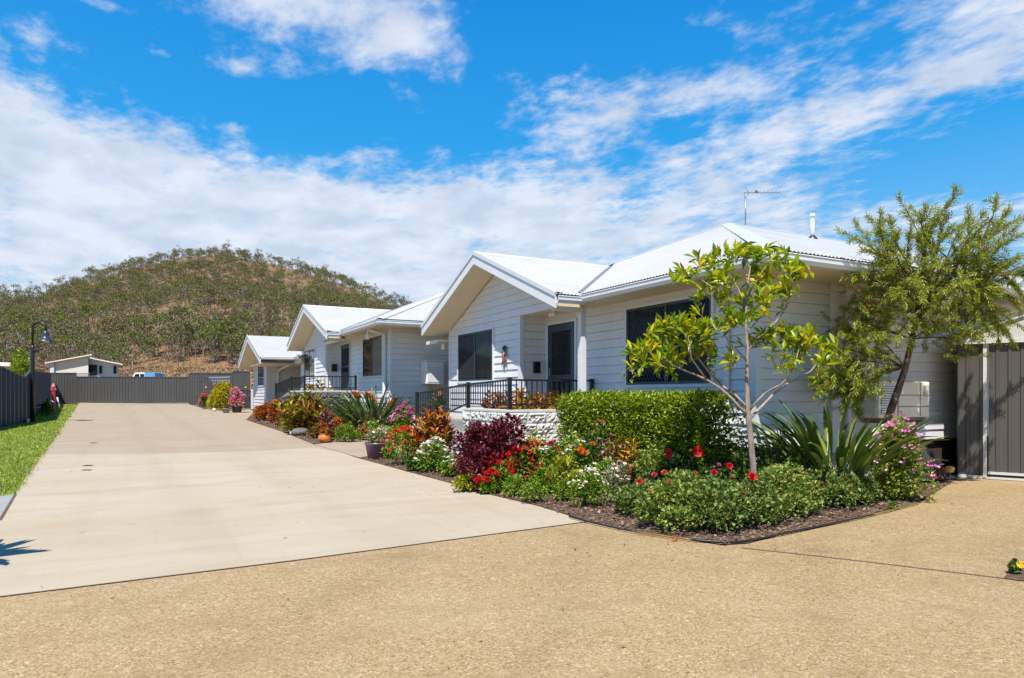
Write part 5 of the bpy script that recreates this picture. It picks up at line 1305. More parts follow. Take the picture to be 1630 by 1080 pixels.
# young broad-leaved tree
tb = gp_(1201, 816); td = dist(tb); tree = thing('young_tree', tb, 'young pale-trunked tree with bright broad leaves beside the hedge', 'tree')
rr = random.Random(21)
def tp(u, v, e=0): return atD(u, v, td + e)
mb = MB()
mb.tube([tb - Z * .05, tp(1199, 745), tp(1194, 690), tp(1191, 660), tp(1189, 610, .03), tp(1190, 560, .05), tp(1187, 510, .05), tp(1190, 455, .05), tp(1195, 420, .08)], [.045, .036, .034, .033, .024, .020, .017, .012, .007], 9)
BR = [([(1191, 662, 0), (1165, 635, -.05), (1125, 605, -.1), (1085, 588, -.15), (1045, 568, -.2)], .02), ([(1190, 650, 0), (1150, 615, .1), (1115, 575, .2), (1085, 545, .25)], .018), ([(1150, 615, .1), (1128, 585, .05), (1120, 540, .05)], .012),
      ([(1193, 668, 0), (1215, 645, .08), (1252, 612, .12), (1290, 592, .15), (1312, 566, .2)], .019), ([(1192, 655, 0), (1216, 628, -.12), (1244, 612, -.2), (1266, 590, -.22), (1272, 555, -.22)], .014),
      ([(1190, 560, .05), (1225, 525, .12), (1252, 490, .18), (1265, 440, .2)], .013), ([(1189, 575, .04), (1160, 545, -.1), (1140, 515, -.15)], .012), ([(1187, 515, .05), (1150, 470, -.1), (1115, 445, -.15), (1092, 430, -.2)], .012),
      ([(1189, 500, .05), (1170, 450, .2), (1150, 420, .3)], .010), ([(1190, 470, .05), (1215, 430, -.1), (1232, 410, -.15)], .010), ([(1085, 588, -.15), (1062, 545, -.12), (1045, 530, -.1)], .011), ([(1125, 605, -.1), (1100, 570, -.3), (1090, 520, -.35)], .010), ([(1252, 612, .12), (1262, 560, .25), (1250, 530, .3)], .011), ([(1187, 530, .05), (1215, 500, .3), (1228, 460, .35)], .010)]
for pts, r_ in BR:
    P = [tp(*p) for p in pts]; P2 = []
    for i in range(len(P) - 1): P2 += [P[i], P[i].lerp(P[i + 1], .5) + Vector((rr.uniform(-.02, .02), rr.uniform(-.02, .02), rr.uniform(-.02, .02)))]
    P2.append(P[-1]); mb.tube(P2, [r_ * (1 - .65 * i / (len(P2) - 1)) for i in range(len(P2))], 7)
CL = [(1190, 395, .1, 18), (1175, 410, -.2, 16), (1215, 405, .1, 16), (1238, 408, -.15, 14), (1150, 412, .3, 14), (1128, 415, 0, 13), (1105, 428, -.15, 13), (1085, 442, -.2, 12), (1130, 445, .2, 16), (1160, 440, -.3, 18), (1195, 440, .3, 18), (1225, 440, 0, 16), (1255, 430, .2, 14), (1272, 432, .15, 10), (1150, 470, -.1, 16), (1180, 475, .3, 18), (1215, 470, -.2, 16), (1248, 465, .2, 13), (1110, 465, 0, 9), (1172, 505, -.2, 14), (1200, 505, .1, 12), (1230, 480, .3, 10),
      (1090, 505, -.35, 17), (1108, 525, -.1, 16), (1065, 520, -.1, 16), (1045, 528, -.1, 17), (1080, 540, .2, 16), (1125, 535, .1, 16), (1145, 512, -.1, 14), (1030, 545, -.2, 18), (1052, 558, -.2, 18), (1018, 562, -.15, 15), (1085, 560, -.3, 17), (1110, 560, .3, 14), (1035, 578, -.3, 13), (1065, 580, 0, 12), (1135, 560, 0, 10), (1012, 588, -.2, 6),
      (1195, 545, .2, 10), (1222, 535, .2, 14), (1245, 528, .3, 16), (1262, 540, .2, 16), (1280, 535, -.2, 14), (1275, 556, -.22, 16), (1298, 548, .2, 15), (1312, 558, .2, 14), (1305, 575, .1, 9), (1255, 585, -.2, 9), (1240, 555, -.1, 12), (1300, 600, .1, 5), (1170, 580, -.1, 5)]
P = []; D = []; Ln = []
for (u, v, e, n) in CL:
    c = tp(u, v, e)
    for tw in range(5):
        dr = Vector((rr.gauss(0, 1), rr.gauss(0, 1), rr.uniform(.5, 1.8))).normalized(); e0 = c + Vector((rr.uniform(-.11, .11), rr.uniform(-.11, .11), rr.uniform(-.09, .08))); st = e0 - dr * .10
        mb.tube([st, e0], [.004, .003], 4, False)
        for j in range(max(4, int(n * .62))):
            a = j * 2.4 + rr.uniform(-.3, .3); o1 = dr.orthogonal().normalized(); o2 = dr.cross(o1); s_ = rr.uniform(.25, 1.35); dd = dr * rr.uniform(.5, 1.3) + (o1 * math.cos(a) + o2 * math.sin(a)) * s_ * .8 - Z * (1.1 if rr.random() < .10 else 0)
            P.append(tuple(e0 - dr * rr.uniform(0, .08))); D.append(tuple(dd)); Ln.append(rr.uniform(.085, .20))
mb.build('trunk', M['bark_pale'], tree)
Ln = np.array(Ln); P = np.array(P); D = np.array(D)
leafobj('crown', [kites(P, D, Ln, Ln * .30, 8, .25, .10, .60)], L['tree'], tree)

# bottlebrush
bb = gp_(1407, 778); bd = dist(bb); bt = thing('bottlebrush_tree', bb, 'weeping bottlebrush tree leaning over the air conditioner', 'tree')
rr = random.Random(33)
def bp(u, v, e=0): return atD(u, v, bd + e - .55 * max(0, min(1, (500 - v) / 60)) + (.25 if u > 1545 and v > 440 else 0))
mb = MB()
trunk = [bb - Z * .05, bp(1405, 720), bp(1412, 670), bp(1428, 625), bp(1440, 590, .05), bp(1452, 540, .05), bp(1462, 480, .1), bp(1470, 430, .1)]
mb.tube(trunk, [.062, .055, .055, .05, .045, .038, .028, .016], 10)
TW = []
def curve(a, c, b, k=6): return [a.lerp(c, t / k).lerp(c.lerp(b, t / k), t / k) for t in range(k + 1)]
def spray(a, b, n=11, dens=1.0, r0=.011, bow=.18):
    """a curved branch from a to b carrying side twigs thick with needle leaves"""
    a = Vector(a); b = Vector(b); L_ = (b - a).length; c = a.lerp(b, .45) + Vector((rr.gauss(0, .16), rr.gauss(0, .16), rr.uniform(-.05, bow))) * L_
    P = curve(a, c, b); mb.tube(P, [r0 * (1 - .75 * i / 6) for i in range(7)], 5, False)
    for i in range(n):
        t = .22 + .76 * (i + rr.random()) / n; k = min(5, int(t * 6)); p = P[k].lerp(P[k + 1], t * 6 - k); ax_ = (P[k + 1] - P[k]).normalized()
        dr = (ax_ * rr.uniform(.5, 1.2) + Vector((rr.gauss(0, .55), rr.gauss(0, .55), rr.gauss(.05, .45)))).normalized(); l_ = rr.uniform(.10, .26) * (1.2 - .55 * t); e_ = p + dr * l_
        TW.append((p, e_, dens))
        if rr.random() < .5: TW.append((p.lerp(e_, .5), p.lerp(e_, .5) + (dr + Vector((rr.gauss(0, .6), rr.gauss(0, .6), rr.gauss(0, .5)))).normalized() * l_ * .6, dens))
    TW.append((P[4], P[6] + (P[6] - P[5]).normalized() * .05, dens * 1.3))
TR = [bp(1452, 540, .05), bp(1462, 480, .1), bp(1470, 430, .1), bp(1440, 585, .05)]
arms = [curve(bp(1455, 520, .05), bp(1478, 470, e * .4), bp(u, v, e)) for u, v, e in ((1432, 420, -.25), (1470, 405, .25), (1508, 410, -.1), (1545, 415, .2), (1585, 440, -.1), (1405, 450, .2))]
for P in arms: mb.tube(P, [.02, .018, .016, .014, .012, .01, .007], 6, False)
TIPS = [(1338, 368, -.3), (1362, 355, .3), (1385, 347, 0), (1402, 341, -.4), (1432, 318, .1), (1452, 332, .4), (1472, 336, -.3), (1490, 342, .2), (1508, 327, 0), (1527, 308, -.1), (1540, 335, .35), (1562, 347, -.3), (1588, 316, .1), (1606, 334, .4), (1620, 348, -.2), (1632, 372, .1), (1634, 410, .4), (1600, 382, -.4), (1560, 375, .5), (1520, 365, -.45), (1480, 372, .5), (1430, 370, -.3), (1400, 385, .3), (1375, 398, -.2), (1352, 425, .2), (1345, 442, -.2), (1645, 335, .2), (1655, 400, 0), (1575, 402, 0), (1540, 392, .3), (1610, 418, -.3), (1450, 360, -.1), (1418, 350, .2), (1500, 352, -.2), (1537, 352, -.2), (1578, 350, .1), (1600, 360, .1), (1640, 440, -.2), (1470, 385, 0), (1395, 368, -.1)]
for (u, v, e) in TIPS:
    T = bp(u, v, e); P = min(arms, key=lambda P: (P[6] - T).length); spray(P[rr.choice((3, 4, 5, 6))], T, 10, .95)
# dense fuzzy middle made of short twigs on every side, hanging a little
def tuft(c, rad, n, droop, out=Vector((0, 0, 0))):
    for i in range(n):
        p = c + Vector((rr.gauss(0, 1), rr.gauss(0, 1), rr.gauss(0, .8))) * rad * .5; dr = (Vector((rr.gauss(0, .7), rr.gauss(0, .7), rr.gauss(0, .55) - droop)) + out).normalized(); TW.append((p, p + dr * rr.uniform(.12, .28), 1.25))
CT = [(1430, 430, .2), (1470, 425, -.2), (1510, 430, .2), (1545, 425, 0), (1405, 455, -.1), (1445, 455, -.5), (1490, 455, .3), (1530, 455, -.4), (1565, 450, .1), (1420, 485, -.4), (1455, 485, .2), (1490, 490, -.55), (1525, 485, 0), (1400, 505, .1), (1430, 520, -.6), (1465, 520, -.2), (1500, 520, .2), (1535, 515, -.4), (1395, 540, -.5), (1370, 520, -.3), (1355, 550, 0), (1375, 565, -.4), (1400, 575, -.1), (1350, 580, -.3), (1385, 605, -.4), (1360, 605, -.1), (1515, 545, -.1), (1375, 480, .2), (1350, 520, .3), (1338, 560, -.3), (1345, 620, -.2), (1368, 622, -.3)]
for (u, v, e) in CT:
    c = bp(u, v, e); k = 1.0 if v < 500 else 1.15
    tuft(c, .26 * k, 27 if v < 520 else 19, .15 + .5 * max(0, (v - 470) / 150), Vector((C, -S, 0)) * (u - 1450) / 260)
    P = curve(min(TR, key=lambda q: (q - c).length), c + Z * .12, c); mb.tube(P, [.012, .011, .010, .009, .008, .006, .004], 5, False)
for (u, v, e) in [(1325, 598, -.2), (1310, 610, 0), (1300, 628, -.3), (1318, 575, .2), (1335, 600, -.1), (1330, 630, .1), (1362, 640, -.4), (1325, 615, -.4), (1345, 645, -.2), (1305, 618, .2)]:
    spray(bp(1372, 585, e * .6), bp(u, v, e), 9, 1.1, .006, .25)
for (u, v, e) in [(1560, 480, 0), (1580, 505, -.3), (1600, 530, .1), (1625, 520, -.2), (1600, 470, .3), (1635, 480, 0), (1570, 520, .2), (1615, 550, -.1), (1545, 500, -.4), (1590, 545, -.3), (1650, 520, .1), (1585, 470, -.4), (1620, 460, .2), (1560, 540, -.2)]:
    spray(bp(1535, 440, e * .5), bp(u, v, e), 10, 1.1, .007, .4)
mb.build('trunk', M['bark_dark'], bt)
P = []; D = []
mb = MB()
for a, b, dn in TW:
    mb.tube([a, a.lerp(b, .5), b], [.0035, .003, .002], 3, False); ax_ = (b - a); l_ = ax_.length; ax_.normalize(); k = int(l_ * 128 * dn)
    o1 = ax_.orthogonal().normalized(); o2 = ax_.cross(o1)
    for j in range(k):
        t = (j + rr.random()) / k; w = j * 2.4; P.append(tuple(a.lerp(b, t))); D.append(tuple(ax_ * rr.uniform(.5, 1.2) + (o1 * math.cos(w) + o2 * math.sin(w)) * rr.uniform(.5, .9)))
mb.build('twigs', M['bark_dark'], bt)
g = np.random.default_rng(9); n = len(P); Ln = g.uniform(.05, .095, n)
leafobj('crown', [kites(np.array(P), np.array(D), Ln, .0125, 12, .15, .1)], L['bottle'], bt)
flowers(bt, [bp(u, v, e) for u, v, e in ((1573, 400, -.3), (1515, 485, -.6), (1535, 478, -.5), (1383, 488, -.5), (1492, 500, -.6), (1560, 395, -.2))], 'spike', 'rustbrown', .12, 4, 'flower_spike')

# strelitzia clumps: stiff stalks carrying paddle blades
def strel_prof(t): return .16 if t < .42 else .16 + .84 * math.sin(min(1, (t - .42) / .58 * 1.02) * math.pi) ** .7
straps('bird_of_paradise_plant', gp_(1330, 792), .26, 150, 1.42, .066, L['strel'], 'big clump of glossy paddle-leaved plant in front of the bottlebrush trunk', 'plant', 41, (.2, 1.2), (.66, 1.52), strel_prof, .3, 9)
straps('strappy_plant', gp_(1216, 792), .22, 110, 1.05, .026, L['diet'], 'dark strappy clump right behind the young pale trunk', 'plant', 42, (.5, 1.4), (.85, 1.5))
s2 = straps('bird_of_paradise_plant', gp_(594, 689), .55, 400, 1.62, .07, L['strel_grey'], 'big grey-green paddle-leaved clump with orange blooms at the middle cottage', 'plant', 43, (.25, 1.0), (.35, 1.5), strel_prof, .3, 8)
flowers(s2, [atD(u, v, dist(gp_(594, 689)) - .3) for u, v in ((564, 628), (570, 633), (585, 629), (588, 634), (628, 640), (622, 643), (596, 640))], 'ball', 'orange', .24, 3, 'bloom')
straps('strappy_plant', gp_(650, 705), .16, 60, .62, .035, L['lily'], 'bright green strappy clump between the white stones and the orange croton', 'plant', 44, (1.2, 2.1), (.7, 1.45))

# geranium ground cover, clump by clump
GER = [(1030, 828, .42, .33, 'leftmost geranium clump at the kerb, with a rust coloured leaf'), (1098, 852, .50, .40, 'front geranium clump at the very point of the bed'), (1158, 853, .46, .36, 'front geranium clump just right of the bed point'), (1215, 842, .48, .40, 'geranium clump over dark mulch at the right kerb'),
       (1268, 830, .44, .40, 'geranium clump before the paddle-leaved plant, near the right kerb'), (1330, 814, .46, .42, 'geranium clump under the leaves of the big paddle plant'), (1372, 808, .36, .34, 'last geranium clump towards the pink flowered shrub'),
       (1050, 795, .50, .46, 'geranium clump with red heads on its left, below the hibiscus'), (1115, 806, .52, .50, 'geranium clump with red heads in the middle of the bed'), (1175, 802, .50, .50, 'geranium clump around the foot of the young tree'), (1235, 803, .50, .46, 'geranium clump between the young tree and the strappy clump'), (1290, 800, .46, .46, 'geranium clump with rusty spent heads beside the paddle plant')]
for i, (u, v, r_, h_, lab) in enumerate(GER):
    b = gp_(u, v); r_ *= 1.14; h_ *= 1.0 + .38 * ((i * 7) % 5) / 4; b += Vector((S, C, 0)) * r_ * .62
    fl = [('cluster', 'rustbrown', 5, .055, .5)]
    mound('geranium', b, r_, r_ * .9, h_, 2600, (.044, .038), L['geran2' if i % 3 == 1 else 'geran'], lab, 'geranium', 100 + i, 'geranium clumps in the corner bed', 9, .5, fl, peak=.6, jitter=.6)
# tall red heads that stand above the geraniums, each on its own plant
def headplant(u, v, ub, vb, kind, mk, size, label, name, cat, seed, leaf=L['geran']):
    b = gp_(ub, vb); d = dist(b); p = atD(u, v, d); t = thing(name, b, label, cat, 'red heads above the geraniums')
    mb = MB(); m = b.lerp(p, .5) + Vector((.02, .0, .02)); mb.tube([b, m, p], [.006, .005, .004], 6); mb.build('stem', M['stem'], t)
    g = np.random.default_rng(seed); n = 26; q = np.array(b)[None] + (np.array(p - b))[None] * g.uniform(.15, .9, (n, 1)); D = g.normal(0, 1, (n, 3)); D[:, 2] = np.abs(D[:, 2]) * .4
    leafobj('foliage', [kites(q, D, .08, .045, seed)], leaf, t)
    flowers(t, [p], kind, mk, size, seed, tilt=.3, face=.75); return t
for i, (u, v, mk, sz, lab) in enumerate([(1018, 768, 'red', .10, 'low crimson head left of the bed, by the yellow croton'), (1042, 757, 'coral', .10, 'coral red head beside a smaller one left of the hibiscus foot'), (1058, 754, 'coral', .08, 'small coral head just right of a coral red one'), (1066, 767, 'coral', .06, 'tiny orange-red head low among the leaves'), (1107, 755, 'crimson', .08, 'crimson head below the two hibiscus blooms'), (1136, 753, 'crimson', .09, 'dark crimson head under a magenta one'), (1144, 741, 'magenta', .08, 'magenta head above a dark crimson one'), (1161, 743, 'red', .09, 'red head at the right foot of the hedge'), (1197, 760, 'red', .13, 'largest red head, against the foot of the young trunk')]):
    headplant(u, v, u + 2, v + 76, 'ball', mk, sz, lab, 'red_flower', 'flower', 200 + i)
# hibiscus bush with two red blooms, in front of the hedge
hb_ = gp_(1095, 800); hi = mound('hibiscus_bush', hb_ + Vector((S, C, 0)) * .25, .50, .40, .72, 900, (.085, .06), L['green'], 'glossy hibiscus bush with two big red blooms against the hedge', 'bush', 61, None, 7, .3)
flowers(hi, [atD(1063, 723, dist(hb_) - .25), atD(1110, 719, dist(hb_) - .25)], 'trumpet', 'red', .135, 5, face=1.1, tilt=.2)
# crotons
croton('croton', gp_(1004, 786), .20, .86, 7, (.17, .045), L['croton_y'], 'tall yellow-tipped croton standing against the hedge', 71)
croton('croton', gp_(692, 745), .46, 1.22, 18, (.17, .055), L['croton'], 'orange and red croton between the low white wall and burgundy bush', 72, per=44)
croton('croton', gp_(484, 691), 1.05, 1.35, 26, (.28, .08), L['croton_g'], 'wide green and dark red croton at the middle cottage', 73, per=34)
croton('croton', gp_(493, 682) + Vector((.5, 1.2, 0)), .8, 1.85, 13, (.32, .085), L['croton_g'], 'tall green croton rising behind a wider one', 74, per=26)
croton('croton', gp_(527, 682) + Vector((.4, 1.0, 0)), .9, 1.45, 17, (.24, .075), L['croton_y2'], 'yellow croton between the green croton and the grey-green paddle leaves', 75, per=24)
# planter crotons behind the railing
for i, (u, w, h_, mt, lab) in enumerate([(788, .34, .72, 'croton', 'orange croton behind the corner post of the porch railing'), (822, .36, .84, 'croton_y', 'tall orange-yellow croton behind the railing, by the sunlit boards'), (852, .32, .70, 'croton_y', 'yellow croton behind the railing, left of the porch post'), (882, .30, .72, 'croton_y', 'yellow-green croton behind the railing at the hedge end')]):
    p = atY(u, 645, Y3 + .62); p.z = FL1 + .0
    if u < 800: p = atX(u, 645, X3p + .55); p.z = FL1
    croton('croton', p, w, h_, 8, (.19, .045), L[mt], lab, 80 + i, 'potted crotons on the porch', per=26)
# burgundy bush
bg = gp_(777, 783); mound('burgundy_bush', bg + Vector((S, C, 0)) * .5, .72, .62, .88, 3600, (.09, .05), L['coleus'], 'rounded burgundy leaved bush beside the pale block wall', 'bush', 51, None, 16, .25, jitter=.55)
# marigolds, salvias and small mounds along the kerb
def mnd(name, u, v, w, h, n, leaf, mt, lab, cat, seed, fl=(), k=6, group=None, **kw):
    b = gp_(u, v); kk = dist(b) / F; r_ = w / 2 * kk; hh = h * kk
    if u < 600 and v > 665: r_ *= 1.25; hh *= 1.25; n = int(n * 1.4)
    fl = [(a_, b_, min(95, int(c_ * (2.4 if v > 735 else 1.7))), d_, e_) for a_, b_, c_, d_, e_ in fl]
    if v > 735 and u < 1010: r_ *= 1.22; hh *= 1.28; n = int(n * 1.45)
    return mound(name, b + Vector((S, C, 0)) * r_ * .7, r_, r_ * .85, hh, n, leaf, L[mt], lab, cat, seed, group, k, .4, fl, **kw)
mnd('marigold', 640, 744, 58, 46, 700, (.06, .03), 'marig', 'marigold clump covered in coral red heads beside the purple pot', 'flowers', 300, [('ball', 'coral', 30, .085, .35)])
mnd('marigold', 648, 722, 52, 34, 500, (.06, .03), 'yellowgreen', 'yellow marigolds behind the coral ones', 'flowers', 301, [('ball', 'yellow', 22, .08, .4)])
mnd('white_flowers', 686, 756, 62, 38, 700, (.05, .026), 'marig', 'mound of small white flowers at the kerb', 'flowers', 302, [('daisy', 'white', 46, .075, .2)])
mnd('low_weed', 740, 786, 42, 22, 300, (.07, .025), 'yellowgreen', 'low yellow-green weed at the foot of the burgundy bush', 'plant', 303)
mnd('red_salvia', 796, 787, 46, 34, 650, (.06, .032), 'marig', 'bright red salvia against the right side of the burgundy bush', 'flowers', 304, [('spike', 'red', 14, .09, .4)])
mnd('marigold', 826, 782, 52, 48, 600, (.055, .03), 'marig', 'red and orange marigolds next to the red salvia', 'flowers', 305, [('ball', 'red', 10, .08, .4), ('ball', 'orange', 8, .07, .4)])
for i, (u, v, w, h, lab) in enumerate([(821, 795, 40, 27, 'small feathery green mound in front of red marigolds'), (850, 804, 44, 28, 'small feathery green mound nearest the concrete corner'), (874, 791, 42, 26, 'small feathery green mound behind two others'), (897, 802, 38, 27, 'small feathery green mound left of the pale flowers'), (786, 788, 34, 20, 'small feathery green mound under the red salvia')]):
    mnd('marigold', u, v, w, h, 520, (.038, .02), 'marig', lab, 'flowers', 310 + i, group='feathery green mounds along the kerb', k=7)
mnd('pale_flower_clump', 938, 812, 62, 46, 620, (.06, .02), 'marig', 'green clump with small pale pink flowers at the kerb', 'flowers', 320, [('flat', 'blush', 16, .045, .5), ('flat', 'white', 10, .045, .5)])
mnd('pale_flower_clump', 984, 806, 50, 46, 520, (.065, .014), 'silver', 'grey-green clump with pink white flowers in the corner bed', 'flowers', 321, [('flat', 'blush', 14, .05, .5)])
mnd('lime_foliage', 900, 786, 60, 44, 420, (.09, .03), 'yellowgreen', 'lime yellow foliage below the hedge end', 'plant', 322)
mnd('mixed_border', 865, 777, 70, 48, 600, (.07, .03), 'marig', 'loose green border plant with a few white and yellow flowers', 'plant', 323, [('flat', 'white', 8, .05, .5), ('ball', 'yellow', 5, .05, .5), ('ball', 'crimson', 4, .06, .6)])
mnd('zinnia', 950, 778, 78, 66, 620, (.075, .035), 'green', 'tall zinnia with pink and orange heads in front of the hedge', 'flowers', 324, [('ball', 'pink', 7, .05, .5), ('ball', 'magenta', 3, .05, .6)])
zb_ = gp_(935, 778); zn = [o for o in COL.objects if o.name.startswith('zinnia')][0]
flowers(zn, [atD(925, 718, dist(zb_)), atD(943, 707, dist(zb_) + .1), atD(931, 722, dist(zb_) - .05)], 'ball', 'orange', .11, 6, face=.7)
mnd('bronze_foliage', 985, 782, 52, 62, 380, (.10, .035), 'brown', 'bronze foliage just left of the tall yellow croton', 'plant', 325)
mnd('bronze_foliage', 838, 765, 60, 38, 320, (.09, .03), 'brown', 'orange-brown foliage under the pale block wall', 'plant', 326, [('ball', 'crimson', 2, .06, .6)])
# fill between the kerb plants and the hedge
FILL = [(846, 762, 66, 50, 'yellowgreen', 'loose yellow-green plant at the corner of the block wall and the hedge', [('ball', 'yellow', 4, .05, .5)]), (905, 768, 64, 52, 'marig', 'leafy green plant with white dots below the hedge corner', [('flat', 'white', 8, .05, .5)]), (1020, 778, 60, 56, 'green', 'deep green leafy plant right of the tall yellow croton', [('flat', 'pink', 3, .05, .5)]), (960, 792, 56, 40, 'marig', 'fresh green plant in front of the zinnia', [('flat', 'blush', 5, .05, .5)]), (1165, 775, 70, 62, 'green', 'dark leafy plant at the right foot of the hedge', []), (1000, 800, 50, 38, 'brown', 'bronze green plant before the tall yellow croton', []), (925, 795, 54, 36, 'yellowgreen', 'yellow-green plant beside the small spiky one', [('flat', 'white', 4, .05, .5)]), (800, 770, 50, 40, 'marig', 'green plant with orange heads between burgundy bush and block wall', [('ball', 'orange', 6, .06, .5)]), (1040, 800, 60, 40, 'silver', 'grey-green plant behind the leftmost geranium', [])]
for i, (u, v, w, h, mt, lab, fl) in enumerate(FILL): mnd('border_plant', u, v, w, h, 520, (.07, .032), mt, lab, 'plant', 400 + i, fl)
FILL2 = [(776, 789, 36, 22, 'marig', 'red flowered plant at the kerb under the burgundy bush', [('ball', 'red', 16, .075, .4)]), (815, 780, 48, 40, 'marig', 'scarlet and yellow flowers between red salvia and marigolds', [('cluster', 'red', 14, .08, .4), ('ball', 'yellow', 8, .06, .4)]), (845, 776, 48, 44, 'yellowgreen', 'coral flowered plant in front of the block wall', [('ball', 'coral', 10, .075, .45), ('ball', 'yellow', 5, .06, .4)]), (880, 778, 50, 48, 'marig', 'crimson flowered plant left of the lime foliage', [('ball', 'crimson', 8, .075, .5), ('flat', 'white', 8, .055, .4)]), (918, 776, 52, 50, 'marig', 'white and yellow flowered plant before the hedge corner', [('flat', 'white', 14, .06, .4), ('ball', 'yellow', 6, .06, .4)]), (968, 778, 50, 54, 'marig', 'pink flowered plant left of the tall yellow croton', [('flat', 'pink', 12, .06, .4), ('ball', 'magenta', 5, .06, .5)]), (1030, 786, 46, 50, 'green', 'red flowered plant right of the tall yellow croton', [('ball', 'red', 7, .09, .5)]), (858, 790, 40, 30, 'marig', 'coral heads just behind the feathery green mounds', [('ball', 'coral', 9, .06, .5)])]
for i, (u, v, w, h, mt, lab, fl) in enumerate(FILL2): mnd('flowering_plant', u, v, w, h, 520, (.06, .03), mt, lab, 'flowers', 460 + i, fl)
# yellow spiky plant
straps('spiky_plant', gp_(893, 780), .06, 34, .26, .02, L['yellowgreen'], 'small spiky yellow plant in the border before the hedge', 'plant', 45, (.3, .9), (.5, 1.5))
# right of the paddle plant
mnd('pink_periwinkle', 1452, 803, 112, 112, 2900, (.055, .03), 'periw', 'leafy shrub dotted with pink flowers next to the shed', 'flowers', 330, [('flat', 'pink', 30, .085, .3), ('flat', 'magenta', 10, .08, .3), ('flat', 'blush', 10, .08, .3)], k=11)
mnd('yellow_shrublet', 1432, 800, 50, 40, 420, (.05, .03), 'yellowgreen', 'low yellow-green shrublet in front of the pink flowered shrub', 'plant', 331, [('ball', 'coral', 3, .06, .5)])
mnd('low_weed', 1424, 813, 18, 12, 120, (.04, .02), 'marig', 'tiny green weed on the mulch by the right kerb', 'plant', 332)
mnd('low_weed', 1500, 770, 34, 26, 220, (.06, .025), 'purple', 'plum tinted low plant beside the amber garden lamp', 'plant', 333, [('flat', 'pink', 2, .07, .3)])
mnd('yellow_daisy', 1622, 917, 26, 18, 160, (.045, .03), 'geran', 'little plant with one yellow bloom in the crack of the paving', 'flowers', 334)
yd = [o for o in COL.objects if o.name.startswith('yellow_daisy')][0]; flowers(yd, [atD(1625, 899, dist(gp_(1622, 917)))], 'daisy', 'yellow', .055, 2, face=.8)
# dry twiggy growth near the house
mnd('dry_shrub', 1272, 772, 60, 46, 260, (.06, .012), 'dry', 'dry twiggy growth on the pebbles behind the strappy clump', 'plant', 335)
# along the kerb of the far bed
mnd('low_hedge', 414, 671, 34, 20, 1500, (.09, .045), 'rust', 'low clipped red-green hedge at the far end of the bed', 'hedge', 340, k=9)
mnd('orange_shrub', 436, 675, 30, 32, 900, (.11, .05), 'rust', 'bright orange foliage shrub beside the low clipped hedge', 'shrub', 341)
mnd('yellow_flowers', 456, 687, 18, 14, 260, (.07, .04), 'yellowgreen', 'small yellow flower clump below the wide croton', 'flowers', 342, [('ball', 'yellow', 12, .10, .3)])
mnd('rusty_succulent', 443, 682, 14, 10, 160, (.08, .05), 'brown', 'small rusty succulent at the far kerb', 'plant', 343)
mnd('lime_mound', 548, 705, 36, 22, 700, (.08, .03), 'marig', 'lime green mound right of the orange pot', 'plant', 344)
mnd('orange_mound', 575, 702, 26, 18, 420, (.08, .035), 'brown', 'orange-brown mound at the edge of the side path', 'plant', 345, [('ball', 'orange', 6, .07, .4)])
mnd('blue_green_shrub', 545, 690, 46, 36, 560, (.11, .05), 'green', 'deep green shrub behind the lime mound', 'shrub', 346)
mnd('grey_succulent', 506, 692, 24, 26, 300, (.11, .04), 'silver', 'grey-green succulents left of the burgundy spike', 'plant', 347, [('flat', 'white', 5, .08, .5)])
mnd('white_flowers', 512, 676, 26, 18, 240, (.08, .03), 'silver', 'pale flowering clump between croton and paddle leaves', 'flowers', 348, [('flat', 'white', 8, .09, .4)])
mnd('bougainvillea', 641, 697, 44, 46, 800, (.08, .05), 'marig', 'bushy plant with magenta and pink bracts by the railing end', 'flowers', 349, [('cluster', 'magenta', 16, .15, .3), ('cluster', 'pink', 18, .14, .4)])
mnd('green_shrub', 612, 690, 30, 24, 300, (.09, .04), 'yellowgreen', 'yellow-green tuft beside the left white stone', 'plant', 350)
b = gp_(520, 702); croton('burgundy_spike', b, .16, .95, 3, (.24, .05), L['purple'], 'burgundy leaf spike above the orange pot', 351, cat='plant', per=28)
FILL1 = [(470, 690, 26, 18, 'yellowgreen', 'yellow-green tuft between the yellow flowers and the dark rock', [('ball', 'yellow', 8, .08, .3)]), (500, 699, 24, 16, 'brown', 'low bronze plant between the dark rock and the orange pot', []), (532, 698, 30, 26, 'rust', 'orange and green plant right of the burgundy spike', []), (560, 690, 34, 26, 'green', 'green plant under the left paddle leaves', []), (590, 698, 34, 22, 'marig', 'fresh green plant at the corner of the side path', [('flat', 'white', 6, .07, .4)]), (625, 700, 28, 20, 'marig', 'lime green plant behind the purple pot', [('ball', 'yellow', 5, .07, .4)]), (448, 679, 24, 18, 'croton_y', 'orange-yellow tuft beside the bright orange shrub', []), (668, 716, 34, 26, 'marig', 'green plant between yellow marigolds and the orange croton', []), (720, 762, 40, 22, 'marig', 'low green plant between white flowers and burgundy bush', [('flat', 'white', 6, .05, .4)]), (662, 752, 30, 20, 'green', 'small green plant left of the white flowers', []), (618, 732, 26, 18, 'marig', 'ferny green plant against the purple pot', [])]
for i, (u, v, w, h, mt, lab, fl) in enumerate(FILL1): mnd('border_plant', u, v, w, h, 420, (.085, .04), mt, lab, 'plant', 430 + i, fl)
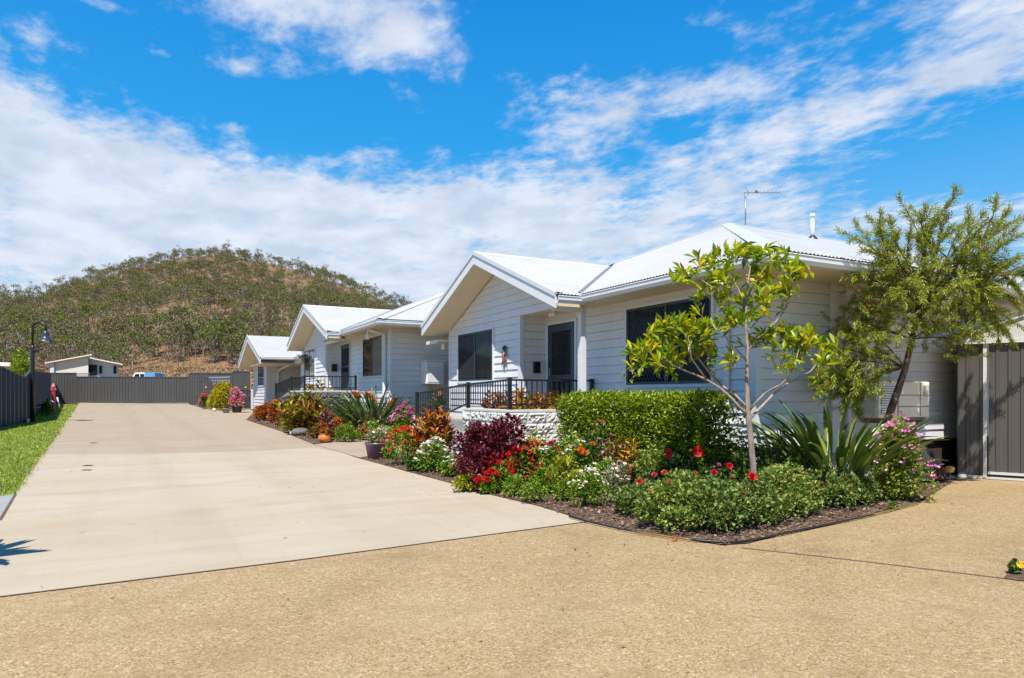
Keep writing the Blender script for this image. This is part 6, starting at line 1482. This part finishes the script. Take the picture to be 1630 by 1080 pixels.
# plants by the blue fence
mnd('fence_shrub', 66, 664, 26, 24, 700, (.10, .04), 'green', 'dark shrub with pink flowers at the foot of the blue fence', 'shrub', 360, [('flat', 'pink', 9, .14, .4), ('flat', 'white', 5, .12, .5)])
fb = atD(33, 606, 44); fb.z = gz(fb.x, fb.y); mound('bush', fb, 1.0, 1.0, CH + (HZ - 566) / F * 44 - fb.z, 2600, (.16, .09), L['lime'], 'bright green bush rising behind the dip of the blue fence', 'bush', 361, None, 14)
# far pots
mnd('golden_shrub', 347, 654, 50, 38, 5200, (.11, .07), 'golden', 'golden rounded shrub at the end of the drive', 'shrub', 370, [('ball', 'yellow', 16, .14, .3)], k=10)
def pot(name, u, v, wpx, hpx, mat, lab, flare=1.0, plant=None, rim=True, prof=None):
    b = G(u, v, .004); k = dist(b) / F; r_ = wpx / 2 * k; h = hpx * k; b = b + Vector((S, C, 0)) * r_; b.z = gz(b.x, b.y) + .012
    t = thing(name, b, lab, 'plant pot', 'garden pots'); mb = MB()
    mb.lathe(b, prof(r_, h) if prof else [(0, 0), (r_ * .72, 0), (r_ * .78, h * .04), (r_ * .97 * flare, h * .86), (r_ * 1.05 * flare, h * .88), (r_ * 1.05 * flare, h), (r_ * .93 * flare, h), (r_ * .9 * flare, h * .88), (0, h * .86)], 24); mb.build('bowl', M[mat], t)
    mb = MB(); mb.lathe(b + Z * h * .875, [(r_ * .9, 0), (r_ * .5, .012), (0, .018)], 16); mb.build('soil', M['mulch'], t); return b, r_, h
b, r_, h = pot('plant_pot', 597, 733, 40, 26, 'purple', 'round purple glazed pot on the mulch at the side path')
mound('potted_succulents', b + Z * h * .85, r_ * 1.05, r_ * 1.0, .28, 500, (.075, .03), L['silver'], 'pale succulents filling the purple pot', 'plant', 380, None, 7, .4, [('flat', 'white', 6, .06, .4), ('ball', 'yellow', 10, .05, .1)])
straps('potted_grass', b + Z * h * .85 + Vector((.05, .1, 0)), .08, 24, .46, .03, L['silver'], 'upright pale tuft at the back of the purple pot', 'plant', 381, (.2, .9), (.9, 1.5))
rp_ = lambda r, h: [(0, 0), (r * .6, .0), (r * .95, h * .28), (r, h * .5), (r * .88, h * .8), (r * .62, h * .97), (r * .66, h), (r * .55, h), (r * .5, h * .9), (0, h * .88)]
b, r_, h = pot('plant_pot', 513.5, 706, 20, 14, 'orangepot', 'small round orange pot at the kerb of the far bed', prof=rp_)
mound('potted_foliage', b + Z * h * .85, r_ * .9, r_ * .9, .30, 200, (.10, .04), L['rust'], 'orange leaves growing out of the small orange pot', 'plant', 382, None, 4)
b, r_, h = pot('plant_pot', 373.5, 657.5, 17, 10, 'darkpot', 'dark pot holding the pink geranium at the end of the drive')
mound('potted_geranium', b + Z * h * .85, .46, .44, .72, 1100, (.10, .07), L['pinkcol'], 'pink geranium in the dark pot beside the golden shrub', 'flowers', 383, None, 7, .4, [('cluster', 'pink', 46, .18, .25)])
b, r_, h = pot('plant_pot', 357.5, 658, 12, 7, 'tealpot', 'small grey-green pot in front of the golden shrub')
mound('potted_succulents', b + Z * h * .85, r_ * .95, r_ * .95, .26, 200, (.08, .05), L['brown'], 'rusty succulents in the small grey-green pot', 'plant', 384, None, 4)
mnd('red_flowers', 322, 652, 15, 22, 420, (.09, .05), 'green', 'pink and red flowers left of the golden shrub', 'flowers', 385, [('cluster', 'coral', 14, .16, .3), ('cluster', 'pink', 6, .15, .4)])
# planter with pink blooms behind the ramp railing
pb3 = atX(700, 690, X3p + .9); pb3.z = .35; pt = thing('planter_stand', pb3, 'dark pot of pink flowers behind the ramp railing', 'plant pot')
mb = MB(); mb.lathe(pb3, [(0, 0), (.13, 0), (.12, .05), (.05, .12), (.05, .30), (.26, .5), (.30, .66), (.27, .66), (.2, .6), (0, .58)], 20); mb.build('pedestal_bowl', M['darkpot'], pt)
P_c = pb3 + Z * .6; mound('potted_flowers', P_c, .30, .30, .42, 300, (.09, .04), L['green'], 'red-pink flowers in the pot behind the ramp railing', 'flowers', 386, None, 5, .4, [('cluster', 'crimson', 8, .10, .4), ('cluster', 'blush', 12, .10, .3)])
# stones
def stone(u, v, w, h, mat, lab, seed, box=False):
    b = gp_(u, v); k = dist(b) / F; t = thing('stone', b, lab, 'stone'); W, Hh = w * k, h * k
    bm = bmesh.new(); bmesh.ops.create_icosphere(bm, subdivisions=3, radius=1)
    for vv in bm.verts:
        if box: vv.co = Vector([max(-.72, min(.72, x)) / .72 for x in vv.co])
        n_ = 1 + .16 * mn.noise(vv.co * 1.6 + Vector((seed, 0, 0))) + (.05 * mn.noise(vv.co * 6 + Vector((0, seed, 0)))); vv.co = Vector((vv.co.x * W / 2 * n_, vv.co.y * W * .4 * n_, (vv.co.z * .5 + .42) * Hh * n_))
        vv.co = Matrix.Rotation(-YAW, 3, 'Z') @ vv.co
    me = bpy.data.meshes.new('stone_body'); bm.to_mesh(me); bm.free(); me.materials.append(M[mat])
    for p in me.polygons: p.use_smooth = not box
    link('stone_body', me, t); return t
stone(477, 694, 30, 13, 'rock', 'dark rock at the kerb under the wide croton', 3)
stone(607, 690, 17, 12, 'palestone', 'white squared stone left of the bright strappy clump', 5, True)
stone(663, 692, 20, 18, 'palestone', 'white squared stone at the foot of the ramp railing post', 7, True)
stone(341, 655.5, 6, 6, 'palestone', 'small white stone under the golden shrub', 9)
stone(466, 693, 9, 7, 'palestone', 'small pale stone left of the dark rock', 11)
# little garden lamps
def gardenlamp(u, v, vt, lab, cap_='yellowcap', col_='bluecov', lo=.55):
    b = gp_(u, v); k = dist(b) / F; h = (v - vt) * k; t = thing('garden_lamp', b, lab, 'garden lamp')
    mb = MB(); mb.tube([b - Z * .02, b + Z * h * (lo + .05)], .012 if lo < .6 else .02, 8); mb.build('stake', M[col_], t)
    mb = MB(); m_ = (1 - lo); mb.lathe(b + Z * h * lo, [(.02, 0), (.055, .01), (.06, h * m_ * .44), (.075, h * m_ * .55), (.05, h * m_ * .92), (0, h * m_)], 14); mb.build('lamp_cap', M[cap_], t)
gardenlamp(1512, 766, 743, 'amber capped garden lamp at the corner of the shed'); gardenlamp(328, 646, 616, 'thin garden lamp with a yellow head by the gate frame', 'yellowcap', 'black', .88); gardenlamp(391, 648, 616, 'thin garden lamp with a yellow head by the side gate', 'yellowcap', 'black', .88)

# hose laid round the bed
hp = [(905, 826), (937, 833.5), (1000, 848.5), (1080, 860.5), (1130, 865.5), (1175, 866), (1240, 854.5), (1300, 842.5), (1390, 822.5), (1462, 803)]
hz = thing('garden_hose', G(1130, 865), 'black and yellow hose laid along the edge of the corner bed', 'hose')
def smooth(pts, k=6):
    out = []
    for i in range(len(pts) - 1):
        p0, p1, p2, p3 = pts[max(0, i - 1)], pts[i], pts[i + 1], pts[min(len(pts) - 1, i + 2)]
        for j in range(k):
            t = j / k; out.append(.5 * ((2 * p1) + (p2 - p0) * t + (2 * p0 - 5 * p1 + 4 * p2 - p3) * t * t + (3 * p1 - p0 - 3 * p2 + p3) * t ** 3))
    return out + [pts[-1]]
rh = random.Random(2); hs = smooth([G(u, v, .022) + Vector((rh.uniform(-.015, .015), rh.uniform(-.015, .015), 0)) for u, v in hp])
for a, b, mt in ((0, 13, 'hose'), (13, 20, 'hosey'), (20, 48, 'hose'), (48, len(hs), 'hosey')):
    mb = MB(); mb.tube(hs[a:b + 1], .009, 8); mb.build('hose_length', M[mt], hz)

# fallen petals on the paving
fl_ = [(1074, 862, 'coral'), (1516, 803, 'pink'), (1512, 799, 'pink')]
for i, (u, v, mk) in enumerate(fl_[:2]):
    b = G(u, v, .012); t = thing('fallen_flower', b, ['coral bloom fallen on the hose at the bed point', 'pink petal lying on the paving before the shed'][i], 'flower'); flowers(t, [b], 'flat', mk, .07 if i == 0 else .05, i, 'petals', .2)

# out-of-frame shrub whose shadow falls across the drive's near left edge
sp = Vector((-2.15, 6.35, 0)); shr = thing('palm', sp, 'slender palm standing left of the drive', 'palm'); A = []; rr = random.Random(5)
mb = MB(); mb.tube([sp, sp + Z * .9, sp + Z * 1.75], [.06, .05, .045], 10); mb.build('trunk', M['bark_dark'], shr)
for i in range(34): A.append(ribbon(sp + Z * 1.75, i * 2.4, rr.uniform(-.2, 1.1), rr.uniform(.5, .8), .17, rr.uniform(.7, 1.6), 8, None, .2))
leafobj('fronds', A, L['green'], shr)
mound('palm', sp + Z * 1.35, .38, .38, .55, 1400, (.16, .05), L['green'], '', '', 390, None, 6, .2, stems=False, root=shr)

# ---------------------------------------------------------------- mulch chips, pebbles, lawn blades (nobody could count these)
def stuff(name, V, Fa, mat):
    o = link(name, npmesh(name, V, Fa, mat)); o['kind'] = 'stuff'; return o
def chipmesh(pts, seed, l0, l1, hfun, flat=.35):
    g = np.random.default_rng(seed); n = len(pts); P = np.array([(x, y, hfun(x, y)) for x, y in pts]); D = g.normal(0, 1, (n, 3)); D[:, 2] *= flat; Ln = g.uniform(l0, l1, n)
    return kites(P, D, Ln, Ln * g.uniform(.35, .8, n), seed, .12, .02)
near_w = lambda x, y: min(1, (7.5 / max(5, S * x + C * y)) ** 2 * 1.3)
pts = scatter(bed2, 15000, 3, near_w)
stuff('mulch_chips', *chipmesh(pts, 4, .02, .06, lambda x, y: gz(x, y) + .016 + .012 * random.random()), M['chips'])
pts = scatter(bed1, 3500, 5); stuff('mulch_chips', *chipmesh(pts, 6, .04, .09, lambda x, y: gz(x, y) + .02), M['chips'])
# pebble bank along the house
pk_poly = [(7.9, 6.35), (11.1, 6.5), (11.7, 7.05), (7.75, 7.05)]
pk_h = lambda x, y: .015 + max(0, min(1, (y - 6.25) / .75)) ** 1.3 * .46 + .02 * mn.noise(Vector((x * 3, y * 3, 0)))
mb = MB(); vs = []
nx, ny = 40, 8
for j in range(ny + 1):
    for i in range(nx + 1): x = 7.5 + (3.75 + .5 * j / ny) * i / nx; y = 6.35 + .74 * j / ny; vs.append((x, y, pk_h(x, y) - .015))
mb.add(vs, [(j * (nx + 1) + i, j * (nx + 1) + i + 1, (j + 1) * (nx + 1) + i + 1, (j + 1) * (nx + 1) + i) for j in range(ny) for i in range(nx)], True); o = mb.build('pebble_bank', M['pebble_soil']); o['kind'] = 'structure'
pts = scatter(pk_poly, 7000, 8); g = np.random.default_rng(3)
def pebmesh(pts, seed, hfun, r0, r1):
    g = np.random.default_rng(seed); base = np.array([(1, 0, 0), (0, 1, 0), (-1, 0, 0), (0, -1, 0), (0, 0, .7), (0, 0, -.7)], float); fc = np.array([(0, 1, 4), (1, 2, 4), (2, 3, 4), (3, 0, 4), (1, 0, 5), (2, 1, 5), (3, 2, 5), (0, 3, 5)])
    V = []; Fs = []
    for k, (x, y) in enumerate(pts):
        a = g.uniform(0, 6.28); ca, sa = math.cos(a), math.sin(a); Rm = np.array([(ca, -sa, 0), (sa, ca, 0), (0, 0, 1)]); s_ = g.uniform(r0, r1) * np.array([1, g.uniform(.6, 1), g.uniform(.6, 1)]); V.append((base * s_) @ Rm.T + np.array((x, y, hfun(x, y)))); Fs.append(fc + 6 * k)
    return np.concatenate(V), np.concatenate(Fs)
stuff('pebbles', *pebmesh(pts, 5, lambda x, y: pk_h(x, y) + .004, .016, .036), M['pebbles'])
# dry leaves and petals lying about on the paving
rl = random.Random(31); lp2 = []
for i in range(170):
    u, v = rl.choice([(rl.uniform(700, 1560), rl.uniform(800, 1070)), (rl.uniform(20, 940), rl.uniform(740, 960)), (rl.uniform(880, 1530), rl.uniform(830, 900)), (rl.uniform(400, 800), rl.uniform(690, 800))])
    g_ = G(u, v, .012); lp2.append(g_)
gq = np.random.default_rng(6); Dq = gq.normal(0, 1, (len(lp2), 3)); Dq[:, 2] *= .15
stuff('leaf_litter', *kites(np.array([tuple(p) for p in lp2]), Dq, gq.uniform(.012, .04, len(lp2)), gq.uniform(.007, .018, len(lp2)), 7, .2, .05), M['chips'])
sheet('soil_patch', [xy(u, v) for u, v in ((1598, 921), (1606, 912), (1620, 906), (1645, 904), (1650, 925), (1622, 926))], M['mulch'], .007)
# lawn
lp_ = [p for p in lawn]; wl = lambda x, y: min(1, (10 / max(8, S * x + C * y)) ** 1.2)
pts = scatter(lp_, 60000, 9, wl); g = np.random.default_rng(12); n = len(pts); P = np.array([(x, y, gz(x, y)) for x, y in pts]); P[:, :2] += g.normal(0, .045, (n, 2)); D = g.normal(0, .5, (n, 3)); D[:, 2] = 1; dd = np.maximum(1, (P[:, 0] * S + P[:, 1] * C) / 11)
Ln = g.uniform(.035, .075, n) * (1 + .5 * np.array([mn.noise(Vector((p[0] * 2, p[1] * 2, 1))) for p in P])); stuff('grass', *kites(P, D, Ln, .010 * dd, 13, .1, .25, .4), L['grass'])

# ---------------------------------------------------------------- gum trees on the hill
def gum_variant(seed):
    g = np.random.default_rng(seed); r = random.Random(seed); mb = []; V = []; Fa = []
    tr = MB(); h = 1.0; lean = r.uniform(-.06, .06)
    tr.tube([(0, 0, -.05), (lean * .5, 0, .28), (lean, r.uniform(-.03, .03), .55)], [.020, .015, .010], 5, False)
    P = []; D = []; nb = r.randint(5, 8)
    for b in range(nb):
        a = b * 2.4 + r.uniform(-.5, .5); z0 = r.uniform(.25, .58); q = r.uniform(.10, .27); zt = r.uniform(.55, 1.0) - q * .5
        tip = np.array((math.cos(a) * q + lean, math.sin(a) * q, zt)); tr.tube([(lean * z0 * 1.6, 0, z0), tuple((tip + np.array((lean, 0, z0))) / 2 + np.array((0, 0, -.02))), tuple(tip)], [.009, .007, .003], 4, False)
        k = r.randint(22, 36); c = g.normal(0, 1, (k, 3)); c = unit(c) * g.uniform(.3, 1, (k, 1)) * np.array((.125, .125, .085)) * r.uniform(.75, 1.25); P.append(tip + c); D.append(c + g.normal(0, .06, (k, 3)) - np.array((0, 0, .02)))
    P = np.concatenate(P); D = np.concatenate(D); Ln = g.uniform(.035, .085, len(P)); V, Fa = kites(P, D, Ln, Ln * .62, seed, .2, .2)
    return (np.array(tr.v, float), tr.f), (V, Fa)
VAR = [gum_variant(900 + i) for i in range(7)]
LM = [L['gum'], L['gum_g'], L['gum_b'], L['gum'], L['gum_g'], L['gum_b'], L['gum']]
vm = []
for i, ((tv, tf), (v, f)) in enumerate(VAR):
    a = bpy.data.meshes.new('trunk'); a.from_pydata([tuple(x) for x in tv], [], tf); a.materials.append(M['bark_gum'])
    vm.append((a, npmesh('crown', v, f, LM[i])))
rt = random.Random(77); spots = []
tries = 0
while len(spots) < 3300 and tries < 90000:
    tries += 1; u = rt.uniform(-60, 800); r_ = math.sqrt(rt.uniform((RB - 2) ** 2, 418 ** 2)); rr_ = ridge_r(u)
    if r_ > rr_ + 8: continue
    t = (r_ - RB) / (rr_ - RB); dn = mn.noise(Vector((u * .012, r_ * .02, 4))) * .5 + .62
    if t > .72: dn *= .42
    if rt.random() > dn: continue
    d = ray(u, 0) * r_; h = rt.uniform(3.4, 7.2) * (1.0 if t > .1 else .85)
    spots.append((u, r_, d.x, d.y, h, rt.randint(0, 6), t))
for i in range(74):          # the skyline row
    u = -40 + i * 10.2 + rt.uniform(-7, 7); r_ = ridge_r(u) + rt.uniform(-8, 4); d = ray(u, 0) * r_; spots.append((u, r_, d.x, d.y, rt.uniform(5, 9.5), rt.randint(0, 6), 1.0))
for (u, r_, h) in ((268, 128, 7.5), (287, 135, 8.5), (300, 131, 8), (12, 128, 9), (30, 140, 9), (205, 124, 6), (375, 128, 7), (360, 132, 8), (345, 134, 8), (170, 126, 6.5)):
    d = ray(u, 0) * r_; spots.append((u, r_, d.x, d.y, h, rt.randint(0, 6), .02))
for i in range(150):         # thicker wood along the foot of the slope
    u = rt.uniform(-50, 430); r_ = RB + rt.uniform(2, 46) ; d = ray(u, 0) * r_
    if 205 < u < 330 and r_ < RB + 8: continue
    spots.append((u, r_, d.x, d.y, rt.uniform(3.5, 7.5), rt.randint(0, 6), .05))
for i in range(16):          # the dense green clump by the furthest cottage
    u = rt.uniform(305, 385); r_ = RB + rt.uniform(4, 20); d = ray(u, 0) * r_; spots.append((u, r_, d.x, d.y, rt.uniform(4.5, 7.5), (1, 4)[i % 2], .05))
for i in range(700):         # the same wood carries on to the left, outside the picture
    u = rt.uniform(-760, -60); r_ = math.sqrt(rt.uniform(RB ** 2, 400 ** 2)); d = ray(u, 0) * r_; spots.append((u, r_ + 2000, d.x, d.y, rt.uniform(4, 8), rt.randint(0, 6), .5))
for i in range(70):
    u = rt.uniform(-50, 420); r_ = RB - rt.uniform(0, 26)
    if 195 < u < 385 and (r_ < RB - 7 or rt.random() < .4): continue
    d = ray(u, 0) * r_; spots.append((u, r_, d.x, d.y, rt.uniform(2.2, 5.0), rt.randint(0, 6), .05))
spots.sort(key=lambda s: -s[4] / s[1] - (5 if s[6] == 1.0 else 0))
indiv = spots[:298]; rest = spots[298:]
KL = {0: 'gum tree standing along the skyline of the wooded hill', 1: 'gum tree in the open wood on the flank of the hill', 2: 'gum tree at the dry grassy foot of the hill'}
for (u, r_, x, y, h, k, t) in indiv:
    z = hill_z(u, r_); kind = 0 if t == 1.0 else (2 if t < .12 else 1)
    lab = ['olive ', 'green ', 'brownish grey '][[0, 1, 2, 0, 1, 2, 0][k]] + KL[kind]
    o = bpy.data.objects.new('gum_tree', None); COL.objects.link(o); ORG[o.name] = Vector((x, y, z)); o.location = (x, y, z); o['label'] = lab; o['category'] = 'tree'; o['group'] = ['skyline gum trees', 'hillside gum trees', 'gum trees at the foot of the hill'][kind]
    s_ = h; o.scale = (s_ * rt.uniform(.8, 1.1), s_ * rt.uniform(.8, 1.1), s_); o.rotation_euler = (0, 0, rt.uniform(0, 6.28))
    for nm, me in zip(('trunk', 'crown'), vm[k]):
        c = bpy.data.objects.new(nm, me); COL.objects.link(c); c.parent = o
def massed():
    V = {i: [] for i in range(7)}; cnt = {i: 0 for i in range(7)}; Fs = {i: [] for i in range(7)}; TV = []; TF = []; tc = 0
    for (u, r_, x, y, h, k, t) in rest:
        z = hill_z(u, r_ - 2000 if r_ > 2000 else r_); a = rt.uniform(0, 6.28); ca, sa = math.cos(a), math.sin(a); Rm = np.array([(ca, -sa, 0), (sa, ca, 0), (0, 0, 1)]) * h
        v, f = VAR[k][1]; V[k].append(v @ Rm.T + np.array((x, y, z))); Fs[k].append(f + cnt[k]); cnt[k] += len(v)
        tv, tf = VAR[k][0]; TV.append(tv @ Rm.T + np.array((x, y, z))); TF.append(np.array(tf) + tc); tc += len(tv)
    allV = []; allF = []; mi = []; b = 0; mats = [L['gum'], L['gum_g'], L['gum_b'], M['bark_gum']]; mp = [0, 1, 2, 0, 1, 2, 0]
    for k in range(7):
        if not V[k]: continue
        v = np.concatenate(V[k]); f = np.concatenate(Fs[k]); allV.append(v); allF.append(f + b); mi.append(np.full(len(f), mp[k])); b += len(v)
    v = np.concatenate(TV); q = np.concatenate(TF); f = np.concatenate([q[:, [0, 1, 2]], q[:, [0, 2, 3]]]); allV.append(v); allF.append(f + b); mi.append(np.full(len(f), 3))
    o = link('woodland', npmesh('woodland', np.concatenate(allV), np.concatenate(allF), mats, np.concatenate(mi))); o['kind'] = 'stuff'; o['label'] = 'open gum woodland covering the hill'
massed()
# dry grass tufts on the land beyond the fence
pts = []; rg = random.Random(8); g = np.random.default_rng(44)
P = []
for i in range(26000):
    u = rg.uniform(-80, 460); r_ = rg.uniform(64, 150) if i < 15000 else rg.uniform(118, 400); d = ray(u, 0) * r_; P.append((d.x, d.y, hill_z(u, r_)))
P = np.array(P); n = len(P); D = g.normal(0, .5, (n, 3)); D[:, 2] = 1; stuff('dry_grass', *kites(P, D, g.uniform(.15, .42, n), g.uniform(.12, .3, n), 45, .2, .2), L['dry'])

# ---------------------------------------------------------------- light, sky, camera
def build_world():
    w = bpy.data.worlds.new('World'); scene.world = w; w.use_nodes = True; nt = w.node_tree; nt.nodes.clear()
    out = nt.nodes.new('ShaderNodeOutputWorld'); bg = nt.nodes.new('ShaderNodeBackground'); bg.inputs['Strength'].default_value = SKY_STRENGTH
    sky = nt.nodes.new('ShaderNodeTexSky'); sky.sky_type = 'NISHITA'; sky.sun_disc = False
    sky.sun_elevation = math.asin(SUN.z); sky.sun_rotation = math.atan2(SUN.x, SUN.y); sky.altitude = 50; sky.air_density = 1.0; sky.dust_density = .6; sky.ozone_density = 2.0
    tc = nt.nodes.new('ShaderNodeTexCoord'); sep = nt.nodes.new('ShaderNodeSeparateXYZ'); nt.links.new(tc.outputs['Generated'], sep.inputs[0])
    x, y, z = sep.outputs
    az = math_(nt, 'ARCTAN2', x, y); el = math_(nt, 'ARCSINE', z)
    zz = math_(nt, 'ADD', math_(nt, 'MAXIMUM', z, .0), .11)
    px, py = math_(nt, 'DIVIDE', x, zz), math_(nt, 'DIVIDE', y, zz)
    cmb = nt.nodes.new('ShaderNodeCombineXYZ'); nt.links.new(px, cmb.inputs[0]); nt.links.new(py, cmb.inputs[1])
    vr = nt.nodes.new('ShaderNodeMapping'); vr.inputs['Rotation'].default_value = (0, 0, R(35)); vr.inputs['Scale'].default_value = (1, .72, 1); nt.links.new(cmb.outputs[0], vr.inputs[0]); vec = vr.outputs[0]
    cov = None
    for (u, v, ru, rv, wt) in CLOUDS:
        xc, yc = (u - 815) / F, (HZ - v) / F
        a0 = YAW + math.atan(xc); e0 = math.atan(yc * math.cos(math.atan(xc)))
        ra = ru / F / (1 + xc * xc); re = rv / F / (1 + yc * yc) / math.sqrt(1 + xc * xc)
        da = math_(nt, 'MULTIPLY', math_(nt, 'SUBTRACT', az, a0), 1 / ra); de = math_(nt, 'MULTIPLY', math_(nt, 'SUBTRACT', el, e0), 1 / re)
        q = math_(nt, 'MULTIPLY_ADD', da, da, math_(nt, 'MULTIPLY', de, de)); e = math_(nt, 'EXPONENT', math_(nt, 'MULTIPLY', q, -.8))
        cov = math_(nt, 'MULTIPLY', e, wt) if cov is None else math_(nt, 'MULTIPLY_ADD', e, wt, cov)
    fr_ = math_(nt, 'ADD', math_(nt, 'MULTIPLY', x, S), math_(nt, 'MULTIPLY', y, C))
    bh = nt.nodes.new('ShaderNodeMapRange'); bh.interpolation_type = 'SMOOTHSTEP'; bh.inputs[1].default_value = .25; bh.inputs[2].default_value = .6; bh.inputs[3].default_value = -1.1; bh.inputs[4].default_value = 0; nt.links.new(fr_, bh.inputs[0]); cov = math_(nt, 'ADD', cov, bh.outputs[0])   # clouds masked off outside the view so less fill reaches the shaded walls
    n1 = noise(nt, vec, 3.6, 11, .64, .12); n2 = noise(nt, vec, 15.0, 8, .60, .1)
    nn = math_(nt, 'MULTIPLY_ADD', math_(nt, 'SUBTRACT', n1, .5), 3.3, math_(nt, 'MULTIPLY', math_(nt, 'SUBTRACT', n2, .5), 1.5))
    val = math_(nt, 'MULTIPLY_ADD', cov, .66, nn)
    mr = nt.nodes.new('ShaderNodeMapRange'); mr.interpolation_type = 'SMOOTHSTEP'; mr.inputs[1].default_value = CLO; mr.inputs[2].default_value = CHI; nt.links.new(val, mr.inputs[0]); dens = mr.outputs[0]
    # clear-sky colours by height, blended with the physical sky
    k0 = .71 / SKY_STRENGTH
    grad = ramp(nt, z, [(0, (.42 * k0, .62 * k0, .82 * k0)), (.09, (.34 * k0, .60 * k0, .86 * k0)), (.20, (.17 * k0, .51 * k0, .90 * k0)), (.33, (.040 * k0, .375 * k0, .87 * k0)), (.55, (.012 * k0, .245 * k0, .75 * k0)), (1, (.003 * k0, .10 * k0, .42 * k0))]).outputs[0]
    hs = nt.nodes.new('ShaderNodeHueSaturation'); hs.inputs['Saturation'].default_value = SKY_SAT; hs.inputs['Value'].default_value = SKY_VAL; hs.inputs['Hue'].default_value = SKY_HUE; nt.links.new(sky.outputs[0], hs.inputs['Color'])
    k = .71 / SKY_STRENGTH
    base = mixc(nt, .8, hs.outputs[0], grad)
    dimf = nt.nodes.new('ShaderNodeMapRange'); dimf.interpolation_type = 'SMOOTHSTEP'; dimf.inputs[1].default_value = -.1; dimf.inputs[2].default_value = .6; dimf.inputs[3].default_value = 1.0; dimf.inputs[4].default_value = 1; nt.links.new(fr_, dimf.inputs[0])
    dv = nt.nodes.new('ShaderNodeVectorMath'); dv.operation = 'SCALE'; nt.links.new(base, dv.inputs[0]); nt.links.new(dimf.outputs[0], dv.inputs['Scale']); base = dv.outputs[0]
    n3 = noise(nt, vec, 4.2, 5, .55, .2)
    shade = ramp(nt, n3, [(.35, (.58 * k, .66 * k, .79 * k)), (.62, (.80 * k, .84 * k, .92 * k))]).outputs[0]
    thick = math_(nt, 'MULTIPLY', dens, .90)
    fin = mixc(nt, thick, base, shade)
    nt.links.new(fin, bg.inputs['Color']); nt.links.new(bg.outputs[0], out.inputs['Surface'])
SKY_STRENGTH = .10; SKY_SAT = 1.55; SKY_VAL = 1.0; SKY_HUE = .488; CLO, CHI = .08, 1.2
CLOUDS = [(60, 190, 230, 66, .9), (-150, 250, 400, 150, 1.0), (200, 285, 240, 66, .95), (420, 318, 250, 46, .85), (620, 330, 230, 42, .8), (300, 400, 600, 70, 1.0), (820, 335, 220, 55, .9), (1000, 330, 220, 50, .8), (800, 410, 500, 50, .9), (250, 470, 700, 60, .8), (900, 470, 500, 50, .5),
          (540, 20, 190, 55, 1.15), (660, 85, 90, 46, 1.1), (560, 85, 60, 32, .6), (400, 108, 80, 17, .85), (65, 55, 95, 30, .75), (160, 5, 40, 10, .8), (770, 42, 16, 14, .7), (262, 88, 18, 8, .8),
          (1600, 40, 120, 90, 1.15), (1400, 125, 120, 36, .7), (1340, 168, 110, 26, .85), (1490, 120, 130, 40, .7), (1130, 135, 120, 30, .65), (890, 138, 70, 22, .75), (990, 190, 170, 40, .62), (1250, 225, 120, 34, .62), (1185, 50, 34, 24, .7), (1120, 40, 40, 18, .5), (960, 95, 60, 20, .55), (840, 175, 50, 18, .7), (1100, 260, 140, 34, .6), (900, 240, 120, 26, .55), (1060, 150, 120, 40, .35), (1330, 225, 120, 40, .4),
          (1180, 315, 120, 22, .5), (1340, 348, 200, 24, 1.0), (1590, 352, 150, 26, .9), (1480, 215, 45, 11, .75), (1570, 195, 60, 12, .5), (800, 203, 36, 12, .75), (590, 248, 50, 12, .65), (380, 205, 50, 10, .6), (500, 258, 60, 12, .5), (700, 240, 50, 12, .4),
          (560, 190, 190, 40, -.6), (930, 50, 150, 60, -.7), (250, 120, 150, 36, -.5), (1550, 270, 170, 45, -.5), (760, 120, 70, 60, -.4), (1400, 290, 120, 22, -.4), (1040, 70, 60, 40, -.3)]
build_world()
sun = bpy.data.lights.new('sun', 'SUN'); sun.energy = 5.0; sun.angle = R(.53); sun.color = (1.0, .95, .87)
so = bpy.data.objects.new('sun', sun); COL.objects.link(so); so.rotation_euler = SUN.to_track_quat('Z', 'Y').to_euler()
cam = bpy.data.cameras.new('camera'); cam.sensor_width = 36; cam.lens = 36 * F / 1630; cam.shift_y = (HZ - 540) / 1630; cam.clip_end = 6000; cam.clip_start = .05
co = bpy.data.objects.new('camera', cam); COL.objects.link(co); co.location = (0, 0, CH); co.rotation_euler = (math.pi / 2, 0, -YAW); scene.camera = co
scene.view_settings.view_transform = 'Standard'; scene.view_settings.look = 'None'; scene.view_settings.exposure = 0.58; scene.view_settings.gamma = 1.0
scene.render.film_transparent = False
try:
    scene.cycles.use_denoising = True; scene.cycles.max_bounces = 8; scene.cycles.transparent_max_bounces = 6; scene.cycles.sample_clamp_indirect = 6
except Exception: pass
